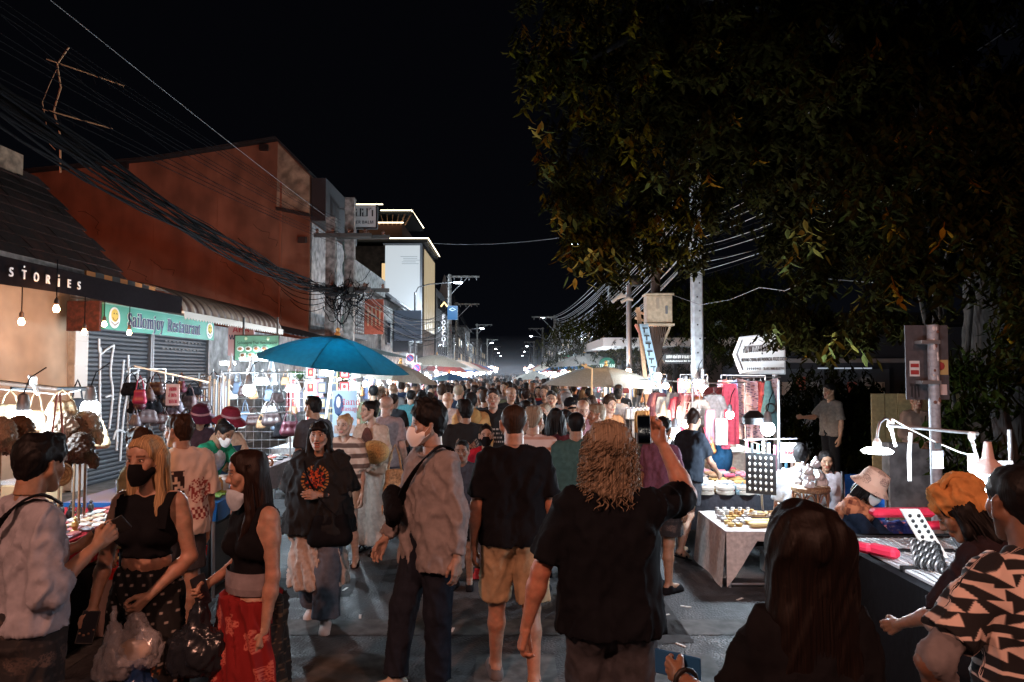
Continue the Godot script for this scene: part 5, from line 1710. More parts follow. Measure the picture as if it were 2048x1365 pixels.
	for k in 7:
		var x := -0.22 + k * 0.036
		g.box(V(x, -0.275, 0.022), V(0.004, 0.05, 0.003)).box(V(x, -0.26 - 0.008 * (k % 2), 0.0225), V(0.028, 0.005, 0.003)).box(V(x, -0.29 + 0.006 * (k % 3), 0.0228), V(0.026, 0.005, 0.003)).box(V(x + 0.009, -0.272, 0.0232), V(0.004, 0.036, 0.003))
	part(ps, "lettering", g, M.black)
	for x in [0.3]: part(ps, "post", mb().tube([V(x, 0.3, -0.06), V(x, -2.2, -0.06)], 0.06, 8), M.dull_steel)
	# ---- dark compound behind: low wall, police box, notice boards
	var w := thing("compound_wall", "low dark rendered wall behind the silver stall", "wall", V(7.3, 0.12, -13.0))
	part(w, "wall", mb().box(V(0, 0.5, 0), V(0.25, 1.0, 9.0)), mc(0.16, 0.16, 0.17, 0.9, 0.0, 1.0, 0.6))
	part(w, "wall", mb().box(V(-1.0, 0.45, 3.2), V(2.2, 0.9, 0.2)), mc(0.2, 0.2, 0.21, 0.9, 0.0, 1.0, 0.6))
	part(w, "coping", mb().box(V(0, 1.03, 0), V(0.34, 0.06, 9.1)), mc(0.22, 0.22, 0.22, 0.9))
	var bx := thing("police_box", "dark low building with a pale eave band and papered notice windows behind the trees", "building", V(12.0, 0.0, -24.0))
	part(bx, "wall", mb().box(V(0, 1.7, 0), V(9.0, 3.4, 5.0)), mc(0.04, 0.045, 0.06, 0.8))
	part(bx, "eave", mb().box(V(0, 2.35, 2.8), V(9.4, 0.12, 0.8)), mc(0.3, 0.3, 0.32, 0.7))
	part(bx, "roof", mb().box(V(0, 3.6, 0.3), V(10.0, 0.3, 6.6)), M.black)
	for k in 4:
		var wd := part(bx, "window", mb().box(V(-3.2 + k * 2.0, 1.55, 2.54), V(1.5, 1.1, 0.06)), mc(0.10, 0.12, 0.15, 0.3))
		for j in 3: part(wd, "notice", mb().box(V(-3.6 + k * 2.0 + j * 0.42, 1.5 + 0.16 * (j % 2), 2.58), V(0.3, 0.4, 0.012)), [M.paper, mc(0.4, 0.12, 0.1, 0.8), mc(0.35, 0.4, 0.45, 0.8)][(j + k) % 3])
	var nb := thing("yellowed_panel", "yellowed board fence panel behind the seated man in the printed jumper", "panel", at(1860, 850, 10.2))
	for k in 9: part(nb, "board", mb().box(V(-0.75 + k * 0.19, -0.1, -0.01 * (k % 2)), V(0.183, 1.1, 0.03)), mat(Color(0.30, 0.22, 0.10) * (0.85 + 0.05 * (k % 4)), 0.85, 0.0, 0.4, 2.0))
	# dim lamps of the compound (the pale strips in the dark)
	var tubes := [[1690, 737, 21.0, 1.6], [1742, 520, 20.0, 0.12]]
	for k in 2:
		var t: Array = tubes[k]
		var tl := thing("strip_light", ["dim strip light under the eave of the dark police building", "tiny far light glimpsed among the dark leaves"][k], "light", at(t[0], t[1], t[2]))
		part(tl, "tube_glow", mb().box(Vector3.ZERO, V(t[3], 0.035, 0.06)), glow(0.75, 0.85, 1.0, 0.5 if k == 0 else 2.0))
	# ---- pole and sign panel seen from behind on the right
	var bp := thing("peeling_post", "round steel post with peeling white paint, carrying a sign turned away", "post", at(1872, 900, 5.6) * V(1, 0, 1))
	part(bp, "post", mb().tube([Vector3.ZERO, V(0, 2.38, 0)], 0.042, 12), mc(0.34, 0.34, 0.37, 0.55, 0.2, 0.4, 3.0))
	for k in 15:
		var yy := 1.75 + rng.randf() * 0.6
		part(bp, "peeled_patch", mb().ball(V(rng.randf_range(-0.025, 0.02), yy, 0.036), V(rng.randf_range(0.008, 0.017), rng.randf_range(0.01, 0.035), 0.008), 7, 5), mc(0.52, 0.47, 0.45, 0.9) if k % 3 else mc(0.12, 0.05, 0.035, 0.9))
	var sb := part(bp, "sign_back", mb().box(V(-0.02, 2.08, -0.055), V(0.345, 0.6, 0.012)), mc(0.075, 0.07, 0.078, 0.7, 0.3, 0.4, 2.0))
	for y in [2.24, 1.92]: part(bp, "strap", mb().box(V(-0.045, y, 0.0), V(0.15, 0.028, 0.10)), M.steel)
	part(sb, "sticker", mb().box(V(-0.125, 2.03, -0.046), V(0.08, 0.125, 0.004)), mc(0.5, 0.5, 0.5, 0.6))
	part(sb, "sticker", mb().box(V(-0.125, 2.055, -0.043), V(0.066, 0.03, 0.003)).box(V(-0.125, 2.0, -0.043), V(0.066, 0.035, 0.003)), mc(0.25, 0.02, 0.02, 0.6))
	part(sb, "sticker", mb().box(V(0.10, 2.04, -0.046), V(0.09, 0.12, 0.004)), mc(0.35, 0.25, 0.1, 0.6))
	part(sb, "sticker", mb().ball(V(0.085, 2.05, -0.043), V(0.034, 0.034, 0.003), 12, 4), mc(0.25, 0.03, 0.03, 0.6))
	part(sb, "paper", mb().box(V(0.09, 1.86, -0.04), V(0.075, 0.085, 0.006)), mc(0.45, 0.35, 0.33, 0.8))
	part(sb, "tape_strips", mb().box(V(-0.125, 1.9, -0.046), V(0.08, 0.02, 0.004)).bar(V(-0.15, 1.89, -0.045), V(-0.15, 1.8, -0.045), 0.012, 0.003).bar(V(-0.125, 1.89, -0.045), V(-0.122, 1.79, -0.045), 0.012, 0.003).bar(V(-0.1, 1.89, -0.045), V(-0.095, 1.8, -0.045), 0.012, 0.003), M.black)
	# ---- pale roof and green round sign among the right-hand tents
	var rf := thing("flat_roof_shop", "pale flat-roofed shop behind the cream market umbrella", "building", V(5.4, 0, -25.0))
	part(rf, "wall", mb().box(V(1.8, 1.5, -2.0), V(4.0, 2.9, 4.0)), mc(0.10, 0.07, 0.06, 0.8))
	part(rf, "roof", mb().box(V(1.2, 3.0, -1.0), V(7.2, 0.28, 6.0)), mc(0.5, 0.45, 0.42, 0.8))
	var gs := thing("green_oval_sign", "green oval sign with pale letters above the cream umbrellas", "sign", at(1214, 727, 24.0))
	part(gs, "oval", mb().ball(Vector3.ZERO, V(0.27, 0.2, 0.05), 18, 8), glow(0.02, 0.30, 0.20, 0.5))
	letters(gs, "DEE", 0.09, Transform3D(Basis.IDENTITY, V(0, 0.06, 0.055)), glow(0.7, 0.9, 0.8, 0.6), true, false, 0.008)
	letters(gs, "TEPPAN", 0.16, Transform3D(Basis.IDENTITY, V(0, -0.09, 0.05)), glow(0.8, 1.0, 0.9, 0.8), true, false, 0.01, 0.9)
	part(gs, "post", mb().tube([V(0, -0.15, -0.06), V(0, -2.2, -0.06)], 0.03, 6), M.dull_steel)
	var st := thing("shop_sign_tower", "stack of small lit signs, green oval on top, beyond the right-hand tents", "sign", at(1136, 727, 52.0))
	part(st, "post", mb().tube([V(0.75, 1.4, 0), V(0.75, -2.7, 0)], 0.05, 6), M.dull_steel)
	var cols := [Color(0.04, 0.3, 0.16), Color(0.6, 0.55, 0.45), Color(0.45, 0.42, 0.08), Color(0.5, 0.55, 0.55)]
	for k in 3:
		part(st, "panel", mb().box(V(-0.1, 0.42 - k * 0.52, 0), V(0.62, 0.46, 0.12)), glow(cols[k].r, cols[k].g, cols[k].b, 0.8))
		part(st, "print", mb().box(V(-0.1, 0.42 - k * 0.52, 0.062), V(0.42, 0.1, 0.02)), mc(0.25, 0.03, 0.03, 0.6))
	part(st, "panel", mb().box(V(0.85, 0.1, 0.1), V(1.0, 1.3, 0.1)), glow(0.5, 0.65, 0.7, 0.7))
	var gl := thing("globe_lamp", "white globe lamp left of a pair beside the stacked shop signs", "lamp", at(1119, 706, 54.0))
	part(gl, "globe_light", mb().ball(Vector3.ZERO, V(0.15, 0.15, 0.15), 12, 8), glow(0.9, 0.95, 1.0, 1.6))
	part(gl, "post", mb().tube([V(0, -0.14, 0), V(0, -3.4, 0)], 0.04, 6), M.dull_steel)
	again(gl, "white globe lamp right of a pair beside the stacked shop signs", at(1128, 705, 54.0))

# ---------------------------------------------------------------- the big tree and the shrubbery
func leaf(l: float, w: float, bend: float) -> MB:
	var g := mb()
	var rows := []
	for k in 5:
		var t := k / 4.0
		var hw := w * 0.5 * sin(PI * pow(t, 0.75)) * (1.0 if k < 4 else 0.0)
		var mid := V(0, -l * (t - 0.22 * bend * t * t), bend * l * t * t * 0.6)
		rows.append([mid + V(-hw, 0, 0.22 * hw), mid, mid + V(hw, 0, 0.22 * hw)])
	for k in 4:
		for s in 2:
			g.quad(rows[k + 1][s], rows[k + 1][s + 1], rows[k][s + 1], rows[k][s])
	return g

func spray(n: int, l: float, seed_: int) -> MB:
	var r := RandomNumberGenerator.new()
	r.seed = seed_
	var g := mb()
	for k in n:
		var t := float(k) / n
		var a := k * 2.4 + r.randf()
		g.X = Transform3D(Basis(Vector3.UP, a) * Basis(Vector3.RIGHT, -0.25 - 0.5 * t - r.randf() * 0.35), V(sin(k * 1.1) * 0.03, -0.05 - t * l * 1.5, cos(k * 1.7) * 0.03 + t * l * 0.7))
		var q := 0.55 + 0.45 * r.randf()
		g.col = Color(q, q * (0.9 + 0.2 * r.randf()), q)
		g.add(tinted_leaf(leaf(l * r.randf_range(0.75, 1.15), l * 0.34, r.randf_range(0.1, 0.7)), g.col))
	g.X = Transform3D()
	g.col = Color(0.4, 0.25, 0.15)
	g.tube([Vector3.ZERO, V(0, -l * 0.7, l * 0.2), V(0, -l * 1.5, l * 0.65)], 0.006, 4)
	return g

func tinted_leaf(g: MB, c: Color) -> MB:
	for i in g.c.size(): g.c[i] = c
	return g

func leaf_mat(r: float, g: float, b: float) -> StandardMaterial3D:
	var m := StandardMaterial3D.new()
	m.albedo_color = lin(r, g, b)
	m.vertex_color_use_as_albedo = true
	m.roughness = 0.75
	m.backlight_enabled = true
	m.backlight = lin(r * 0.35, g * 0.4, b * 0.2)
	m.metallic_specular = 0.05
	return m

func copies(parent: Node, called: String, me: Mesh, m: Material, where: Array, tints: Array) -> void:
	var mm := MultiMesh.new()
	mm.transform_format = MultiMesh.TRANSFORM_3D
	mm.use_colors = true
	mm.mesh = me
	mm.instance_count = where.size()
	for i in where.size():
		mm.set_instance_transform(i, where[i])
		mm.set_instance_color(i, tints[i])
	var o := MultiMeshInstance3D.new()
	o.name = called
	o.multimesh = mm
	o.material_override = m
	parent.add_child(o, true)
	o.set_meta("kind", "stuff")

func build_tree() -> void:
	var t := thing("big_tree", "huge dark broad-leaved tree overhanging the right half of the street", "tree", V(6.5, 0.12, -9.4))
	var o: Vector3 = t.position
	var bark := mc(0.036, 0.032, 0.03, 0.95, 0.0, 1.0, 1.2)
	bark.heightmap_enabled = true
	bark.heightmap_texture = streak_tex
	bark.heightmap_scale = 3.0
	var g := mb()
	var hub := V(-0.1, 4.6, 0.3)
	smooth_body(g, [[V(0.15, -0.1, 0), V(0.05, 1.6, 0.05), 0.62, 0.44], [V(0.05, 1.6, 0.05), hub, 0.44, 0.4], [V(0.5, -0.1, 0.35), V(0.15, 1.5, 0.2), 0.28, 0.2], [V(-0.45, -0.1, 0.25), V(-0.1, 1.7, 0.2), 0.24, 0.16], [V(-0.25, -0.1, 0.55), V(0.0, 2.2, 0.35), 0.2, 0.14],
		[hub, V(-2.6, 6.3, 1.0), 0.34, 0.2], [hub, V(1.6, 7.0, 0.5), 0.34, 0.2], [hub, V(-1.8, 6.8, -1.6), 0.28, 0.16]], 0.07, 0.16, [], 0.05, V(2, 0.6, 2))
	part(t, "trunk", g, bark)
	for b in [[V(-2.6, 6.3, 1.0), V(-4.2, 6.3, 1.4), V(-5.6, 5.6, 1.2)], [V(-1.8, 6.8, -1.6), V(-3.4, 6.6, -2.4), V(-4.8, 5.4, -2.4)]]:
		part(t, "limb", mb().tube(b, [0.11, 0.07, 0.03], 8), bark)
	# hanging roots beside the trunk
	for k in 16:
		var x := rng.randf_range(-1.5, 1.0)
		part(t, "hanging_root", mb().tube([V(x, 5.0, rng.randf_range(-0.5, 1.2)), V(x + 0.1, 3.0, rng.randf_range(-0.3, 1.0)), V(x * 0.7, rng.randf_range(0.0, 1.8), rng.randf_range(-0.2, 0.9))], [0.02, 0.03, 0.045], 5), bark)
	# crown: blobs of drooping sprays
	var blobs := []
	# [u, v, distance, radius across, radius up]
	for q in [[1120, 60, 8.4, 0.6, 1.0], [1130, 230, 8.6, 0.55, 0.8], [1150, 380, 9.0, 0.55, 0.6], [1190, 480, 9.2, 0.45, 0.45], [1240, 470, 9.8, 0.7, 0.55], [1260, 120, 8.8, 0.9, 1.3], [1270, 330, 9.4, 0.8, 0.9], [1360, 420, 9.6, 0.7, 0.7], [1370, 180, 8.0, 0.8, 1.0], [1390, 60, 7.2, 0.7, 0.7], [1330, 500, 10.4, 0.6, 0.3],
		[1450, 300, 8.6, 0.8, 1.0], [1500, 130, 7.6, 1.0, 0.9], [1560, 330, 9.0, 1.0, 0.9], [1650, 120, 7.0, 0.9, 0.8], [1680, 330, 8.4, 1.0, 0.9], [1620, 500, 7.6, 0.35, 0.35], [1590, 480, 9.5, 0.5, 0.5], [1760, 220, 7.0, 1.0, 1.0], [1800, 420, 7.4, 0.9, 0.8], [1740, 620, 7.4, 0.4, 0.3], [1640, 660, 8.6, 0.4, 0.25], [1590, 640, 9.4, 0.5, 0.3], [1840, 560, 6.6, 0.5, 0.5], [1880, 330, 6.4, 0.8, 0.7], [1950, 480, 6.2, 0.7, 0.5], [1960, 150, 6.4, 0.9, 0.9], [2040, 330, 6.4, 0.8, 0.9], [2030, 620, 6.0, 0.5, 0.5], [2100, 100, 6.4, 1.0, 1.0],
		[1560, 200, 11.5, 1.4, 1.4], [1750, 420, 11.0, 1.4, 1.1], [1350, 250, 11.5, 1.3, 1.4], [1250, 60, 10.5, 1.2, 0.9], [1500, 20, 9.0, 1.6, 0.6], [1800, 20, 7.5, 1.6, 0.6]]:
		blobs.append([at(q[0], q[1], q[2]) - o, q[3], q[4]])
	var meshes := [spray(9, 0.17, 3).mesh(), spray(11, 0.19, 8).mesh(), spray(7, 0.16, 15).mesh()]
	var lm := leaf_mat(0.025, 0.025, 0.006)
	var where := [[], [], []]
	var tints := [[], [], []]
	for b in blobs:
		var vol: float = b[1] * b[1] * b[2]
		var n := int(110 + 400.0 * pow(vol, 0.62))
		for k in n:
			var d := V(rng.randfn(), rng.randfn(), rng.randfn()).normalized() * pow(rng.randf(), 0.45)
			var p: Vector3 = b[0] + d * V(b[1], b[2], b[1])
			if noise.get_noise_3d(p.x * 9.0, p.y * 9.0, p.z * 9.0) < -0.09: continue
			var i := rng.randi() % 3
			where[i].append(Transform3D(Basis(Vector3.UP, rng.randf() * TAU).rotated(Vector3.RIGHT, rng.randf_range(-0.3, 0.3)).scaled(Vector3.ONE * rng.randf_range(0.55, 0.9)), p))
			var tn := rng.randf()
			tints[i].append(Color(1, 1, 1) * rng.randf_range(0.4, 1.0) if tn < (0.70 if p.x + o.x < 1.6 or p.y < 4.2 and p.x + o.x < 2.6 else 0.985) else Color(3.6, 3.0, 1.0) if tn < 0.95 else Color(5.5, 2.8, 0.9))  # bright yellow and orange tints stand for lamplight on left and low leaves
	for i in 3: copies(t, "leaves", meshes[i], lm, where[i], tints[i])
	# the leaves that show largest: each one a part
	var single := [leaf(0.17, 0.055, 0.2).mesh(), leaf(0.19, 0.06, 0.55).mesh(), leaf(0.15, 0.05, 0.8).mesh()]
	var tones := [leaf_mat(0.06, 0.07, 0.02), leaf_mat(0.11, 0.095, 0.022), leaf_mat(0.26, 0.19, 0.04), leaf_mat(0.26, 0.11, 0.03)]  # the yellow and orange tones have lamplight painted into the leaf colour
	var tips := [[1120, 110], [1095, 330], [1075, 245], [1150, 125], [1130, 440], [1155, 545], [1190, 520], [1215, 500], [1160, 500], [1370, 60], [1410, 40], [1475, 85], [1385, 330], [1310, 350], [1360, 130], [1440, 120], [1595, 460], [1570, 520], [1615, 450], [1640, 480], [1720, 40], [1800, 380], [1830, 400], [1990, 340], [1735, 585], [1690, 670], [1735, 690], [1650, 690], [1560, 655], [1875, 640], [1970, 470], [1260, 260]]
	for q in tips:
		var p := at(q[0], q[1], 7.2 if q[0] > 1560 else 8.1) - o
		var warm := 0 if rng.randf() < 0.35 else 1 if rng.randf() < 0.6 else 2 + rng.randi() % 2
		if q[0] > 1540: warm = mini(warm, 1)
		for k in 9:
			var l := MeshInstance3D.new()
			l.name = "leaf"
			l.mesh = single[rng.randi() % 3]
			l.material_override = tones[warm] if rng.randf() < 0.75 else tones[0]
			t.add_child(l, true)
			l.transform = Transform3D(Basis(Vector3.UP, k * 2.4 + rng.randf()) * Basis(Vector3.RIGHT, -0.2 - rng.randf() * 0.8), p + V(rng.randf_range(-0.12, 0.12), 0.06 - k * 0.025, rng.randf_range(-0.12, 0.12)))
	# ---- trees and shrubs farther off
	var small := spray(12, 0.1, 31).mesh()
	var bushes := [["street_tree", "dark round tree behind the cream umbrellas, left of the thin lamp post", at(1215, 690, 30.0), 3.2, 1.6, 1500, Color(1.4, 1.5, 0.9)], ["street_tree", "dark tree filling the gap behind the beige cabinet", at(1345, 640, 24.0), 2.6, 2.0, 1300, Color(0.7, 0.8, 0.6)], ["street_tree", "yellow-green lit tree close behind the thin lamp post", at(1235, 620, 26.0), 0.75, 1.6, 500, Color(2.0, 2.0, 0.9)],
		["hedge_bush", "black hedge bush behind the standing man in the pale shirt", at(1640, 830, 13.5), 1.4, 1.1, 700, Color(0.5, 0.6, 0.6)], ["hedge_bush", "dark hedge bush left of the yellowed board panel", at(1770, 850, 12.5), 1.0, 0.8, 500, Color(0.5, 0.6, 0.6)], ["hedge_bush", "large-leaved creeper bush at the foot of the big tree's trunk", at(2000, 800, 7.4), 0.75, 1.0, 260, Color(0.7, 1.0, 0.8)], ["street_tree", "small dark tree behind the police sign", at(1500, 620, 17.0), 2.0, 1.2, 900, Color(0.8, 0.9, 0.7)]]
	for b in bushes:
		var c: Vector3 = b[2]
		var bt := thing(b[0], b[1], "tree" if b[0] == "street_tree" else "bush", V(c.x, 0.12, c.z))
		part(bt, "trunk", mb().tube([Vector3.ZERO, V(0.1, c.y * 0.5, 0), V(-0.1, c.y + 0.3, 0)], [0.16, 0.12, 0.05], 7), bark)
		var ws := []; var ts := []
		for k in b[5]:
			var d := V(rng.randfn(), rng.randfn(), rng.randfn()).normalized() * pow(rng.randf(), 0.4)
			var p := V(0, c.y - 0.12, 0) + d * V(b[3], b[4], b[3])
			if p.y < 0.1 or noise.get_noise_3d(p.x * 7.0, p.y * 7.0, p.z * 7.0) < -0.25: continue
			ws.append(Transform3D(Basis(Vector3.UP, rng.randf() * TAU).rotated(Vector3.RIGHT, rng.randf_range(-0.6, 0.6)).scaled(Vector3.ONE * rng.randf_range(0.9, 1.7)), p))
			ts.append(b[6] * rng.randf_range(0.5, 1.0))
		copies(bt, "crown", small, lm, ws, ts)

# ---------------------------------------------------------------- market furniture
func table(label: String, c: Vector3, size: Vector3, clothm: Material, drape: float, under := "", group := "") -> Node3D:
	var t := thing("market_table", label, "table", V(c.x, 0, c.z), 0.0, group)
	var y := size.y
	part(t, "tabletop", mb().box(V(0, y - 0.02, 0), V(size.x, 0.035, size.z)), M.dark_wood)
	for sx in [-0.5, 0.5]:
		for sz in [-0.5, 0.5]:
			part(t, "leg", mb().tube([V(sx * (size.x - 0.1), y - 0.03, sz * (size.z - 0.1)), V(sx * (size.x - 0.06), 0, sz * (size.z - 0.06))], 0.016, 6), M.steel)
	if clothm:
		var g := mb()
		var hx := size.x * 0.5 + 0.012
		var hz := size.z * 0.5 + 0.012
		g.quad(V(-hx, y + 0.004, hz), V(hx, y + 0.004, hz), V(hx, y + 0.004, -hz), V(-hx, y + 0.004, -hz))
		var rim := [V(-hx, 0, -hz), V(-hx, 0, hz), V(hx, 0, hz), V(hx, 0, -hz), V(-hx, 0, -hz)]
		for e in 4:
			var a: Vector3 = rim[e]
			var b: Vector3 = rim[e + 1]
			var nn := (b - a).normalized().cross(Vector3.UP)
			nn = V(-(b - a).z, 0, (b - a).x).normalized()
			var n := maxi(6, int(a.distance_to(b) * 12.0))
			g.sheet(n, 5, func(u: float, v: float) -> Vector3:
				var w := (1.0 - v)
				return a.lerp(b, u) + V(0, y + 0.004 - w * drape, 0) - nn * (0.02 * w + 0.022 * w * sin(u * n * 0.9 + e * 2.0 + c.z)))
		solo("tablecloth", g, clothm, "cloth over the " + label, "tablecloth", V(c.x, 0, c.z), 0.0, "market tablecloths")
	return t

func stall_lamp(label: String, p: Vector3, c: Color, e: float, r := 0.055, kind := "bulb", lit := true) -> Node3D:
	var t := thing("stall_lamp", label, "lamp", p, 0.0, "lamps over the market stalls")
	var gm := glow(c.r, c.g, c.b, 30.0)
	if kind == "bulb":
		part(t, "bulb", mb().ball(Vector3.ZERO, V(r, r * 1.1, r), 14, 10), gm)
		part(t, "socket", mb().lathe([Vector2(r * 0.65, r * 0.8), Vector2(r * 0.6, r * 1.5), Vector2(r * 0.45, r * 2.4), Vector2(0.01, r * 2.6)], 10), M.dull_steel)
		part(t, "flex", mb().tube([V(0, r * 2.5, 0), V(0.03, r * 2.5 + 0.12, -0.02), V(0.1, r * 2.5 + 0.2, -0.1)], 0.006, 4), M.cable)
	elif kind == "tube":
		part(t, "tube_glow", mb().tube([V(-r, 0, 0), V(r, 0, 0)], 0.016, 7), gm)
		part(t, "housing", mb().box(V(0, 0.03, 0), V(r * 2.1, 0.025, 0.04)), M.white)
	if lit: lamp_light(p - (V(0, 0.03, 0) if kind == "tube" else Vector3.ZERO), c, e, r if kind == "bulb" else 0.04)
	return t

func umbrella(label: String, top: Vector3, r: float, drop: float, m: Material, tilt: Basis, pole: float, n := 8, group := "") -> Node3D:
	var t := thing("market_umbrella", label, "umbrella", top, 0.0, group)
	t.basis = tilt
	for k in n:
		var a0 := TAU * k / n
		var a1 := TAU * (k + 1) / n
		var g := mb()
		g.sheet(8, 8, func(u: float, v: float) -> Vector3:
			var a := lerpf(a0, a1, u)
			var hang := sin(u * PI)
			var rr := v * r * (1.0 - hang * 0.07 * v)
			return V(sin(a) * rr, -drop * pow(v, 1.7) - 0.03 * hang * v + 0.02 * hang * pow(v, 6.0), cos(a) * rr))
		part(t, "panel", g, m)
		part(t, "rib", mb().tube([V(0, -0.05, 0), V(sin(a0) * r * 0.5, -drop * pow(0.5, 1.7) - 0.02, cos(a0) * r * 0.5), V(sin(a0) * r * 0.98, -drop * 0.97 - 0.01, cos(a0) * r * 0.98)], 0.009, 5), M.dull_steel)
	part(t, "pole", mb().tube([V(0, 0.02, 0), V(0, -pole, 0)], 0.024, 8), M.white)
	part(t, "finial", mb().ball(V(0, 0.11, 0), V(0.035, 0.04, 0.035), 10, 6).ball(V(0, 0.045, 0), V(0.05, 0.035, 0.05), 10, 6), mc(0.6, 0.32, 0.1, 0.5))
	part(t, "cap", mb().lathe([Vector2(0.16, -0.05), Vector2(0.10, 0.0), Vector2(0.02, 0.03)], 12), m)
	return t

func rack(label: String, a: Vector3, b: Vector3, h: float, bars := 3) -> Node3D:
	var t := thing("display_rack", label, "rack", a, 0.0, "metal racks of the market stalls")
	var e := b - a
	for q in [Vector3.ZERO, e]: part(t, "upright", mb().tube([q, q + V(0, h, 0)], 0.012, 6), M.steel)
	for k in bars: part(t, "rail", mb().tube([V(0, h * (1.0 - 0.27 * k), 0), e + V(0, h * (1.0 - 0.27 * k), 0)], 0.01, 5), M.steel)
	return t

func grid_panel(label: String, a: Vector3, b: Vector3, h: float, step := 0.12) -> Node3D:
	var t := thing("grid_panel", label, "grid panel", a, 0.0, "wire grid panels of the market stalls")
	var e := b - a
	var g := mb()
	for k in int(e.length() / step) + 1:
		var q := e * (k * step / e.length())
		part(t, "wire", mb().tube([q, q + V(0, h, 0)], 0.003, 4), M.steel)
	for k in int(h / step) + 1:
		part(t, "wire", mb().tube([V(0, k * step, 0), e + V(0, k * step, 0)], 0.004, 4), M.steel)
	return t

func handbag(w: float, h: float, d: float) -> Array:
	var g := mb()
	smooth_body(g, [[V(-w * 0.32, -h * 0.3, 0), V(w * 0.32, -h * 0.3, 0), d * 0.5, d * 0.5], [V(-w * 0.26, h * 0.25, 0), V(w * 0.26, h * 0.25, 0), d * 0.34, d * 0.34], [V(0, -h * 0.3, 0), V(0, h * 0.3, 0), d * 0.42, d * 0.3], [V(-w * 0.36, -h * 0.3, 0), V(-w * 0.3, h * 0.28, 0), d * 0.4, d * 0.3], [V(w * 0.36, -h * 0.3, 0), V(w * 0.3, h * 0.28, 0), d * 0.4, d * 0.3]], 0.022, 0.03)
	var s := mb().tube([V(-w * 0.36, h * 0.3, 0), V(-w * 0.22, h * 0.9, 0), V(0, h * 1.25, 0), V(w * 0.22, h * 0.9, 0), V(w * 0.36, h * 0.3, 0)], 0.009, 5, false)
	return [g, s]

var bag_forms := []
func hang_bag(p: Vector3, m: Material, label: String, group: String, turn := 0.0, form := -1, sc := 1.0) -> void:
	if bag_forms.is_empty():
		for f in [[0.24, 0.18, 0.1], [0.16, 0.24, 0.09], [0.3, 0.14, 0.09], [0.14, 0.14, 0.08]]: 
			var hb := handbag(f[0], f[1], f[2])
			bag_forms.append([hb[0].mesh(), hb[1].mesh(), f[1]])
	var f: Array = bag_forms[form if form >= 0 else rng.randi() % 4]
	var t := thing("hanging_bag", label, "bag", p - V(0, f[2] * 1.25 * sc, 0), turn, group)
	t.scale = Vector3.ONE * sc
	for k in 2:
		var o := MeshInstance3D.new()
		o.name = "pouch" if k == 0 else "strap"
		o.mesh = f[k]
		o.material_override = m
		t.add_child(o, true)

func garment(p: Vector3, w: float, h: float, m: Material, label: String, group: String, turn := 0.0, sleeve := true) -> void:
	var g := mb()
	var s0 := rng.randf() * 6.0
	g.sheet(12, 8, func(u: float, v: float) -> Vector3:
		var x := (u - 0.5) * w * (1.0 - 0.25 * smoothstep(0.8, 1.0, v))
		return V(x, (v - 1.0) * h, 0.02 * sin(u * 14.0 + s0) * (1.2 - v) + 0.03))
	g.sheet(12, 8, func(u: float, v: float) -> Vector3:
		var x := (0.5 - u) * w * (1.0 - 0.25 * smoothstep(0.8, 1.0, v))
		return V(x, (v - 1.0) * h, 0.015 * sin(u * 11.0 + s0) * (1.2 - v) - 0.03))
	var t := thing("hanging_garment", label, "clothing", p, turn, group)
	part(t, "body", g, m)
	if sleeve:
		for sg in [-1.0, 1.0]: part(t, "sleeve", mb().tube([V(sg * w * 0.36, -0.03, 0), V(sg * w * 0.52, -0.2, 0)], [0.05, 0.06], 7), m)
	part(t, "hanger", mb().tube([V(-w * 0.36, -0.02, 0), V(0, 0.03, 0), V(w * 0.36, -0.02, 0)], 0.005, 4).tube([V(0, 0.03, 0), V(0, 0.09, 0)], 0.004, 4), M.dull_steel)

# many alike small goods on a surface: separate objects sharing one form
func goods(called: String, g: MB, mats: Array, n: int, c: Vector3, sx: float, sz: float, label: String, category: String, group: String, grid := 0, turn := 0.4) -> void:
	var me := g.mesh()
	for k in n:
		var o := MeshInstance3D.new()
		o.name = called
		o.mesh = me
		o.material_override = mats[rng.randi() % mats.size()]
		add_child(o, true)
		var q := V(rng.randf_range(-sx, sx), 0, rng.randf_range(-sz, sz))
		if grid > 0:
			var rows := int(ceil(float(n) / grid))
			q = V(lerpf(-sx, sx, (k % grid + 0.5) / grid), 0, lerpf(-sz, sz, (int(k / grid) + 0.5) / rows)) + V(rng.randf_range(-0.006, 0.006), 0, rng.randf_range(-0.006, 0.006))
		o.transform = Transform3D(Basis(Vector3.UP, rng.randf_range(-turn, turn)), c + q)
		tag(o, label, category, group)

func lathe_mb(prof: Array, segs := 10) -> MB: return mb().lathe(prof, segs)

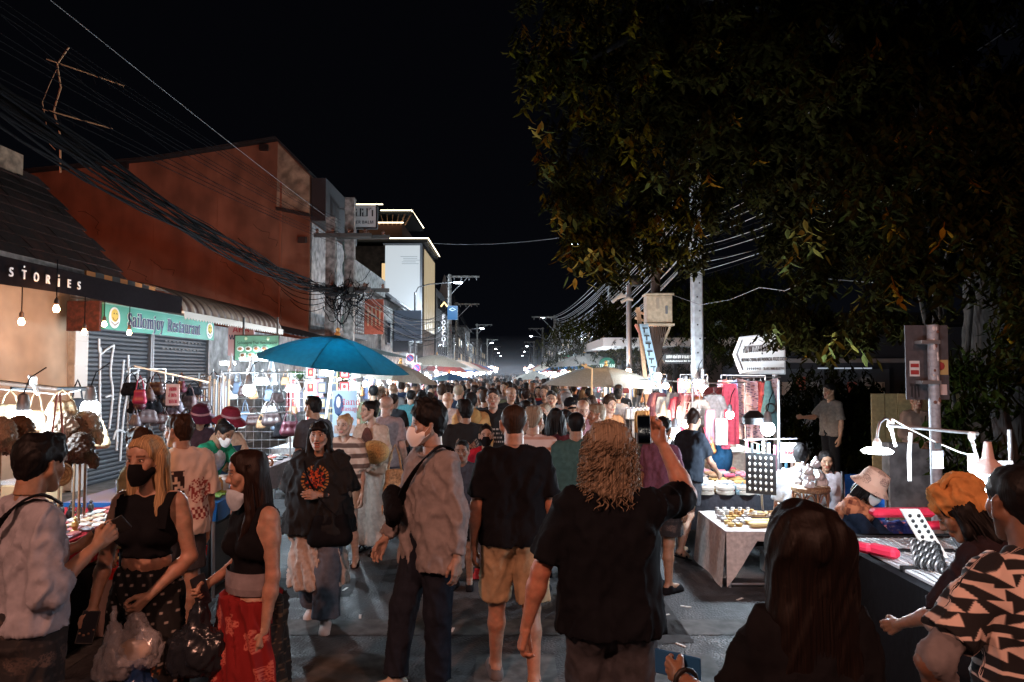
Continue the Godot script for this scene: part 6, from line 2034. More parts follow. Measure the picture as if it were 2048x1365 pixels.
func build_left_stalls() -> void:
	# ======== stall 1: hats, woven bags and trinkets, nearest on the left
	table("nearest left stall's red-skirted trinket table", V(-3.85, 0, -4.9), V(1.4, 0.80, 3.0), cloth(0.30, 0.012, 0.02), 0.24)
	solo("table_skirt", mb().box(V(0.70, 0.28, 0), V(0.02, 0.54, 2.98)), M.dark_cloth, "black cloth closing the space under the red-skirted trinket table", "cloth", V(-3.85, 0, -4.9))
	stall_lamp("large white bulb glaring at the far left edge of the picture", at(45, 838, 5.3), COOL, 2.2, 0.075)
	stall_lamp("large white bulb over the fur hats, right of the one at the left edge", at(180, 818, 5.9), COOL, 2.2, 0.075)
	var rl := thing("hanging_rail", "black pole rail hung with woven bags above the trinket table", "rail", at(20, 772, 5.6))
	var o: Vector3 = rl.position
	part(rl, "rail", mb().tube([at(-120, 752, 5.0) - o, at(110, 778, 5.9) - o], 0.022, 7), M.dark_wood)
	part(rl, "rail", mb().tube([at(22, 777, 5.6) - o, at(190, 778, 6.3) - o], 0.018, 7), M.black)
	part(rl, "upright", mb().tube([at(175, 778, 6.2) - o, V(at(175, 778, 6.2).x, 0, -6.2) - o], 0.014, 6), M.steel)
	part(rl, "white_clamp", mb().box(at(66, 762, 5.65) - o, V(0.05, 0.08, 0.04), 0.01).bar(at(58, 752, 5.65) - o, at(76, 790, 5.6) - o, 0.02, 0.02), M.white)
	part(rl, "flex", mb().tube([at(0, 779, 5.6) - o, at(60, 783, 5.6) - o, at(120, 790, 5.8) - o, at(160, 780, 6.0) - o], 0.005, 4), M.white)
	# round rattan bag and friends on the rail
	var straw := mc(0.58, 0.42, 0.24, 0.85, 0.0, 1.0, 6.0)
	var rb := thing("round_rattan_bag", "round woven rattan bag hanging on pink straps before the trinket table", "bag", at(112, 948, 4.9))
	var gg := mb()
	gg.X = Transform3D(Basis(Vector3.UP, 0.9) * Basis(Vector3.RIGHT, PI * 0.5), Vector3.ZERO)
	gg.lathe([Vector2(0, -0.075), Vector2(0.075, -0.075), Vector2(0.085, -0.065), Vector2(0.085, 0.065), Vector2(0.075, 0.075), Vector2(0, 0.075)], 22)
	var drum := part(rb, "drum", gg, straw)
	for k in 3:
		gg = mb(); gg.X = Transform3D(Basis(Vector3.UP, 0.9), Vector3.ZERO)
		gg.tube(ring_points(0.028 + 0.022 * k, 20, 0.077), 0.004, 4, false)
		part(drum, "woven_ring", gg, mc(0.3, 0.19, 0.1, 0.8))
	for sg in [-1.0, 1.0]: part(rb, "strap", mb().tube([V(0.05 * sg, 0.06, 0.03 * sg), V(0.035 * sg, 0.3, 0), V(0.01 * sg, 0.55, 0)], 0.007, 5), mc(0.5, 0.25, 0.22, 0.7))
	hang_bag(at(192, 830, 6.1), straw, "square straw bag hanging beside the right-hand lamp over the fur hats", "", 0.3, 0, 0.9)
	for k in 3: hang_bag(at(20 + 52 * k, 780, 5.6), [straw, M.wood, straw][k], ["pale woven bag hanging left on the pole rail", "brown woven bag hanging in the middle of the pole rail", "pale woven bag hanging right on the pole rail"][k], "woven bags on the pole rail", 0.5 * k, k, 0.8)
	hang_bag(at(155, 760, 6.2), M.dark_cloth, "small black bag hanging before the shutter's edge", "", 0.0, 1, 0.8)
	# fur hats on stands
	var fur := [hair_mat(0.42, 0.30, 0.20), hair_mat(0.16, 0.09, 0.05), hair_mat(0.50, 0.40, 0.30), hair_mat(0.08, 0.05, 0.035)]
	var hats := [[0, 890, 4.9, 0, "brown fur hat at the far left of the hat row"], [38, 885, 5.1, 1, "dark fur hat next to the one at the far left"], [120, 868, 5.6, 2, "pale fur hat under the pink bag straps"], [150, 880, 5.7, 1, "dark brown fur hat left of the lit straw bag"], [172, 868, 5.8, 0, "tan fur hat below the right-hand bulb"], [160, 915, 5.5, 3, "small dark fur hat low in the hat row"]]
	var fm := mb()
	smooth_body(fm, [[V(0, 0.05, 0), V(0, 0.10, 0), 0.10, 0.09], [V(0.09, 0.0, 0), V(0.1, -0.07, 0.0), 0.045, 0.03], [V(-0.09, 0.0, 0), V(-0.1, -0.07, 0.0), 0.045, 0.03], [V(-0.06, 0.06, 0.07), V(0.06, 0.06, 0.07), 0.045, 0.045]], 0.014, 0.03, [], 0.02, V(14, 14, 14))
	var fme := fm.mesh()
	for h in hats:
		var p := at(h[0], h[1], h[2])
		var t := thing("fur_hat", h[4], "hat", p, rng.randf(), "fur hats of the nearest left stall")
		var mi := MeshInstance3D.new(); mi.name = "hat_body"; mi.mesh = fme; mi.material_override = fur[h[3]]; t.add_child(mi)
		part(t, "stand", mb().tube([V(0, 0.02, 0), V(0, 0.82 - p.y, 0)], 0.01, 5), M.wood)
	# dark and golden figurines, wallets
	var fig := mb().lathe([Vector2(0.035, 0), Vector2(0.03, 0.012), Vector2(0.018, 0.02), Vector2(0.026, 0.05), Vector2(0.02, 0.075), Vector2(0.01, 0.085), Vector2(0.015, 0.1), Vector2(0.0, 0.118)], 9)
	goods("figurine", fig, [M.black, mc(0.03, 0.028, 0.026, 0.3)], 46, V(-3.95, 0.806, -5.5), 0.45, 0.55, "small black carved figurine standing on the trinket table", "figurine", "black figurines on the trinket table", 6)
	goods("figurine", fig, [M.gold, mc(0.55, 0.4, 0.16, 0.4, 0.4)], 20, V(-3.5, 0.806, -5.1), 0.28, 0.25, "small golden figurine in front of the black ones", "figurine", "golden figurines on the trinket table", 5)
	goods("flat_pack", mb().box(V(0, 0.006, 0), V(0.1, 0.012, 0.16)), [mc(0.35, 0.36, 0.42, 0.25), mc(0.5, 0.5, 0.5, 0.2), mc(0.07, 0.06, 0.1, 0.25), mc(0.28, 0.1, 0.1, 0.3)], 60, V(-3.65, 0.806, -4.35), 0.5, 0.85, "glossy flat pack laid in a row on the trinket table", "package", "flat packs on the trinket table", 8, 0.1)
	goods("beaded_pouch", mb().box(V(0, 0.012, 0), V(0.075, 0.024, 0.11), 0.008), [mc(0.4, 0.3, 0.2, 0.4), mc(0.12, 0.12, 0.16, 0.3), mc(0.5, 0.48, 0.45, 0.3), mc(0.3, 0.06, 0.06, 0.5)], 56, V(-3.36, 0.806, -5.1), 0.2, 1.15, "small beaded pouch in the rows along the near edge of the trinket table", "pouch", "beaded pouches on the trinket table", 4, 0.15)
	var tray := thing("lidded_crate", "pale wooden crate with a clear lid behind the golden figurines", "crate", V(-4.15, 0.806, -6.1))
	part(tray, "crate", mb().box(V(0, 0.12, 0), V(0.34, 0.24, 0.3), 0.01), mc(0.42, 0.28, 0.15, 0.7))
	part(tray, "lid", mb().box(V(0, 0.26, 0), V(0.36, 0.03, 0.32)), M.clear)
	# ======== stall 2: racks of hanging bags in front of the shutters
	rack("chromed rack of hanging bags before the graffitied shutter", at(258, 735, 9.0) * V(1, 0, 1), at(330, 738, 10.0) * V(1, 0, 1), 2.05)
	rack("chromed rack of hanging bags before the clean shutter", at(345, 745, 9.6) * V(1, 0, 1), at(440, 765, 9.9) * V(1, 0, 1), 1.95)
	solo("wooden_pole", mb().tube([at(268, 733, 8.9) - at(340, 750, 9.4), at(440, 770, 9.9) - at(340, 750, 9.4)], 0.014, 6), mc(0.5, 0.32, 0.2, 0.7), "thin wooden pole lying across the bag racks", "pole", at(340, 750, 9.4))
	var bagm := [M.dark_cloth, mc(0.03, 0.02, 0.02, 0.35), mc(0.04, 0.014, 0.012, 0.5), M.dark_cloth, mc(0.08, 0.05, 0.05, 0.5), mc(0.06, 0.008, 0.018, 0.5), mc(0.12, 0.1, 0.12, 0.5)]
	for k in 44:
		var u := 262 + k * 4.2
		var d := 8.9 + k * 0.024
		hang_bag(at(u, 745 + 9 * (k % 4) + (k % 3) * 26, d + 0.1 * (k % 2)), bagm[(k * 3 + k / 7) % 7], "dark leather bag hanging among others on the racks before the shutters", "bags hung before the shutters", rng.randf_range(-0.8, 0.8), k % 4, rng.randf_range(0.7, 1.0))
	for k in 26: solo("hanging_belt", mb().box(V(0, -0.42, 0), V(0.028, 0.84 - 0.06 * (k % 4), 0.008)), [M.black, M.wood, M.dark_wood, mc(0.25, 0.25, 0.27, 0.4)][k % 4], "narrow leather belt hanging in the row left of the wire grid", "belt", at(398 + k * 2.4, 748 + (k % 3) * 6, 9.75), rng.randf(), "belts left of the wire grid")
	hang_bag(at(280, 752, 8.7), mc(0.28, 0.01, 0.04, 0.4), "bright crimson bag hanging at the front of the racks", "", 0.2, 1, 0.85)
	var ks := thing("pink_notice", "pink paper notice with Thai lettering hung on the bag rack", "notice", at(345, 790, 9.2))
	part(ks, "sheet", mb().box(Vector3.ZERO, V(0.18, 0.28, 0.008)), mc(0.6, 0.45, 0.45, 0.8))
	for k in 3: thai_text(ks, ["จุดถนน", "สินนาร", "ขายสงวน"][k], 0.05, Transform3D(Basis.IDENTITY, V(0, 0.05 - k * 0.08, 0.004)), mc(0.4, 0.05, 0.08, 0.7), 0.16, 0.5)
	# ======== stall 3: blue-clothed drinks table and low red table
	table("blue-clothed drinks table of the third left stall", V(-3.3, 0, -6.85), V(1.35, 0.84, 1.15), mc(0.01, 0.10, 0.30, 0.35), 0.17)
	solo("black_crate", mb().box(V(0, 0.3, 0), V(1.2, 0.6, 0.9), 0.02), M.black, "black crate under the blue-clothed table with a pale label", "crate", V(-3.3, 0.03, -6.8))
	solo("price_label", mb().box(Vector3.ZERO, V(0.07, 0.08, 0.004)), M.paper, "small pale price label on the black crate under the blue table", "label", V(-2.9, 0.5, -6.34))
	table("low red-clothed snack table left of the brunette woman", V(-3.05, 0, -5.75), V(0.8, 0.5, 0.75), cloth(0.42, 0.02, 0.02), 0.1)
	solo("table_skirt", mb().box(V(0, 0.22, 0.38), V(0.8, 0.42, 0.012)), mc(0.16, 0.11, 0.10, 0.9), "brown cloth front below the low red-clothed snack table", "cloth", V(-3.05, 0, -5.75))
	goods("dried_root", mb().tube([V(-0.09, 0.018, 0), V(-0.02, 0.03, 0.02), V(0.09, 0.015, 0.0)], [0.012, 0.02, 0.008], 6), [mc(0.55, 0.42, 0.2, 0.8), mc(0.5, 0.34, 0.18, 0.8)], 34, V(-3.0, 0.506, -5.7), 0.34, 0.3, "pale dried root heaped on the low red table", "food", "roots on the low red table", 0, 3.0)
	goods("drink_jar", lathe_mb([Vector2(0, 0), Vector2(0.05, 0.0), Vector2(0.055, 0.02), Vector2(0.055, 0.13), Vector2(0.04, 0.15), Vector2(0.042, 0.17), Vector2(0, 0.172)], 12), [mc(0.5, 0.28, 0.1, 0.15), mc(0.55, 0.5, 0.45, 0.15), mc(0.4, 0.2, 0.12, 0.15)], 12, V(-2.98, 0.85, -6.6), 0.3, 0.2, "filled drink jar with a lid on the blue-clothed table", "jar", "drink jars on the blue-clothed table", 4)
	goods("green_pod", mb().tube([V(-0.12, 0.02, 0), V(0, 0.035, 0.01), V(0.14, 0.03, 0.0)], [0.012, 0.024, 0.01], 7), [mc(0.10, 0.20, 0.03, 0.5), mc(0.16, 0.24, 0.04, 0.5)], 9, V(-2.78, 0.86, -6.5), 0.08, 0.14, "long green pod piled at the corner of the blue-clothed table", "vegetable", "green pods on the blue-clothed table", 0, 0.7)
	goods("plastic_cup", lathe_mb([Vector2(0.025, 0), Vector2(0.038, 0.11), Vector2(0.04, 0.112)], 10), [M.bag_film, M.white], 14, V(-3.5, 0.85, -7.0), 0.35, 0.3, "clear plastic cup standing at the back of the blue-clothed table", "cup", "plastic cups on the blue-clothed table", 5)
	# ======== goods tables between 8 and 12 m
	table("cloth-covered leather goods table before the wire grid", V(-3.6, 0, -8.9), V(1.2, 0.82, 2.4), cloth(0.2, 0.16, 0.16), 0.3)
	goods("wallet", mb().box(V(0, 0.012, 0), V(0.11, 0.024, 0.08), 0.006), [mc(0.25, 0.12, 0.07, 0.5), mc(0.4, 0.3, 0.12, 0.5), M.black, mc(0.45, 0.1, 0.08, 0.5), M.paper], 60, V(-3.55, 0.825, -8.9), 0.5, 1.1, "small leather wallet laid out on the goods table", "wallet", "wallets on the leather goods table", 6, 0.2)
	for k in 3: hang_bag(at(545 + 18 * k, 800 + 10 * k, 9.6), bagm[(k * 2 + 1) % 7], ["black and orange shoulder bag hung on the wire grid", "purple pouch bag hung on the wire grid", "dark satchel hung lowest on the wire grid"][k], "", 0.2, [0, 1, 0][k], 1.1)
	for k in 22: hang_bag(V(-4.3 + 0.115 * (k % 11), 2.02 - 0.42 * int(k / 11) - 0.1 * (k % 3), -10.1), [bagm[k % 7], mc(0.35, 0.2, 0.1, 0.6), M.paper, mc(0.1, 0.14, 0.2, 0.5)][k % 4], "small pouch or bag hooked on the tall chrome wire grid", "pouches on the tall chrome wire grid", 0.3 * (k % 3), (k * 3) % 4, 0.8)
	goods("belt_roll", mb().tube(ring_points(0.045, 12, 0.0), 0.016, 5, false), [M.wood, M.black, mc(0.3, 0.15, 0.07, 0.5)], 16, V(-3.2, 0.87, -8.4), 0.2, 0.6, "rolled leather belt standing on the goods table", "belt", "rolled belts on the leather goods table", 4, 0.5)
	grid_panel("tall chrome wire grid behind the leather goods table", V(-4.35, 0.3, -10.2), V(-3.0, 0.3, -10.2), 1.75)
	rack("clothes-rail frame above the burgundy hat vendor", at(445, 760, 8.8) * V(1, 0, 1), at(582, 760, 9.6) * V(1, 0, 1), 2.0, 2)
	stall_lamp("white bulb above the vendor in the burgundy sun hat", at(498, 780, 9.2), COOL, 5.0, 0.08)
	stall_lamp("upright white tube lamp at the end of the bag racks", at(455, 728, 11.0), COOL, 2.0, 0.12, "tube")
	stall_lamp("flat white tube lamp just below the green menu board", at(530, 720, 12.5), COOL, 2.6, 0.45, "tube")
	for k in 3: solo("pole_shade", mb().lathe([Vector2(0.0, 0.5), Vector2(0.06, 0.2), Vector2(0.1, 0)], 9), mc(0.4, 0.42, 0.44, 0.6), ["grey cloth-wrapped folded parasol left behind the lamps", "grey folded parasol between the bulbs", "grey folded parasol nearest the menu board"][k], "parasol", at(462 + k * 40, 770, 10.8))
	# menu board
	var mb := thing("menu_board", "green menu board with pictured dishes, below the ribbed canopy", "sign", at(514, 696, 12.6))
	part(mb, "board", mb().box(Vector3.ZERO, V(0.78, 0.44, 0.03)), mc(0.09, 0.24, 0.15, 0.6))
	part(mb, "frame", mb().box(V(0, 0.225, 0.0), V(0.82, 0.02, 0.05)).box(V(-0.4, 0, 0), V(0.02, 0.46, 0.05)).box(V(0.4, 0, 0), V(0.02, 0.46, 0.05)), M.black)
	letters(mb, "Sailomjoy Thai Restaurant", 0.075, Transform3D(Basis.IDENTITY, V(0.0, 0.085, 0.018)), mc(0.01, 0.03, 0.02, 0.7), false, false, 0.004, 0.82)
	for k in 2: part(mb, "smiling_face", mb().ball(V(-0.2 + 0.4 * k, 0.165, 0.016), V(0.03, 0.03, 0.004), 10, 4), mc(0.4, 0.5, 0.3, 0.6))
	for k in 7:
		var p := V(-0.3 + 0.145 * (k % 4) + 0.05 * int(k / 4), -0.02 - 0.115 * int(k / 4), 0.018)
		var pl := part(mb, "plate", mb().ball(p, V(0.066, 0.05, 0.006), 14, 4), mc(0.5, 0.52, 0.46, 0.5))
		part(pl, "food", mb().ball(p + V(0, 0, 0.005), V(0.042, 0.03, 0.006), 9, 4), [mc(0.25, 0.10, 0.04, 0.6), mc(0.12, 0.05, 0.02, 0.6), mc(0.35, 0.12, 0.04, 0.6)][k % 3])
	part(mb, "hanger", mb().bar(V(-0.25, 0.23, 0), V(-0.25, 0.55, 0), 0.03, 0.03).bar(V(0.36, 0.23, 0), V(0.36, 0.55, 0), 0.03, 0.03), M.black)
	var fw := thing("pink_board", "faded pink lettered board leaning behind the green menu board", "sign", at(482, 680, 13.6))
	part(fw, "board", mb().box(Vector3.ZERO, V(0.5, 0.62, 0.03)), mc(0.5, 0.3, 0.3, 0.7))
	letters(fw, "AHA", 0.16, Transform3D(Basis.IDENTITY, V(0, 0.2, 0.018)), mc(0.35, 0.03, 0.05, 0.7), true, false, 0.004)
	letters(fw, "WORLD", 0.13, Transform3D(Basis.IDENTITY, V(0, 0.05, 0.018)), mc(0.04, 0.05, 0.1, 0.7), true, false, 0.004)
	# ======== blue umbrella and the print stall under it
	var blue := StandardMaterial3D.new()
	blue.albedo_color = lin(0.004, 0.13, 0.19)
	blue.albedo_texture = fine_tex
	blue.uv1_triplanar = true
	blue.roughness = 0.75
	blue.backlight_enabled = true
	blue.backlight = lin(0.006, 0.22, 0.28)
	umbrella("large teal-blue market umbrella leaning right over the print stall", at(674, 674, 11.2), 1.24, 0.44, blue, Basis(Vector3.BACK, -0.14) * Basis(Vector3.RIGHT, 0.06), 2.6)
	stall_lamp("white bulb shining just under the teal-blue umbrella", at(655, 740, 11.0), COOL, 6.5, 0.09)
	grid_panel("wire grid hung with small prints under the teal-blue umbrella", V(-3.65, 0.9, -12.4), V(-2.75, 0.9, -12.4), 1.2, 0.3)
	var prm := [mc(0.5, 0.05, 0.05, 0.7), M.paper, mc(0.45, 0.35, 0.2, 0.7), mc(0.6, 0.55, 0.45, 0.7), mc(0.1, 0.12, 0.16, 0.6)]
	for k in 20:
		var t := thing("framed_print", "small framed print hung on the grid under the teal-blue umbrella", "print", V(-3.55 + 0.2 * (k % 5), 2.0 - 0.27 * int(k / 5), -12.35), 0.0, "prints on the grid under the umbrella")
		part(t, "frame", mb().box(Vector3.ZERO, V(0.16, 0.2, 0.015)), prm[(k * 3 + 1) % 5])
		part(t, "print", mb().box(V(0, 0, 0.009), V(0.11, 0.14, 0.006)), prm[(k * 2) % 5])
		part(t, "motif", mb().ball(V(0, 0.01 * (k % 3), 0.012), V(0.03, 0.04, 0.004), 8, 4), prm[(k + 2) % 5])
	table("white print-seller's table under the teal-blue umbrella", V(-3.2, 0, -11.6), V(1.2, 0.8, 0.9), cloth(0.5, 0.5, 0.5), 0.6)
	var pb := thing("massage_poster", "pale blue poster with red lettering and an oval figure, behind the chatting women", "poster", at(689, 832, 10.4))
	part(pb, "sheet", mb().box(Vector3.ZERO, V(0.36, 0.74, 0.01)), mc(0.35, 0.5, 0.62, 0.6))
	part(pb, "oval", mb().ball(V(-0.09, 0.16, 0.006), V(0.075, 0.17, 0.004), 16, 4), mc(0.02, 0.06, 0.16, 0.6))
	part(pb, "figure", mb().ball(V(-0.09, 0.2, 0.01), V(0.035, 0.09, 0.004), 10, 4), M.paper)
	letters(pb, "Hand", 0.12, Transform3D(Basis.IDENTITY, V(0.075, 0.2, 0.007)), mc(0.45, 0.05, 0.08, 0.7), false, true, 0.003)
	letters(pb, "Massage", 0.09, Transform3D(Basis.IDENTITY, V(0.075, 0.1, 0.007)), mc(0.45, 0.05, 0.08, 0.7), false, true, 0.003, 0.75)
	part(pb, "price_disc", mb().ball(V(0.08, -0.06, 0.008), V(0.06, 0.05, 0.004), 12, 4), M.red)
	letters(pb, "60.-", 0.07, Transform3D(Basis.IDENTITY, V(0.08, -0.06, 0.014)), M.paper, true, false, 0.003)
	part(pb, "picture", mb().box(V(0.08, -0.2, 0.007), V(0.14, 0.12, 0.006)).box(V(-0.09, -0.2, 0.007), V(0.12, 0.12, 0.006)), mc(0.4, 0.3, 0.26, 0.6))
	# potted plants under the umbrella
	for k in 2:
		var pp := thing("potted_plant", ["spiky dark plant hanging left of the umbrella's pole", "leafy green plant hanging right of the umbrella's pole"][k], "plant", at(600 + 85 * k, 760, 13.0))
		for j in 14:
			var a := j * 2.4
			part(pp, "leaf", mb().tube([Vector3.ZERO, V(cos(a) * 0.1, 0.14, sin(a) * 0.1), V(cos(a) * 0.26, 0.06 + 0.1 * sin(j * 1.7), sin(a) * 0.2)], [0.012, 0.02, 0.002], 4), mc(0.05, 0.10, 0.04, 0.6) if k == 0 else mc(0.1, 0.22, 0.06, 0.6))
		part(pp, "pot", mb().lathe([Vector2(0.07, -0.16), Vector2(0.1, 0.0)], 10), M.dark_wood)
	umbrella("off-white market umbrella peeping out behind the blue one", at(800, 730, 15.5), 0.9, 0.34, cloth(0.55, 0.5, 0.42), Basis(Vector3.BACK, -0.12), 2.2)

func build_right_stalls() -> void:
	# ======== low white table with balms and a rattan stool
	var tc := V(2.72, 0, -7.05)
	var wt := table("low white-clothed table at the right edge of the walkway", tc, V(1.45, 0.52, 0.95), null, 0.0)
	var g := mb()
	var hx := 0.735; var hz := 0.485; var y := 0.524
	g.sheet(14, 8, func(u: float, v: float) -> Vector3: return V(lerpf(-hx, hx, u), y + 0.004 * sin(u * 20.0) * sin(v * 9.0), lerpf(hz, -hz, v)))
	g.sheet(14, 6, func(u: float, v: float) -> Vector3: return V(-hx - 0.05 * (1.0 - v) - 0.015 * sin(u * 9.0) * (1.0 - v), y - 0.50 * (1.0 - v), lerpf(-hz, hz, u) + 0.06 * (1.0 - v) * (u - 0.2)))
	g.sheet(20, 4, func(u: float, v: float) -> Vector3: return V(lerpf(-hx, hx, u), y - (0.09 + 0.42 * pow(maxf(0.0, 1.0 - u * 5.0), 1.0)) * (1.0 - v), hz + 0.012 + 0.02 * sin(u * 25.0) * (1.0 - v)))
	solo("tablecloth", g, cloth(0.62, 0.56, 0.53), "white cloth hanging to the ground at the near corner of the low table", "tablecloth", tc)
	part(wt, "tube_frame", mb().tube([V(-0.68, 0.48, 0.44), V(-0.68, 0.03, 0.44), V(0.7, 0.03, 0.44), V(0.7, 0.48, 0.44)], 0.014, 6), M.steel)
	for k in 2:
		var bx := thing("storage_box", ["frosted plastic storage box with a black handle under the low white table", "frosted plastic box lid resting behind the storage box"][k], "box", tc + V(0.05 + 0.12 * k, 0.0, 0.1 - 0.2 * k), 0.1)
		part(bx, "tub", mb().box(V(0, 0.12 + 0.1 * k, 0), V(0.55, 0.22, 0.4), 0.03), mc(0.42, 0.45, 0.46, 0.3))
		part(bx, "rim", mb().box(V(0, 0.235 + 0.1 * k, 0), V(0.59, 0.025, 0.44), 0.008), mc(0.5, 0.52, 0.52, 0.3))
		if k == 0: part(bx, "handle", mb().tube([V(-0.27, 0.19, 0.205), V(-0.24, 0.09, 0.24), V(-0.1, 0.06, 0.25), V(0.02, 0.09, 0.24)], 0.008, 5), M.black)
	goods("glass_jar", lathe_mb([Vector2(0, 0), Vector2(0.022, 0), Vector2(0.024, 0.008), Vector2(0.024, 0.045), Vector2(0.02, 0.05), Vector2(0.021, 0.064), Vector2(0, 0.065)], 12), [mc(0.5, 0.52, 0.5, 0.2), mc(0.35, 0.2, 0.08, 0.2), M.steel], 15, tc + V(-0.42, 0.528, -0.22), 0.2, 0.15, "small lidded glass jar at the back corner of the low white table", "jar", "glass jars on the low white table", 5)
	goods("brass_packet", mb().box(V(0, 0.022, 0), V(0.2, 0.044, 0.09), 0.012), [mc(0.50, 0.33, 0.10, 0.45), mc(0.55, 0.42, 0.18, 0.5)], 7, tc + V(-0.1, 0.528, 0.24), 0.34, 0.12, "yellow wrapped packet lying at the front of the low white table", "packet", "yellow packets on the low white table", 4, 0.15)
	goods("soap_bar", mb().box(V(0, 0.015, 0), V(0.09, 0.03, 0.055), 0.01), [mc(0.5, 0.42, 0.3, 0.5), mc(0.2, 0.3, 0.2, 0.5), M.paper, mc(0.35, 0.15, 0.1, 0.5)], 20, tc + V(0.52, 0.528, 0.15), 0.17, 0.28, "small coloured soap bar at the right end of the low white table", "soap", "soap bars on the low white table", 4, 0.2)
	goods("tea_light", lathe_mb([Vector2(0.03, 0), Vector2(0.034, 0.03), Vector2(0.026, 0.03), Vector2(0.0, 0.02)], 12), [mc(0.45, 0.3, 0.1, 0.3, 0.5), M.steel], 14, tc + V(-0.5, 0.528, 0.1), 0.16, 0.24, "small brass bowl in the left part of the low white table", "bowl", "brass bowls on the low white table", 4)
	goods("spool_stack", lathe_mb([Vector2(0, 0), Vector2(0.1, 0), Vector2(0.1, 0.03), Vector2(0.085, 0.04), Vector2(0.1, 0.05), Vector2(0.1, 0.08), Vector2(0, 0.085)], 14), [mc(0.12, 0.2, 0.25, 0.5), mc(0.3, 0.1, 0.07, 0.5), mc(0.4, 0.35, 0.3, 0.5)], 8, V(2.3, 0.63, -8.02), 0.45, 0.08, "stack of beaded bowls at the front of the scarf table", "bowl", "beaded bowls on the scarf table", 4)
	var vs := solo("white_vase", lathe_mb([Vector2(0, 0), Vector2(0.05, 0), Vector2(0.068, 0.03), Vector2(0.06, 0.07), Vector2(0.025, 0.1), Vector2(0.022, 0.16), Vector2(0.03, 0.175), Vector2(0.018, 0.175)], 14), mc(0.7, 0.68, 0.64, 0.35), "little white pear-shaped compress standing on the low table", "vase", tc + V(-0.06, 0.528, 0.05))
	goods("round_tray", lathe_mb([Vector2(0, 0.005), Vector2(0.1, 0.005), Vector2(0.12, 0.04), Vector2(0.11, 0.04), Vector2(0.09, 0.012)], 16), [mc(0.1, 0.06, 0.04, 0.5), mc(0.4, 0.25, 0.1, 0.4)], 4, tc + V(-0.12, 0.528, -0.12), 0.24, 0.1, "round dark tray of trinkets on the low white table", "tray", "round trays on the low white table", 2)
	var rs := thing("rattan_stool", "round rattan stool standing on the low table under the wrapped soaps", "stool", tc + V(0.22, 0.526, 0.1))
	var rat := mc(0.24, 0.12, 0.06, 0.5)
	part(rs, "seat", mb().lathe([Vector2(0, 0.30), Vector2(0.17, 0.30), Vector2(0.185, 0.315), Vector2(0.185, 0.345), Vector2(0.17, 0.36), Vector2(0, 0.36)], 24), mc(0.36, 0.22, 0.12, 0.6, 0.0, 1.0, 8.0))
	for k in 8:
		var a := TAU * k / 8.0
		part(rs, "leg", mb().tube([V(sin(a) * 0.17, 0, cos(a) * 0.17), V(sin(a) * 0.165, 0.31, cos(a) * 0.165)], 0.010, 6), rat)
		var pts := []
		for j in 9:
			var b := a + TAU / 8.0 * j / 8.0
			pts.append(V(sin(b) * 0.168, 0.14 + 0.15 * sin(PI * j / 8.0), cos(b) * 0.168))
		part(rs, "arch", mb().tube(pts, 0.007, 5), rat)
	part(rs, "foot_ring", mb().lathe([Vector2(0.16, 0.0), Vector2(0.18, 0.008), Vector2(0.16, 0.016)], 24), rat)
	var sp := mb()
	smooth_body(sp, [[V(-0.035, 0.02, 0), V(0.035, 0.02, 0), 0.03, 0.03], [V(0, 0.02, 0), V(0, 0.08, 0), 0.045, 0.008]], 0.012, 0.02, [], 0.02, V(20, 20, 20))
	var sme := sp.mesh()
	for k in 13:
		var t := thing("wrapped_soap", "clear-wrapped white soap with a small dark label, heaped on the rattan stool", "soap", tc + V(0.22, 0.89 + 0.065 * int(k / 6) + 0.06 * int(k / 10), 0.1) + V(cos(k * 2.1), 0, sin(k * 2.1)) * (0.115 - 0.03 * int(k / 6)), rng.randf() * 3.0, "wrapped soaps on the rattan stool")
		var mi := MeshInstance3D.new(); mi.name = "wrapper"; mi.mesh = sme; mi.material_override = mc(0.62, 0.62, 0.64, 0.25); t.add_child(mi)
		part(t, "label_card", mb().box(V(0, 0.03, 0.032), V(0.03, 0.03, 0.006)), mc(0.1, 0.05, 0.04, 0.7))
	# ======== earring stand and keyrings beside it
	var es := thing("earring_board", "black board pinned with rows of pale earrings beside the wrapped soaps", "display board", at(1522, 948, 7.3), -0.5)
	part(es, "board", mb().box(Vector3.ZERO, V(0.3, 0.42, 0.02)), M.black)
	for k in 30: part(es, "earring", mb().ball(V(-0.11 + 0.054 * (k % 5), 0.16 - 0.064 * int(k / 5), 0.014), V(0.013, 0.02, 0.006), 7, 4), M.paper)
	part(es, "leg", mb().bar(V(0, -0.2, -0.02), V(0, -0.42, -0.1), 0.02, 0.02), M.steel)
	var kr := thing("keyring_rail", "wire rail hung with narrow coloured straps under the right-hand stall lamp", "rail", at(1530, 880, 7.4))
	part(kr, "rail", mb().tube([V(-0.22, 0, 0), V(0.3, 0.02, 0.1)], 0.008, 5), M.steel)
	for k in 9: part(kr, "strap", mb().box(V(-0.2 + 0.055 * k, -0.16 - 0.02 * (k % 3), 0.02 + 0.01 * k), V(0.026, 0.3, 0.008)), [mc(0.5, 0.1, 0.2, 0.7), M.black, mc(0.1, 0.3, 0.45, 0.7), M.paper, mc(0.15, 0.2, 0.4, 0.7)][k % 5])
	part(kr, "craft_card", mb().box(V(0.2, -0.12, 0.12), V(0.16, 0.2, 0.008)), M.paper)
	letters(kr, "CRAFT", 0.05, Transform3D(Basis.IDENTITY, V(0.2, -0.12, 0.126)), M.red, true, false, 0.003)
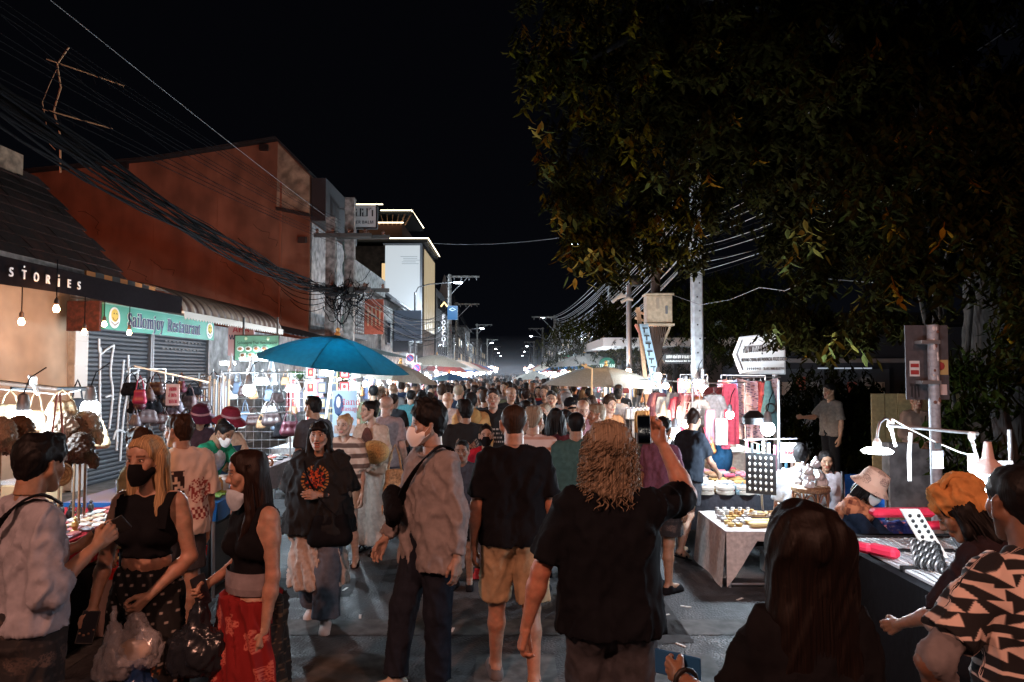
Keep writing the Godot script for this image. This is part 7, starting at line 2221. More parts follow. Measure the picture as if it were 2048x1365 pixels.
	for q in [[1558, 760, 1180, 7.4, "thin chrome stall post beside the earring board, below the police sign"], [1398, 870, 1010, 7.9, "thin dark stall post in front of the rose-red dress"], [1300, 870, 1010, 9.0, "thin chrome stall post behind the raised phone"]]:
		solo("stall_post", mb().tube([at(q[0], q[1], q[3]) - at(q[0], q[2], q[3]), Vector3.ZERO], 0.014, 6), M.steel, q[4], "post", at(q[0], q[2], q[3]))
	var gla := stall_lamp("glaring white lamp in a black shade over the earring board", at(1536, 858, 7.2), COOL, 5.5, 0.07)
	part(gla, "shade", mb().lathe([Vector2(0.11, -0.02), Vector2(0.12, 0.05), Vector2(0.05, 0.12), Vector2(0.0, 0.12)], 14, at(1508, 845, 7.35) - gla.position), M.black)
	# ======== clothes stall behind the leaning shopper
	table("scarf and purse table behind the dark-clad shopper", V(2.55, 0, -8.9), V(1.5, 0.62, 1.9), cloth(0.05, 0.05, 0.06), 0.4)
	goods("folded_scarf", mb().box(V(0, 0.02, 0), V(0.2, 0.04, 0.14), 0.015), [cloth(0.5, 0.05, 0.08), cloth(0.55, 0.5, 0.45), cloth(0.15, 0.2, 0.35), cloth(0.5, 0.3, 0.12), cloth(0.4, 0.4, 0.42)], 34, V(2.5, 0.63, -8.8), 0.66, 0.85, "folded scarf or purse laid out on the table behind the shopper", "scarf", "scarves on the table behind the shopper", 6, 0.3)
	goods("crumpled_cloth", sp, [cloth(0.5, 0.5, 0.5), cloth(0.2, 0.3, 0.35), cloth(0.5, 0.4, 0.35)], 14, V(2.45, 0.63, -8.15), 0.5, 0.2, "crumpled pouch heaped at the near edge of the scarf table", "pouch", "pouches on the scarf table", 0, 3.0)
	rack("clothes rack hung with scarves left of the police sign", at(1385, 790, 9.6) * V(1, 0, 1), at(1490, 760, 10.2) * V(1, 0, 1), 1.85)
	var cl := [cloth(0.6, 0.1, 0.16), cloth(0.45, 0.4, 0.36), cloth(0.25, 0.1, 0.12), cloth(0.5, 0.48, 0.45), cloth(0.3, 0.32, 0.34), cloth(0.62, 0.62, 0.6), cloth(0.5, 0.2, 0.25)]
	for q in [[1460, 768, 9.9, 0.22, 0.85, 0, "long rose-red dress hanging on the rack left of the police sign"], [1428, 790, 9.7, 0.26, 0.7, 4, "grey metallic-looking top hanging on the rack"], [1400, 800, 9.6, 0.2, 0.62, 1, "pale scarf hanging at the left end of the rack"], [1443, 838, 9.2, 0.16, 0.34, 5, "white patterned pouch bag hung low on the rack"], [1420, 820, 9.3, 0.14, 0.5, 6, "pink scarf hung in front of the grey top"], [1440, 775, 10.4, 0.5, 0.35, 2, "brown beaded shawl hung along the top of the rack"]]:
		garment(at(q[0], q[1], q[2]), q[3], q[4], cl[q[5]], q[6], "clothes on the rack by the police sign", 0.1, q[5] in [4, 1])
	grid_panel("white wire grid of trinkets between the hanging clothes", at(1372, 1000, 9.4) * V(1, 0, 1) + V(0, 0.5, 0), at(1412, 1000, 9.4) * V(1, 0, 1) + V(0, 0.5, 0), 1.3, 0.1)
	var bn := thing("printed_hanging", "pinkish printed cloth hanging tied up below the police sign", "banner", at(1516, 812, 10.6))
	g = mb()
	g.sheet(24, 16, func(u: float, v: float) -> Vector3:
		var s := 1.0 - v
		return V((u - 0.5) * 0.62 * (1.0 - 0.35 * s * s) - 0.1 * s * s, 0.42 - 0.9 * s + 0.06 * sin(u * PI) * -1.0, 0.03 * sin(u * 16.0 + v * 4.0) + 0.03 * sin(v * 9.0 + u * 3.0)))
	var im := Image.create(96, 128, false, Image.FORMAT_RGB8)
	im.fill(Color(0.80, 0.70, 0.72))
	for k in 420:
		var c := [Color(0.45, 0.36, 0.5), Color(0.66, 0.5, 0.42), Color(0.9, 0.86, 0.85), Color(0.35, 0.32, 0.4)][rng.randi() % 4] as Color
		im.fill_rect(Rect2i(rng.randi() % 94, rng.randi() % 126, 2 + rng.randi() % 9, 1 + rng.randi() % 2), c)
	part(bn, "cloth", g, printed(im))
	part(bn, "rail", mb().tube([V(-0.36, 0.43, -0.02), V(0.36, 0.43, -0.02)], 0.01, 5), M.steel)
	var tq := thing("teal_hanging", "teal dark-patterned bag hanging in front of the pinkish printed cloth", "bag", at(1538, 810, 10.3))
	part(tq, "cloth", mb().sheet(8, 10, func(u: float, v: float) -> Vector3: return V((u - 0.5) * 0.3 * (1.0 - 0.7 * v), (v - 0.5) * 0.7, 0.05 * sin(u * PI) + 0.02 * sin(v * 12.0))), cloth(0.12, 0.25, 0.27))
	part(tq, "motif", mb().tube(ring_points(0.07, 14, 0.07, V(0, -0.05, 0)), 0.012, 4, false), M.black)
	solo("blue_sack", mb().ball(Vector3.ZERO, V(0.17, 0.24, 0.15), 14, 8), cloth(0.01, 0.05, 0.11), "blue sack slumped under the hanging clothes", "sack", at(1440, 915, 9.4))
	for k in 9: garment(at(1316 + 10 * k, 786 + 8 * (k % 3), 10.6), 0.26, 0.5 + 0.06 * (k % 3), cl[(k * 3 + 2) % 7], ["striped", "plain", "patterned"][k % 3] + " garment hanging in the lit row left of the wire grid of trinkets", "clothes in the lit row behind the bun-haired shopper", 0.3, k % 2 == 0)
	for k in 12: hang_bag(at(1330 + 11 * k, 842 + 14 * (k % 3), 9.3), [mc(0.45, 0.2, 0.06, 0.6), cl[5], M.dark_cloth, cl[0]][k % 4], "small cloth bag dangling over the scarf table", "bags over the scarf table", 0.3 * k, k % 4, 0.75)
	goods("folded_purse", mb().box(V(0, 0.02, 0), V(0.12, 0.04, 0.09), 0.012), [cl[0], cl[1], cl[6], M.wood, cl[4]], 24, V(2.45, 0.68, -9.2), 0.6, 0.4, "embroidered purse stacked at the back of the scarf table", "purse", "purses on the scarf table", 6, 0.5)
	# lamps of the row behind
	var lamps := [[1350, 866, 8.4, 2.6, 0.07, "white bulb beside the bun-haired shopper's head", COOL], [1372, 770, 12.2, 2.6, 0.06, "warm bulb glowing in front of the concrete pole", AMBER], [1338, 806, 11.2, 2.4, 0.07, "warm-white lamp left of the wire grid", Color(1, 0.9, 0.75)], [1460, 830, 8.8, 1.6, 0.05, "pinkish lamp in front of the rose-red dress", Color(1, 0.9, 0.88)], [1372, 848, 10.4, 2.4, 0.06, "warm-white lamp low behind the bun-haired shopper", Color(1, 0.88, 0.7)]]
	for l in lamps: stall_lamp(l[5], at(l[0], l[1], l[2]), l[6], l[3], l[4])
	# ======== silver jewellery table, nearest on the right
	var jt := V(3.15, 0, -4.75)
	table("black jewellery table at the lower right", jt, V(1.5, 0.74, 1.5), M.dark_cloth, 0.72)
	var js := [mc(0.6, 0.62, 0.64, 0.3, 0.5), mc(0.5, 0.5, 0.52, 0.3, 0.6), M.white]
	for r in 3:
		for c in 2:
			var t := thing("jewellery_tray", "flat tray of silver chains, %s of the jewellery table" % [["front left", "front right"], ["middle left", "middle right"], ["back left", "back right"]][r][c], "tray", jt + V(-0.4 + 0.62 * c, 0.75, 0.5 - 0.42 * r), 0.0, "trays on the jewellery table")
			part(t, "tray", mb().box(V(0, 0.008, 0), V(0.58, 0.016, 0.38)), mc(0.5, 0.5, 0.52, 0.6))
			for e in [-0.195, 0.195]: part(t, "rim", mb().box(V(0, 0.016, e), V(0.6, 0.03, 0.012)), M.black)
			for k in 12:
				var x := -0.26 + k * 0.047
				part(t, "chain", mb().tube([V(x, 0.021, -0.16), V(x + 0.012, 0.024, -0.05), V(x - 0.006, 0.022, 0.06), V(x + 0.01, 0.022, 0.16)], 0.006, 5), js[(k + r) % 3])
	var bg := mb().tube(ring_points(0.032, 14, 0.0), 0.008, 6, false)
	for r in 4:
		var t := thing("bangle_roll", "roll of black and silver bangles, number %s from the front on the jewellery table" % ["first", "second", "third", "fourth"][r], "bangles", jt + V(-0.56 + 0.05 * r, 0.81 + 0.012 * r, 0.36 - 0.1 * r), 0.5)
		for k in 8: part(t, "bangle", mb().tube(ring_points(0.034, 14, k * 0.022 - 0.08), 0.0085, 5, false), M.black if k % 2 else M.steel)
	for q in [[V(0.16, 0.78, 0.05), V(0.02, 1.18, -0.15), M.paper, "white slanted stand hung with earrings"], [V(0.42, 0.78, 0.0), V(0.30, 1.1, -0.16), mc(0.06, 0.07, 0.08, 0.5), "black slanted stand of rings behind the white one"], [V(0.6, 0.78, -0.1), V(0.5, 1.2, -0.25), M.paper, "white slanted stand farther back by the red pad"]]:
		var t := thing("earring_stand", q[3] + " on the jewellery table", "display stand", jt + q[0] + V(-0.5, 0.0, 0.02))
		var e: Vector3 = (q[1] - q[0]) * 0.72
		part(t, "panel", mb().sheet(1, 1, func(u: float, v: float) -> Vector3: return e * v + V((u - 0.5) * 0.125, 0, 0.02)), q[2])
		part(t, "panel", mb().sheet(1, 1, func(u: float, v: float) -> Vector3: return e * v + V((0.5 - u) * 0.125, 0, 0.0)), q[2])
		for k in 16: part(t, "earring", mb().ball(e * (0.1 + 0.11 * int(k / 2)) + V(-0.03 + 0.06 * (k % 2), 0.0, 0.026), V(0.013, 0.014, 0.008), 7, 4), M.black if q[2] == M.paper else M.steel)
	for q in [[V(0.12, 0.98, -0.36), V(0.46, 0.06, 0.1), 0.05, "long bright pink ring roll at the back of the jewellery table"], [V(0.42, 1.02, -0.3), V(0.05, 0.3, 0.12), -0.2, "upright pink ring pad behind the slanted stands"], [V(0.3, 0.9, -0.3), V(0.26, 0.05, 0.1), 0.15, "short pink ring roll below the long one"], [V(-0.22, 0.80, 0.02), V(0.09, 0.07, 0.2), 0.5, "pink ring roll lying left among the bangles"], [V(-0.32, 0.80, -0.1), V(0.09, 0.06, 0.18), 0.6, "pink ring roll lying leftmost on the jewellery table"]]:
		solo("ring_pad", mb().box(Vector3.ZERO, q[1], 0.02), mc(0.62, 0.02, 0.06, 0.6), q[3], "ring pad", jt + q[0] + V(-0.46, 0.012, 0.02), q[2])
	# lamp rail over the jewellery
	var jr := thing("lamp_rail", "grey horizontal rail carrying clamps and lamps over the jewellery table", "rail", at(1865, 856, 4.1))
	o_rail(jr)
	var gl := thing("gooseneck_lamp", "flat glaring lamp on a curved neck at the left end of the rail", "lamp", at(1755, 902, 4.0))
	part(gl, "neck", mb().tube([V(0.0, 0.06, 0), V(0.005, 0.11, 0), V(0.03, 0.16, -0.02), V(0.07, 0.18, -0.04), V(0.10, 0.175, -0.06)], 0.007, 6), M.steel)
	part(gl, "socket", mb().lathe([Vector2(0.012, 0.07), Vector2(0.022, 0.05), Vector2(0.024, 0.015)], 10), M.white)
	part(gl, "lamp_disc", mb().lathe([Vector2(0, -0.016), Vector2(0.075, -0.014), Vector2(0.085, 0.0), Vector2(0.06, 0.015), Vector2(0, 0.018)], 18), glow(0.86, 0.94, 1.0, 22.0))
	lamp_light(at(1755, 902, 4.0), COOL, 1.3, 0.07)
	var bl := thing("bare_lamp", "big white bulb in a pale holder hanging at the right end of the rail", "lamp", at(1978, 958, 3.85))
	part(bl, "bulb", mb().ball(Vector3.ZERO, V(0.07, 0.075, 0.07), 16, 10), glow(0.86, 0.94, 1.0, 26.0))
	part(bl, "holder", mb().lathe([Vector2(0.072, 0.03), Vector2(0.066, 0.075), Vector2(0.03, 0.11), Vector2(0.018, 0.2), Vector2(0, 0.2)], 14), mc(0.6, 0.45, 0.42, 0.6))
	lamp_light(at(1978, 958, 3.85), COOL, 1.0, 0.07)
	var sv := thing("silver_card", "white card lettered in grey behind the big bulb at the right", "sign", at(2006, 938, 4.1))
	part(sv, "card", mb().box(Vector3.ZERO, V(0.12, 0.09, 0.004)), M.paper)
	letters(sv, "REAL", 0.032, Transform3D(Basis.IDENTITY, V(0.012, 0.02, 0.004)), mc(0.12, 0.12, 0.13, 0.7), false, false, 0.002)
	letters(sv, "SILVER", 0.032, Transform3D(Basis.IDENTITY, V(0.004, -0.018, 0.004)), mc(0.12, 0.12, 0.13, 0.7), false, false, 0.002)
	solo("back_card", mb().box(Vector3.ZERO, V(0.22, 0.13, 0.006)), M.white, "blank white card hanging behind the big bulb", "card", at(1975, 945, 4.3))
	# things behind the jewellery vendor
	var bc := thing("blue_chair", "blue folding chair behind the jewellery table", "chair", at(1735, 1060, 6.6) * V(1, 0, 1), -0.4)
	part(bc, "backrest", mb().sheet(6, 6, func(u: float, v: float) -> Vector3: return V((u - 0.5) * 0.34, 0.5 + v * 0.5, -0.2 - 0.06 * sin(u * PI) - v * 0.08)), cloth(0.01, 0.09, 0.36))
	part(bc, "seat", mb().sheet(6, 6, func(u: float, v: float) -> Vector3: return V((u - 0.5) * 0.4, 0.44 - 0.04 * sin(u * PI), 0.22 - v * 0.42)), cloth(0.01, 0.09, 0.36))
	for sx in [-0.19, 0.19]:
		part(bc, "leg", mb().tube([V(sx, 0.0, 0.22), V(sx, 0.44, -0.16), V(sx, 1.02, -0.29)], 0.012, 6), M.black)
		part(bc, "leg", mb().tube([V(sx, 0.0, -0.24), V(sx, 0.46, 0.2)], 0.012, 6), M.black)
	var im2 := Image.create(128, 128, false, Image.FORMAT_RGB8)
	im2.fill(Color(0.05, 0.12, 0.36))
	for k in 46:
		var cx := rng.randi() % 122; var cy := rng.randi() % 122
		var cc := [Color(0.75, 0.35, 0.3), Color(0.8, 0.75, 0.7), Color(0.5, 0.25, 0.2)][k % 3] as Color
		for j in 7: im2.fill_rect(Rect2i(cx + int(3.0 * cos(j)), cy + int(3.0 * sin(j)), 4, 4), cc)
	var bgm := printed(im2, 0.8, 2.2)
	var fb := mb()
	smooth_body(fb, [[V(-0.2, 0.14, 0), V(0.22, 0.14, 0), 0.14, 0.14], [V(-0.16, 0.28, 0), V(0.18, 0.30, 0), 0.11, 0.1], [V(-0.24, 0.2, 0), V(-0.2, 0.34, 0), 0.08, 0.05]], 0.02, 0.06, [[V(0, -1, 0), 0.0]], 0.02, V(6, 6, 6))
	solo("floral_bag", fb, bgm, "bulky blue bag printed with small flowers behind the jewellery table", "bag", at(1770, 1072, 6.1) * V(1, 0, 1) + V(0, 0.32, 0), 0.2)
	solo("low_bench", mb().box(V(0, 0.15, 0), V(1.2, 0.3, 0.5), 0.02), M.black, "low black bench under the floral bag", "bench", at(1770, 1072, 6.1) * V(1, 0, 1))

func o_rail(t: Node3D) -> void:
	var o: Vector3 = t.position
	part(t, "rail", mb().tube([at(1778, 851, 4.0) - o, at(1956, 868, 4.2) - o], 0.011, 6), mc(0.35, 0.35, 0.36, 0.4, 0.4))
	for q in [[1782, 848], [1944, 872]]:
		var c := at(q[0], q[1], 4.05) - o
		part(t, "clamp", mb().box(c, V(0.035, 0.045, 0.03), 0.006).bar(c + V(-0.01, 0.0, 0), c + V(0.012, -0.06, 0), 0.016, 0.016).bar(c + V(0.0, -0.05, 0.012), c + V(0.02, -0.13, 0.01), 0.012, 0.012), M.white)
	part(t, "flex", mb().tube([at(1784, 838, 4.0) - o, at(1820, 858, 4.0) - o, at(1870, 884, 4.05) - o, at(1920, 905, 4.1) - o, at(1946, 912, 4.1) - o], 0.005, 5), M.white)
	part(t, "strand", mb().tube([at(1822, 866, 4.0) - o, at(1819, 910, 4.0) - o, at(1820, 962, 4.0) - o], 0.010, 6), M.paper)
	part(t, "card", mb().box(at(1876, 920, 4.05) - o, V(0.062, 0.1, 0.004)), mc(0.5, 0.55, 0.6, 0.3))
	part(t, "clip", mb().box(at(1876, 892, 4.05) - o, V(0.03, 0.035, 0.016)), M.black)
	part(t, "card", mb().box(at(1946, 925, 4.1) - o, V(0.06, 0.1, 0.004)), M.paper)
	part(t, "upright", mb().tube([at(2020, 860, 4.25) - o, V(at(2020, 860, 4.25).x, 0, -4.25) - o], 0.012, 6), M.steel)

# ---------------------------------------------------------------- the double row of stalls running down the street
func build_far_stalls() -> void:
	var canopies := [cloth(0.5, 0.44, 0.36), cloth(0.55, 0.53, 0.5), cloth(0.02, 0.12, 0.3), cloth(0.35, 0.08, 0.06), cloth(0.58, 0.54, 0.48)]
	for m in canopies:
		m.backlight_enabled = true
		m.backlight = m.albedo_color * 0.45
	var words := ["cream", "off-white", "deep blue", "red", "ivory"]
	var clothes := [cloth(0.5, 0.1, 0.1), cloth(0.55, 0.53, 0.5), cloth(0.12, 0.16, 0.3), cloth(0.5, 0.3, 0.12), cloth(0.05, 0.05, 0.06), cloth(0.4, 0.25, 0.3)]
	var ordinal := ["first", "second", "third", "fourth", "fifth", "sixth", "seventh", "eighth", "ninth", "tenth", "eleventh", "twelfth", "thirteenth", "fourteenth", "fifteenth", "sixteenth", "seventeenth", "eighteenth", "nineteenth", "twentieth"]
	for side in [-1.0, 1.0]:
		var d := 14.2 if side < 0.0 else 11.6
		var k := 0
		while d < 88.0 and k < 20:
			var x: float = side * (3.3 if side < 0.0 else 2.9)
			var sn := "left" if side < 0.0 else "right"
			var which: String = ordinal[k] + " stall down the " + sn + " row"
			var near := d < 34.0
			table("table of the " + which, V(x + side * 0.3, 0, -d), V(1.1, 0.8, 2.3), clothes[(k * 2 + int(side + 1)) % 6] if k % 2 else clothes[1], 0.55)
			var c := AMBER if (k * 7 + int(side)) % 5 == 0 else COOL
			stall_lamp("white-glowing lamp of the " + which, V(x + side * 0.1, 1.82 + 0.1 * (k % 3), -d + 0.3), c, (8.0 if side < 0.0 else 5.0) if near else 16.0, 0.075 if near else 0.16)
			if near:
				stall_lamp("further small lamp of the " + which, V(x + side * 0.5, 1.7, -d - 0.8), COOL, 2.4, 0.07)
				rack("rack of the " + which, V(x + side * 0.9, 0, -d + 1.1), V(x + side * 0.9, 0, -d - 1.1), 1.95)
				for j in 8:
					garment(V(x + side * 0.86, 1.86, -d + 1.0 - j * 0.28), 0.34, 0.62, clothes[(j * 5 + k) % 6], "garment hanging in the rack of the " + which, "garments of the " + which, PI * 0.5, j % 2 == 0)
				for j in 5: hang_bag(V(x - side * 0.1, 1.75 - 0.2 * (j % 2), -d + 1.0 - j * 0.45), [mc(0.4, 0.16, 0.05, 0.5), M.dark_cloth, mc(0.3, 0.05, 0.05, 0.5), M.paper][(j + k) % 4], "small bag dangling at the front of the " + which, "bags of the " + which, 0.4 * j, j % 4, 0.8)
				goods("boxed_ware", mb().box(V(0, 0.05, 0), V(0.13, 0.1, 0.11), 0.012), clothes + [M.paper, M.wood], 14, V(x + side * 0.3, 0.806, -d), 0.45, 1.05, "small boxed ware on the table of the " + which, "goods", "goods of the " + which, 4)
				rack("front frame of the " + which, V(x - side * 0.2, 0, -d + 1.15), V(x - side * 0.2, 0, -d - 1.15), 1.85, 1)
			else:
				goods("boxed_ware", mb().box(V(0, 0.1, 0), V(0.3, 0.2, 0.3)), clothes, 4, V(x + side * 0.3, 0.806, -d), 0.4, 1.0, "goods heaped on the table of the " + which, "goods", "goods of the " + which, 2)
				solo("goods_backdrop", mb().sheet(14, 4, func(u: float, v: float) -> Vector3: return V(0.04 * sin(u * 25.0), 0.4 + v * 1.5, (u - 0.5) * 2.2)), clothes[(k * 3 + 2) % 6], "hung cloth backing the " + which, "cloth", V(x + side * 0.95, 0, -d))
			if not near or (d > 26.0 and k % 2 == 1):
				var ci := (k * 3 + (1 if side > 0.0 else 0)) % 5
				if d < 24.0 and ci == 3: ci = 0
				umbrella(words[ci] + " umbrella over the " + which, V(x + side * 0.15, 2.55 + 0.12 * (k % 3), -d - 0.4), 1.2 + 0.15 * (k % 3), 0.5, canopies[ci], Basis(Vector3.BACK, 0.05 * side), 2.4, 8)
			d += 3.1 + 0.5 * (k % 3) if near else 4.6
			k += 1
	for k in 34: stall_lamp("tiny far lamp in the last stalls before the road's end", V((-3.2 if k % 2 else 2.9) + rng.randf_range(-0.5, 0.5), rng.randf_range(1.8, 2.9), -86.0 - k * 2.0), [COOL, COOL, AMBER, Color(1, 0.5, 0.4), COOL][k % 5], 0.0, 0.2, "bulb", false)
	# cream square umbrellas on the right, before the thin lamp post
	umbrella("wide cream umbrella lit from beneath, nearest of the right-hand pair", at(1212, 735, 15.5), 1.35, 0.42, canopies[0], Basis(Vector3.BACK, -0.03), 2.4, 4)
	umbrella("cream umbrella farther back of the right-hand pair", at(1172, 738, 20.0), 1.3, 0.42, canopies[1], Basis(Vector3.BACK, 0.03), 2.4, 4)
	umbrella("small deep blue umbrella among the lights in mid-distance", at(899, 748, 26.0), 0.78, 0.24, canopies[2], Basis(Vector3.BACK, 0.0), 2.1)
	umbrella("pale round umbrella in the middle distance right of the road's end", at(1068, 744, 34.0), 1.0, 0.36, canopies[4], Basis(Vector3.BACK, 0.0), 2.2)
	stall_lamp("warm lamp under the wide cream umbrella", at(1215, 762, 15.3), Color(1, 0.88, 0.7), 2.6, 0.09)
	solo("bamboo_pole", mb().tube([at(1163, 730, 14.0) - at(1182, 900, 14.0), at(1184, 738, 14.0) - at(1182, 900, 14.0)], 0.02, 6).tube([at(1184, 738, 14.0) - at(1182, 900, 14.0), V(0, -0.4, 0)], 0.02, 6), mc(0.5, 0.33, 0.16, 0.7), "bamboo post with a short crosspiece before the cream umbrella", "pole", at(1182, 900, 14.0))
	for k in 5: garment(at(1282 + k * 6.5, 822, 11.0 + 0.06 * k), 0.2, 0.34, clothes[3], "orange-brown bag-shaped garment in the row left of the raised phone", "orange hanging goods by the raised phone", 0.3, false)
	for k in 6: garment(at(1258 + k * 7, 815, 12.0), 0.26, 0.6, [cloth(0.5, 0.5, 0.55), cloth(0.3, 0.32, 0.4)][k % 2], "pale striped shirt in the row behind the raised phone", "pale shirts behind the raised phone", 1.2, true)

# ---------------------------------------------------------------- who is in the street
func hero(u: float, v: float, d: float, sp: Dictionary) -> Node3D:
	var p := at(u, v, d)
	sp.pos = V(p.x, sp.get("ground", 0.0), p.z)
	if not sp.has("h"): sp.h = p.y - sp.get("ground", 0.0)
	if not sp.has("cell"): sp.cell = 0.013 if d < 6.0 else 0.017 if d < 9.0 else 0.02
	if d > 6.0:
		sp.hcell = 0.006 if d < 9.0 else 0.008
		sp.hair_cell = 0.009
		sp.lod = 1
	taken.append(Vector2(p.x, p.z))
	return person(sp)

var taken := []

func img(w: int, h: int, f: Callable) -> Image:
	var im := Image.create(w, h, false, Image.FORMAT_RGB8)
	for y in h:
		for x in w: im.set_pixel(x, y, f.call(x, y))
	return im

func hash01(a: int, b: int) -> float:
	return fposmod(sin(a * 12.9898 + b * 78.233) * 43758.5453, 1.0)

func held(called: String, g: MB, m: Material, label: String, category: String, t: Transform3D) -> MeshInstance3D:
	var o := solo(called, g, m, label, category)
	o.transform = t.orthonormalized()
	return o

func phone_at(label: String, t: Transform3D, off: Vector3, turn: Basis, lit := false, shell: Material = null) -> void:
	var o := thing("phone", label, "phone")
	o.transform = Transform3D(t.basis.orthonormalized() * turn, t * off)
	part(o, "case", mb().box(Vector3.ZERO, V(0.078, 0.155, 0.009), 0.003), shell if shell else M.black)
	if lit:
		var im := img(24, 48, func(x: int, y: int) -> Color:
			var q := hash01(x / 2, y / 2)
			var band := exp(-pow((y - 26.0) / 5.0, 2.0))
			return Color(0.02, 0.02, 0.03).lerp(Color(0.8, 0.75, 0.7), band * q) if y < 40 else Color(0.01, 0.01, 0.01))
		var sm := StandardMaterial3D.new()
		sm.emission_enabled = true
		sm.emission_texture = ImageTexture.create_from_image(im)
		sm.emission_energy_multiplier = 1.0
		sm.emission = Color.BLACK
		sm.albedo_color = Color.BLACK
		sm.roughness = 0.1
		part(o, "screen", mb().quad(V(-0.035, -0.07, 0.006), V(0.035, -0.07, 0.006), V(0.035, 0.07, 0.006), V(-0.035, 0.07, 0.006)), sm)
	elif shell == null:
		part(o, "screen", mb().box(V(0, 0, 0.0047), V(0.068, 0.144, 0.002)), mc(0.02, 0.022, 0.03, 0.08))
		for k in 2: part(o, "camera_lens", mb().ball(V(-0.02, 0.05 - 0.025 * k, -0.005), V(0.009, 0.009, 0.004), 8, 4), M.black)

func bag_film(label: String, p: Vector3, w: float, h: float, m: Material, fill: Material = null) -> void:
	var t := thing("carrier_bag", label, "bag", p)
	var g := mb()
	smooth_body(g, [[V(0, 0, 0), V(0, -h * 0.25, 0), 0.012, 0.03], [V(-w * 0.25, -h * 0.62, 0), V(w * 0.25, -h * 0.62, 0), w * 0.24, w * 0.24], [V(-w * 0.28, -h * 0.82, 0.02), V(w * 0.28, -h * 0.82, 0), w * 0.2, w * 0.2], [V(0, -h * 0.3, 0), V(0, -h * 0.7, 0), w * 0.14, w * 0.3]], 0.014, 0.05, [], 0.014, V(11, 6, 11))
	part(t, "film", g, m)
	part(t, "handle", mb().tube([V(0.0, -h * 0.1, 0), V(0.004, 0.0, 0), V(0, 0.03, 0)], 0.012, 6), m)
	if fill: part(t, "contents", mb().ball(V(0, -h * 0.72, 0), V(w * 0.3, h * 0.18, w * 0.2), 10, 6), fill)

func strap(label: String, torso: Transform3D, pts: Array, m: Material, w := 0.016) -> void:
	var c := Curve3D.new()
	for i in pts.size():
		var tg: Vector3 = (pts[mini(i + 1, pts.size() - 1)] - pts[maxi(i - 1, 0)]) * 0.22
		c.add_point(pts[i], -tg, tg)
	c.bake_interval = 0.03
	var g := mb()
	var bp := c.get_baked_points()
	for k in bp.size() - 1:
		g.bar(bp[k], bp[k + 1], w * 2.0, 0.008)
	var o := solo("bag_strap", g, m, label, "strap")
	o.transform = torso

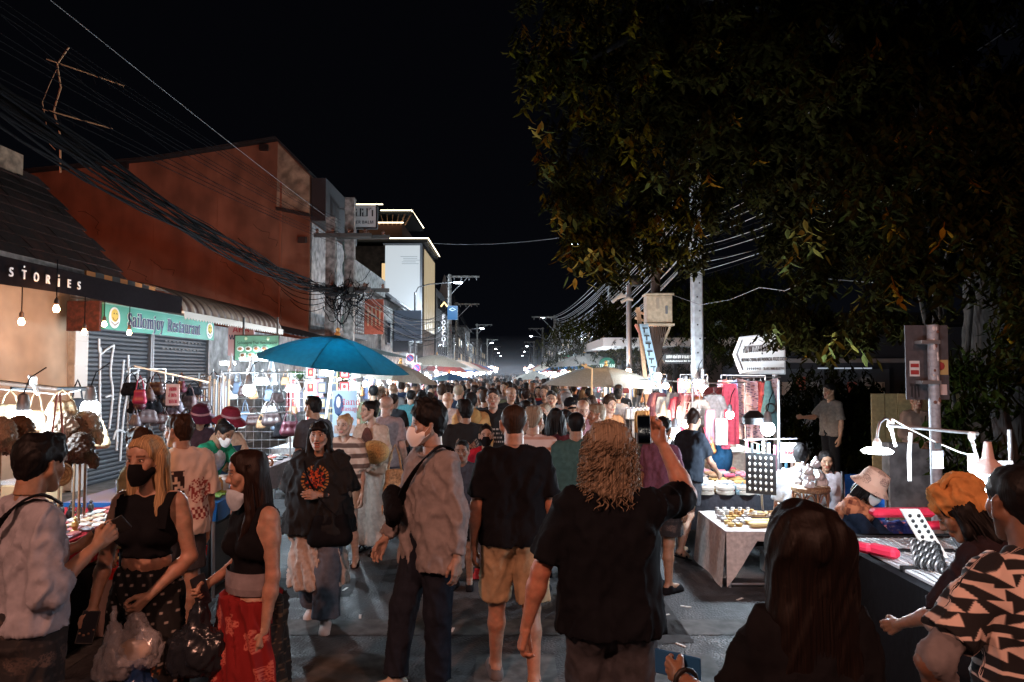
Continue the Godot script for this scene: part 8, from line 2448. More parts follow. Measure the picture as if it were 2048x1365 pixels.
func build_people() -> void:
	var pale := Color(0.47, 0.275, 0.19)
	var tan := Color(0.36, 0.2, 0.125)
	var brown := Color(0.24, 0.125, 0.075)
	var black := cloth(0.007, 0.007, 0.009)
	# ---- printed cloths
	var elephant := printed(img(128, 128, func(x: int, y: int) -> Color:
		var c := Color(0.10, 0.10, 0.11)
		var row := y / 32
		var cx := (x + row * 9) % 32 - 16; var cy := y % 32 - 15
		if y % 32 < 3: return Color(0.2, 0.19, 0.19) if (x / 3) % 2 else c
		var e := minf(Vector2(cx * 0.8, cy).length() - 7.0, minf(Vector2(cx - 9, cy - 1).length() - 4.0, Vector2(cx + 5, cy - 7).length() - 3.0))
		return Color(0.32, 0.27, 0.25) if e < 0.0 and hash01(x, y) > 0.25 else c), 0.9, 1.7)
	var dots := printed(img(256, 256, func(x: int, y: int) -> Color:
		var c := Color(0.045, 0.045, 0.055)
		var s := 11
		var ox := x + (s / 2 if (y / s) % 2 else 0)
		if Vector2(ox % s - 5, y % s - 5).length() < 1.5 and y < 180: c = Color(0.55, 0.52, 0.5)
		var lower := smoothstep(90.0, 200.0, float(y)) 
		var stripe := absf(sin(x * 0.19))
		if stripe > 0.72 and hash01(x / 2, y / 3) < lower * 0.75: c = Color(0.42, 0.24, 0.14)
		return c))
	var rosette := printed(img(256, 256, func(x: int, y: int) -> Color:
		var u := x if x < 128 else 255 - x
		if x >= 140:
			var q := hash01(x / 2, y / 2)
			return Color(0.30, 0.24, 0.18) if q > 0.72 and (x / 5 + y / 7) % 2 else Color(0.06, 0.045, 0.045)
		var c := Color(0.46, 0.035, 0.04)
		for p in [Vector2(40, 60), Vector2(22, 110), Vector2(48, 120), Vector2(34, 150), Vector2(72, 165), Vector2(58, 195), Vector2(38, 225), Vector2(70, 60), Vector2(62, 100), Vector2(95, 75), Vector2(108, 112), Vector2(96, 150), Vector2(116, 178), Vector2(92, 205), Vector2(112, 232)]:
			var d: Vector2 = (Vector2(x, y * 1.0) - p) * Vector2(1.35, 0.9)
			var a: float = d.angle()
			var r: float = d.length() / (11.0 + 2.5 * cos(a * 5.0 + p.x))
			if r < 1.0 and (fposmod(r * 4.0, 1.0) > 0.35 or cos(a * 14.0) > 0.3): c = Color(0.68, 0.36, 0.31)
		return c))
	var triangles := printed(img(256, 256, func(x: int, y: int) -> Color:
		var s := 12.0
		var row := int(y / s)
		var xx := x + (hash01(row, 3) * 12.0)
		var i := int(xx / s); var fx := fposmod(xx / s, 1.0); var fy := fposmod(y / s, 1.0)
		var h := hash01(i, row)
		var on := false
		if h < 0.3: on = fx > fy
		elif h < 0.6: on = fx + fy > 1.0
		elif h < 0.78: on = absf(fx - 0.5) * 2.0 < fy
		elif h < 0.9: on = fy > 0.62
		return Color(0.80, 0.72, 0.68) if on else Color(0.06, 0.06, 0.08)))
	var stripes := printed(img(8, 64, func(_x: int, y: int) -> Color: return Color(0.75, 0.68, 0.62) if y % 16 < 9 else Color(0.32, 0.25, 0.22)), 0.9, 2.2)
	var stripes2 := printed(img(8, 64, func(_x: int, y: int) -> Color: return Color(0.75, 0.7, 0.68) if y % 16 < 12 else Color(0.6, 0.4, 0.3)), 0.9, 2.6)
	var flame_tee := printed(img(256, 128, func(x: int, y: int) -> Color:
		var d: Vector2 = Vector2((x - 64) * 1.0, (y - 42) * 1.1)
		var r: float = d.length(); var a: float = d.angle()
		if x < 128:
			if r > 17 and r < 22 and fposmod(a * 4.2, 1.0) > 0.35 and absf(d.x) > 4: return Color(0.62, 0.40, 0.2)
			if r < 14 + 3.0 * cos(a * 9.0) and y < 55: 
				var q := hash01(x / 2, y / 2)
				return Color(0.72, 0.28, 0.12) if q > 0.55 else Color(0.45, 0.12, 0.10) if q > 0.3 else Color(0.10, 0.06, 0.06)
			if y > 56 and y < 62 and absf(d.x) < 8 and (x / 3) % 2: return Color(0.5, 0.35, 0.2)
		return Color(0.05, 0.05, 0.055)))
	var skull_back := printed(img(256, 128, func(x: int, y: int) -> Color:
		var d := Vector2(x - 192, (y - 40) * 1.15)
		var c := Color(0.06, 0.06, 0.065)
		if x >= 128:
			var r: float = d.length(); var a: float = d.angle()
			if r < 24 and r > 18 and sin(a) > -0.7: c = Color(0.5, 0.46, 0.42) if (x / 2 + y / 2) % 3 else c
			elif absf(d.x) < 17 and absf(d.y) < 7 + 3 * cos(d.x * 0.5): c = Color(0.6, 0.5, 0.4) if hash01(x, y) > 0.4 else Color(0.35, 0.1, 0.08)
		return c))
	var word_back := printed(img(256, 128, func(x: int, y: int) -> Color:
		var c := Color(0.80, 0.66, 0.42).lerp(Color(0.82, 0.76, 0.72), smoothstep(150.0, 190.0, float(x)))
		if x > 165 and x < 190 and y > 28 and y < 92 and (hash01(x / 4, y / 3) > 0.35): c = Color(0.16, 0.1, 0.1)
		if x >= 194 and x < 228:
			var d := Vector2(x - 211, y - 55)
			if d.length() < 17 and hash01(x / 2, y / 2) > 0.5: c = Color(0.55, 0.25, 0.24)
			if y > 76 and y < 92 and (x / 4 + y / 5) % 2: c = Color(0.5, 0.2, 0.2)
		return c))
	var text_tee := printed(img(256, 128, func(x: int, y: int) -> Color:
		var c := Color(0.055, 0.055, 0.06)
		if x > 60 and x < 96 and y > 44 and y < 78 and y % 9 < 4 and hash01(x / 2, y / 9) > 0.4: c = Color(0.6, 0.58, 0.56)
		return c))
	var hood_back := printed(img(256, 128, func(x: int, y: int) -> Color:
		var c := Color(0.66, 0.50, 0.30)
		if x > 176 and x < 222 and y > 46 and y < 56 and (x / 4) % 4 != 3 and hash01(x / 2, y / 2) > 0.2: c = Color(0.85, 0.8, 0.72)
		return c))
	# ================= the nearest ring
	var p: Node3D
	var q: Dictionary
	p = hero(66, 868, 3.1, {"yaw": 2.5, "sex": "m", "skin": tan, "hair": "short", "hair_up": 0.01, "look": 0.35, "nod": 0.12, "w": 1.04, "label": "man in a pale grey shirt, back turned, at the left edge by the trinket table",
		"armR": [V(-0.16, -1, 0.0), V(0.1, 0.55, 0.75)], "armL": [V(0.2, -0.95, 0.15), V(-0.25, 0.3, 0.9)], "curlR": 0.9, "top": {"kind": "long", "name": "shirt", "slen": 0.42, "hem": 0.92, "flare": 0.03, "mat": cloth(0.36, 0.36, 0.41), "fold": 0.016, "soff": 0.03}, "low": {"kind": "wide", "name": "trousers", "mat": elephant, "off": 0.03, "knee": 0.1, "hem": 0.1, "fold": 0.014}, "legL": [0.12, 0.05], "legR": [-0.08, 0.08]})
	q = hand_at[p]
	phone_at("phone held up by the pale-shirted man at the left edge", q.R, V(0.0, -0.1, 0.03), Basis(Vector3.RIGHT, 0.9), true)
	strap("black strap slung across the pale-shirted man's back", q.torso, [V(-0.17, 0.53, 0.06), V(-0.13, 0.575, -0.03), V(-0.06, 0.47, -0.135), V(0.07, 0.30, -0.15), V(0.18, 0.12, -0.12), V(0.23, 0.02, 0.0)], black, 0.02)
	p = hero(300, 866, 3.6, {"yaw": -0.05, "sex": "f", "skin": pale, "hair": "long", "hmat": M.hair_blond, "hair_len": 0.40, "front": 0.85, "look": -0.12, "nod": 0.06, "mask": M.dark_cloth, "label": "blonde woman in a black crop top and black face mask, holding a phone low", "w": 1.02,
		"armR": [V(-0.22, -1, 0.06), V(0.02, -0.92, 0.42), V(0.4, 0.6, 0.5)], "armL": [V(0.22, -1, -0.05), V(-0.42, -0.55, 0.62)], "curlL": 1.1, "curlR": 0.6,
		"top": {"kind": "crop", "name": "crop_top", "hem": 1.11, "off": 0.010, "mat": black, "fold": 0.003, "neck": 1.43, "arm": 0.14}, "low": {"kind": "wide", "name": "printed_trousers", "mat": dots, "uv": true, "knee": 0.115, "hem": 0.15, "off": 0.012, "waist": 1.055, "fold": 0.018, "ff": V(6, 0.7, 6)}, "legL": [0.10, 0.05, 0.03], "legR": [-0.04, 0.04, 0.03]})
	q = hand_at[p]
	phone_at("phone held flat in the blonde woman's lowered hand", q.R, V(0.0, -0.10, 0.035), Basis(Vector3.RIGHT, -0.15))
	var hp: Vector3 = q.L * V(0, -0.07, 0.02)
	bag_film("clear carrier bag of food hanging from the blonde woman's hand", hp, 0.26, 0.30, M.bag_film, mc(0.55, 0.32, 0.14, 0.6))
	bag_film("crumpled white carrier bag beside the clear one at the blonde woman's hip", hp + V(-0.09, -0.03, 0.03), 0.17, 0.34, M.bag_film)
	bag_film("dark blue carrier bag hanging lowest from the blonde woman's hand", hp + V(0.02, -0.14, 0.0), 0.24, 0.46, mc(0.01, 0.03, 0.09, 0.3))
	strap("black backpack strap on the blonde woman's shoulders", q.torso, [V(0.135, 0.35, 0.11), V(0.14, 0.47, 0.075), V(0.135, 0.515, -0.01), V(0.13, 0.42, -0.1)], black, 0.02)
	p = hero(508, 892, 3.55, {"yaw": -0.68, "sex": "f", "skin": Color(0.45, 0.26, 0.18), "hair": "verylong", "hmat": M.hair_dark_brown, "hair_len": 0.48, "front": 0.7, "look": -0.5, "nod": 0.08, "mask": cloth(0.5, 0.6, 0.7), "mask_drop": 0.066, "label": "brunette woman in a black sleeveless top and red flowered wrap, mask under her chin", "w": 1.02,
		"armL": [V(0.12, -1, 0.02), V(0.0, -1, 0.16)], "armR": [V(-0.16, -1, -0.28), V(0.12, -0.3, 0.9)], "curlR": 1.1, "curlL": 0.55,
		"top": {"kind": "tank", "name": "sleeveless_top", "hem": 1.06, "off": 0.010, "mat": black, "fold": 0.004, "neck": 1.46, "arm": 0.125, "scoop": 0.065}, "low": {"kind": "skirt", "name": "wrap_skirt", "mat": rosette, "uv": true, "len": 0.10, "hem": 0.2, "off": 0.03, "waist": 0.98, "fold": 0.028, "ff": V(6, 0.6, 6)}, "legL": [-0.1, 0.1], "legR": [0.2, 0.08]})
	q = hand_at[p]
	var wb := mb()
	wb.lathe([Vector2(0.165, 0.985), Vector2(0.170, 1.02), Vector2(0.163, 1.10)], 28, Vector3.ZERO, 0.72)
	part(p, "waistband", wb, cloth(0.26, 0.23, 0.25))
	phone_at("black camera held up in front of the brunette woman", q.R, V(0.0, -0.07, 0.03), Basis(Vector3.BACK, 1.5))
	bag_film("black carrier bag swinging from the brunette woman's front hand", q.R * V(0, -0.07, 0.02), 0.3, 0.42, mc(0.015, 0.018, 0.024, 0.25))
	p = hero(640, 838, 5.66, {"yaw": 0.03, "sex": "f", "skin": Color(0.48, 0.29, 0.2), "hair": "bob", "hair_len": 0.27, "fringe": true, "mouth": 1.0, "fat": 0.035, "w": 1.06, "label": "woman in an oversized black t-shirt with a flame print, mouth open, facing the lens",
		"armL": [V(0.28, -1, 0.1), V(-0.75, 0.1, 0.65)], "armR": [V(-0.3, -1, -0.05), V(0.0, -1, 0.1)], "top": {"kind": "tee", "uv": true, "off": 0.04, "soff": 0.055, "slen": 0.95, "hem": 0.79, "flare": 0.05, "mat": flame_tee, "fold": 0.022}, "low": {"kind": "pants", "name": "grey_trousers", "mat": cloth(0.13, 0.14, 0.17), "off": 0.03, "knee": 0.085, "hem": 0.09}, "legL": [0.18, 0.1], "legR": [-0.15, 0.3], "shoe": mc(0.55, 0.5, 0.48, 0.6)})
	q = hand_at[p]
	var sk := mb()
	smooth_body(sk, [[V(-0.08, 0.9, 0), V(-0.13, 0.33, 0), 0.13, 0.13, 1], [V(0.08, 0.9, 0), V(0.13, 0.33, 0), 0.13, 0.13, 1], [V(0, 0.9, 0), V(0, 0.33, 0), 0.15, 0.18, 1]], 0.015, 0.04, [], 0.035, V(8, 0.5, 8))
	part(p, "pleated_skirt", sk, cloth(0.50, 0.42, 0.37))
	hang_bag(q.L * V(0.05, 0.10, -0.02), M.dark_cloth, "black slouchy shoulder bag at the hip of the woman in the flame-print shirt", "", 0.2, 0, 1.35)
	strap("thin black bag strap across the flame-print shirt", q.torso, [V(-0.12, 0.52, 0.06), V(-0.05, 0.35, 0.19), V(0.08, 0.15, 0.2), V(0.2, 0.02, 0.16)], black, 0.008)
	part(p, "watch", mb().box(p.global_transform.affine_inverse() * (q.L * V(0, 0.045, -0.03)), V(0.035, 0.04, 0.03), 0.006), M.black)
	p = hero(862, 808, 4.5, {"yaw": -0.85, "sex": "m", "skin": Color(0.45, 0.29, 0.22), "hair": "short", "hair_up": 0.025, "look": -0.45, "w": 1.06, "fat": 0.018, "mask": mc(0.86, 0.86, 0.88, 0.8), "mask_kind": "beak", "label": "man in a grey long-sleeved top with a cross-body pouch and white beak mask",
		"armL": [V(0.24, -1, -0.06), V(0.08, -1, 0.08)], "armR": [V(-0.24, -1, 0.15), V(0.1, -0.75, 0.6)], "top": {"kind": "long", "name": "long_sleeved_top", "hem": 0.755, "mat": cloth(0.30, 0.27, 0.27), "fold": 0.016, "off": 0.02, "flare": 0.03}, "low": {"kind": "pants", "name": "jeans", "mat": cloth(0.018, 0.022, 0.034), "fold": 0.010, "knee": 0.068, "hem": 0.06}, "legL": [0.02, 0.04], "legR": [0.32, 0.18], "shoe": mc(0.5, 0.42, 0.36, 0.6)})
	q = hand_at[p]
	strap("black pouch strap slung across the grey long-sleeved top", q.torso, [V(0.05, 0.45, -0.14), V(0.12, 0.57, -0.04), V(0.10, 0.53, 0.08), V(0.0, 0.38, 0.152), V(-0.11, 0.22, 0.152), V(-0.2, 0.08, 0.1)], black, 0.024)
	var pc := mb()
	smooth_body(pc, [[V(-0.1, 0.0, 0), V(0.1, 0.04, 0), 0.062, 0.055], [V(-0.08, -0.06, 0), V(0.06, -0.05, 0), 0.055, 0.05]], 0.014, 0.03, [], 0.008, V(9, 9, 9))
	var po := solo("cross_body_pouch", pc, black, "black cross-body pouch with a small tan patch on the chest of the masked man", "bag")
	po.transform = q.torso * Transform3D(Basis(Vector3.UP, -0.5) * Basis(Vector3.BACK, -0.6), V(-0.14, 0.2, 0.185))
	part(po, "tan_patch", mb().box(V(0.02, -0.01, 0.064), V(0.05, 0.028, 0.006)), mc(0.55, 0.36, 0.18, 0.7))
	p = hero(1028, 803, 4.6, {"yaw": PI + 0.02, "sex": "m", "skin": Color(0.47, 0.24, 0.155), "hair": "buzz", "hmat": M.hair_brown, "w": 1.06, "label": "broad man in a black t-shirt and khaki shorts, walking away in the middle",
		"armL": [V(0.2, -1, 0.0), V(0.06, -1, 0.16)], "armR": [V(-0.2, -1, 0.0), V(-0.04, -1, 0.2)], "top": {"kind": "tee", "mat": black, "hem": 0.87, "slen": 0.78, "fold": 0.012, "off": 0.02}, "low": {"kind": "shorts", "name": "khaki_shorts", "mat": cloth(0.46, 0.33, 0.2), "len": 0.93, "hem": 0.088, "off": 0.02, "fold": 0.010}, "legL": [0.16, 0.08, 0.035], "legR": [-0.14, 0.25, 0.035], "shoe": mc(0.10, 0.08, 0.075, 0.7)})
	p = hero(1218, 842, 3.08, {"yaw": PI - 0.06, "sex": "m", "skin": Color(0.5, 0.24, 0.155), "hair": "curly", "hmat": M.hair_sandy, "w": 1.07, "label": "man with shoulder-length sandy curls in a black t-shirt, raising a phone", "fat": 0.01,
		"armR": [V(-0.62, 0.08, 0.72), V(0.42, 0.9, 0.12), V(0.3, -0.2, -0.9)], "armL": [V(0.42, -1, -0.02), V(0.26, -1, 0.1)], "curlR": 0.9, "curlL": 0.8, "top": {"kind": "tee", "mat": cloth(0.006, 0.007, 0.010), "hem": 0.87, "slen": 0.82, "fold": 0.014, "off": 0.022}, "low": {"kind": "pants", "name": "dark_jeans", "mat": mc(0.05, 0.05, 0.06, 0.9, 0.0, 1.0, 2.5), "fold": 0.01, "hem": 0.07, "knee": 0.075}, "legL": [0.1, 0.05], "legR": [-0.08, 0.1]})
	q = hand_at[p]
	phone_at("phone raised high with the market on its screen, in the curly-haired man's hand", Transform3D(Basis.IDENTITY, at(1288, 860, 2.78)), V(0, 0, 0), Basis(Vector3.RIGHT, -0.1).scaled(V(0.66, 0.74, 0.8)), true)
	p = hero(1612, 998, 1.92, {"yaw": PI + 0.1, "sex": "f", "skin": tan, "hair": "verylong", "hmat": hair_mat(0.012, 0.0065, 0.005), "hair_len": 0.56, "strands": 120, "veil": true, "w": 0.88, "label": "dark-haired woman seen from behind, nearest the lens, holding a blue phone",
		"armL": [V(0.3, -0.9, 0.3), V(0.16, -0.02, 1.0)], "curlL": 1.0, "top": {"kind": "tee", "mat": black, "hem": 0.8, "fold": 0.012, "off": 0.014, "soff": 0.012}, "low": {"kind": "pants", "mat": black}})
	q = hand_at[p]
	phone_at("blue-backed phone held low by the dark-haired woman nearest the lens", q.L, V(0, -0.10, 0.04), Basis(Vector3.RIGHT, 0.7), false, mc(0.02, 0.10, 0.25, 0.3))
	var bl := mb().tube(ring_points(0.036, 12, 0.0), 0.008, 5, false)
	held("wrist_watch", bl, M.black, "dark watch band on the wrist holding the blue phone", "watch", q.L * Transform3D(Basis(Vector3.RIGHT, PI * 0.5), V(0, 0.035, 0)))
	# turban woman leaning over the jewellery
	p = hero(2075, 965, 2.75, {"h": 1.6, "yaw": PI + 0.42, "sex": "f", "skin": tan, "hair": "bob", "hair_len": 0.14, "lean": 0.42, "headlean": 0.55, "look": 0.55, "label": "woman in an orange knotted headscarf bending over the jewellery table",
		"armL": [V(0.15, -0.9, 0.5), V(-0.1, -0.5, 0.9)], "armR": [V(-0.15, -0.9, 0.5), V(0.1, -0.5, 0.9)], "top": {"kind": "tee", "name": "blouse", "mat": cloth(0.03, 0.02, 0.025), "hem": 0.86, "slen": 0.95, "fold": 0.015, "off": 0.025}, "low": {"kind": "wide", "name": "cream_trousers", "mat": cloth(0.5, 0.42, 0.34), "knee": 0.11, "hem": 0.12, "off": 0.03, "fold": 0.02}})
	q = hand_at[p]
	var tb := mb()
	smooth_body(tb, [[V(0, 0.055, -0.04), V(0, 0.06, 0.01), 0.095, 0.09], [V(0, 0.09, -0.1), V(0, 0.13, -0.06), 0.06, 0.055], [V(-0.04, 0.1, 0.05), V(0.04, 0.13, 0.03), 0.035, 0.04], [V(0, 0.0, -0.06), V(0, -0.02, -0.05), 0.085, 0.07], [V(0, -0.03, 0.13), V(0, -0.1, 0.14), -0.105, -0.12]], 0.010, 0.02, [], 0.016, V(11, 5, 11))
	var ts := solo("headscarf", tb, cloth(0.62, 0.30, 0.10), "orange-yellow headscarf knotted on the bending woman's head", "headscarf")
	ts.transform = q.head
	for k in 5: part(ts, "fold", mb().tube([V(-0.07 + 0.03 * k, 0.06, 0.085), V(-0.06 + 0.03 * k, 0.155, 0.02 - 0.01 * k), V(-0.03 + 0.018 * k, 0.17, -0.07), V(0, 0.10, -0.15)], 0.014, 6), cloth(0.62, 0.30, 0.10))
	p = hero(2088, 925, 2.1, {"lean": 0.1, "look": -0.2, "yaw": PI + 0.15, "sex": "m", "skin": brown, "hair": "buzz", "w": 1.06, "label": "man in a black and cream triangle-patterned shirt, back turned, at the right edge",
		"armL": [V(0.72, -0.75, -0.05), V(-0.5, -0.75, 0.25)], "armR": [V(-0.2, -1, 0.1), V(0, -0.6, 0.8)], "top": {"kind": "tee", "name": "patterned_shirt", "uv": true, "mat": triangles, "hem": 0.84, "slen": 0.7, "fold": 0.012, "off": 0.025, "flare": 0.03}, "low": {"kind": "pants", "mat": black}})
	q = hand_at[p]
	var sl := mb()
	smooth_body(sl, [[V(0.27, 1.28, 0.02), V(0.365, 1.185, 0.02), 0.05, 0.046], [V(0.365, 1.185, 0.02), V(0.25, 1.0, 0.09), 0.046, 0.036, 1]], 0.012, 0.03, [], 0.006, V(5, 3, 5))
	part(p, "grey_sleeve", sl, cloth(0.2, 0.185, 0.195))
	# ================= second ring, left
	hero(690, 826, 7.2, {"yaw": -0.1, "sex": "f", "skin": Color(0.52, 0.37, 0.29), "hair": "bun", "hmat": M.hair_blond, "label": "young woman with bleached hair tied back in a brown and white striped top", "look": -0.1, "armR": [V(-0.2, -1, 0.05), V(0.2, -0.9, 0.4)], "top": {"kind": "tee", "mat": stripes, "hem": 0.9, "slen": 0.9, "soff": 0.04, "off": 0.03}, "low": {"kind": "shorts", "name": "beige_shorts", "mat": cloth(0.42, 0.33, 0.25), "len": 0.5, "hem": 0.1}, "legL": [-0.1, 0.2], "legR": [0.2, 0.1], "shoe_kind": "sandal"})
	p = hero(742, 800, 7.9, {"yaw": -0.25, "sex": "f", "skin": Color(0.52, 0.36, 0.28), "hair": "bun", "look": -0.7, "label": "woman in a cream cardigan and wide cream trousers looking left, tan bag at her waist", "armR": [V(-0.2, -1, 0.1), V(0.45, -0.35, 0.7)], "armL": [V(0.2, -1, 0.05), V(-0.3, -0.3, 0.8)],
		"top": {"kind": "long", "name": "cardigan", "mat": cloth(0.56, 0.47, 0.39), "hem": 0.9, "fold": 0.014, "slen": 0.8}, "low": {"kind": "wide", "name": "cream_trousers", "mat": cloth(0.58, 0.53, 0.48), "hem": 0.11, "knee": 0.09, "fold": 0.016, "ff": V(6, 0.6, 6)}, "shoe_kind": "sandal", "legL": [0.05, 0.05], "legR": [-0.05, 0.1]})
	part(p, "brown_top", mb().ball(V(0, 1.25, 0.098), V(0.075, 0.19, 0.028), 12, 8), cloth(0.13, 0.055, 0.045))
	var wv := thing("woven_bag", "tan woven bag carried at the waist of the woman in the cream cardigan", "bag", at(748, 905, 7.6))
	part(wv, "pouch", mb().ball(Vector3.ZERO, V(0.17, 0.13, 0.09), 14, 8), mc(0.55, 0.36, 0.14, 0.8, 0.0, 1.0, 8.0))
	hang_bag(at(790, 890, 7.7), straw_mat(), "pale straw basket bag hanging beside the cream-cardigan woman", "", 0.3, 1, 1.3)
	hero(772, 790, 8.7, {"yaw": PI - 0.2, "sex": "m", "skin": Color(0.55, 0.36, 0.28), "hair": "bald", "w": 1.1, "label": "bald man in a mauve-grey t-shirt behind the cream-cardigan woman", "top": {"kind": "tee", "mat": cloth(0.36, 0.31, 0.33)}, "low": {"kind": "shorts", "mat": cloth(0.1, 0.1, 0.12)}})
	hero(628, 792, 8.3, {"yaw": -2.3, "sex": "m", "skin": tan, "hair": "short", "label": "dark-bearded man in a charcoal t-shirt turned to the left-hand stalls", "look": 0.2, "top": {"kind": "tee", "mat": cloth(0.075, 0.08, 0.095), "slen": 0.85}, "low": {"kind": "pants", "mat": black}})
	hero(290, 850, 5.0, {"yaw": -1.9, "sex": "f", "skin": pale, "hair": "bob", "hmat": M.hair_brown, "nod": 0.25, "label": "woman in an olive vest over black sleeves, half hidden behind the blonde woman", "armR": [V(-0.15, -0.8, 0.5), V(0, -0.6, 0.8)], "top": {"kind": "long", "name": "vest", "mat": cloth(0.20, 0.19, 0.11)}, "low": {"kind": "pants", "mat": black}})
	p = hero(362, 828, 5.2, {"yaw": -2.35, "sex": "m", "skin": pale, "hair": "short", "hmat": M.hair_brown, "look": 0.45, "w": 1.02, "label": "man with glasses in a yellow-white t-shirt lettered down the back", "top": {"kind": "tee", "uv": true, "mat": word_back, "hem": 0.84, "off": 0.03, "slen": 0.9, "soff": 0.035}, "low": {"kind": "shorts", "mat": cloth(0.06, 0.06, 0.07)}, "shoe": mc(0.5, 0.5, 0.5, 0.6)})
	q = hand_at[p]
	var gs := mb()
	for sg in [-1.0, 1.0]:
		var rp := []
		for r in ring_points(0.021, 12, 0.094): rp.append(r + V(0.033 * sg, 0.011, -0.004))
		gs.tube(rp, 0.0022, 4, false)
		gs.tube([V(0.053 * sg, 0.014, 0.088), V(0.078 * sg, 0.014, 0.02), V(0.082 * sg, 0.008, -0.012)], 0.002, 4)
	gs.tube([V(-0.013, 0.014, 0.092), V(0.013, 0.014, 0.092)], 0.002, 4)
	held("spectacles", gs, M.black, "thin dark spectacles on the man in the yellow-white t-shirt", "glasses", q.head)
	p = hero(400, 838, 7.35, {"h": 1.6, "yaw": 1.15, "sex": "m", "skin": tan, "hair": "bun", "lean": 0.55, "headlean": 0.5, "mask": M.white, "label": "vendor in a green and white top and mask bending over the blue-clothed table", "armL": [V(0.1, -0.8, 0.6), V(0, -0.7, 0.7)], "armR": [V(-0.1, -0.8, 0.6), V(0, -0.8, 0.6)], "top": {"kind": "tee", "mat": cloth(0.02, 0.24, 0.12), "hem": 0.86}, "low": {"kind": "pants", "mat": black}})
	part(p, "white_side_panel", mb().ball(V(0.0, 1.22, 0.2), V(0.15, 0.16, 0.14), 10, 6), cloth(0.6, 0.58, 0.58))
	p = hero(455, 822, 8.0, {"yaw": 0.9, "h": 1.58, "sex": "f", "skin": tan, "hair": "bob", "hair_len": 0.14, "nod": 0.3, "mask": M.white, "label": "vendor in a burgundy brimmed sun hat and white mask at the left stall", "armL": [V(0.1, -0.8, 0.6), V(0, -0.5, 0.8)], "armR": [V(-0.1, -0.8, 0.6), V(0, -0.5, 0.8)], "top": {"kind": "long", "mat": cloth(0.55, 0.36, 0.25)}, "low": {"kind": "pants", "mat": black}})
	part(p, "apron", mb().sheet(8, 8, func(u: float, v: float) -> Vector3: return V((u - 0.5) * 0.34, 0.75 + 0.55 * v, 0.155 - 0.06 * pow((u - 0.5) * 2.0, 2.0))), cloth(0.03, 0.05, 0.08))
	sun_hat(hand_at[p].head, cloth(0.20, 0.02, 0.035), "burgundy wide-brimmed sun hat with a pink band on the masked vendor", 0.16)
	p = hero(400, 815, 8.4, {"yaw": 0.5, "h": 1.6, "sex": "f", "skin": tan, "hair": "bob", "hair_len": 0.14, "nod": 0.35, "label": "vendor in a dark plum sun hat behind the green and white vendor", "top": {"kind": "long", "mat": cloth(0.05, 0.03, 0.04)}, "low": {"kind": "pants", "mat": black}})
	sun_hat(hand_at[p].head, cloth(0.07, 0.012, 0.03), "dark plum sun hat left of the burgundy one", 0.15)
	# ================= second ring, middle
	hero(930, 798, 7.3, {"yaw": PI + 0.25, "sex": "m", "skin": tan, "hair": "short", "w": 1.05, "label": "man in a black jacket with a winged print on the back", "look": 0.25, "top": {"kind": "long", "name": "jacket", "uv": true, "mat": skull_back, "off": 0.035, "soff": 0.035, "hem": 0.86}, "low": {"kind": "pants", "mat": black}})
	p = hero(942, 784, 9.2, {"yaw": PI + 0.05, "sex": "m", "skin": tan, "hair": "short", "w": 1.02, "label": "person in a mustard hooded sweatshirt lettered across the back", "top": {"kind": "long", "name": "hooded_sweatshirt", "uv": true, "mat": hood_back, "off": 0.04, "soff": 0.035, "hem": 0.84}, "low": {"kind": "pants", "mat": black}})
	part(p, "hood", mb().ball(V(0, 1.43, -0.12), V(0.14, 0.12, 0.07), 12, 8), cloth(0.38, 0.22, 0.08))
	hero(986, 776, 9.3, {"yaw": 0.0, "sex": "m", "skin": pale, "hair": "short", "hmat": M.hair_dark_brown, "label": "bearded man facing the lens in a black t-shirt printed with small white words", "top": {"kind": "tee", "uv": true, "mat": text_tee}, "low": {"kind": "pants", "mat": black}, "w": 1.05})
	hero(972, 848, 7.0, {"yaw": 0.05, "sex": "f", "skin": Color(0.45, 0.3, 0.23), "hair": "bun", "mask": M.dark_cloth, "label": "small woman in a bright red jacket and black mask facing the lens", "top": {"kind": "long", "name": "jacket", "mat": cloth(0.45, 0.02, 0.04)}, "low": {"kind": "pants", "mat": cloth(0.25, 0.25, 0.28)}, "shoe": mc(0.4, 0.02, 0.03, 0.6)})
	hero(925, 878, 6.6, {"yaw": -0.1, "sex": "m", "skin": brown, "hair": "buzz", "label": "boy facing the lens between the masked man and the black t-shirt", "nod": 0.1, "top": {"kind": "tee", "mat": cloth(0.05, 0.06, 0.08)}, "low": {"kind": "shorts", "mat": black}})
	hero(917, 768, 12.0, {"yaw": PI - 0.1, "sex": "m", "skin": pale, "hair": "buzz", "hmat": M.hair_sandy, "w": 1.2, "label": "tall broad man in a navy shirt walking away in mid-crowd", "top": {"kind": "tee", "mat": cloth(0.02, 0.03, 0.055)}, "low": {"kind": "shorts", "mat": black}})
	hero(895, 783, 11.0, {"yaw": PI - 0.1, "sex": "m", "skin": pale, "hair": "bald", "w": 1.1, "label": "bald man in a white t-shirt left of the broad man in navy", "top": {"kind": "tee", "mat": cloth(0.6, 0.52, 0.5)}, "low": {"kind": "shorts", "mat": black}})
	hero(1066, 812, 6.4, {"yaw": PI - 0.15, "sex": "m", "skin": pale, "hair": "short", "hmat": M.hair_sandy, "look": -0.3, "w": 1.08, "label": "man in a white t-shirt with thin tan stripes beyond the man in khaki shorts", "top": {"kind": "tee", "mat": stripes2, "slen": 0.85}, "low": {"kind": "shorts", "mat": cloth(0.2, 0.2, 0.22)}})
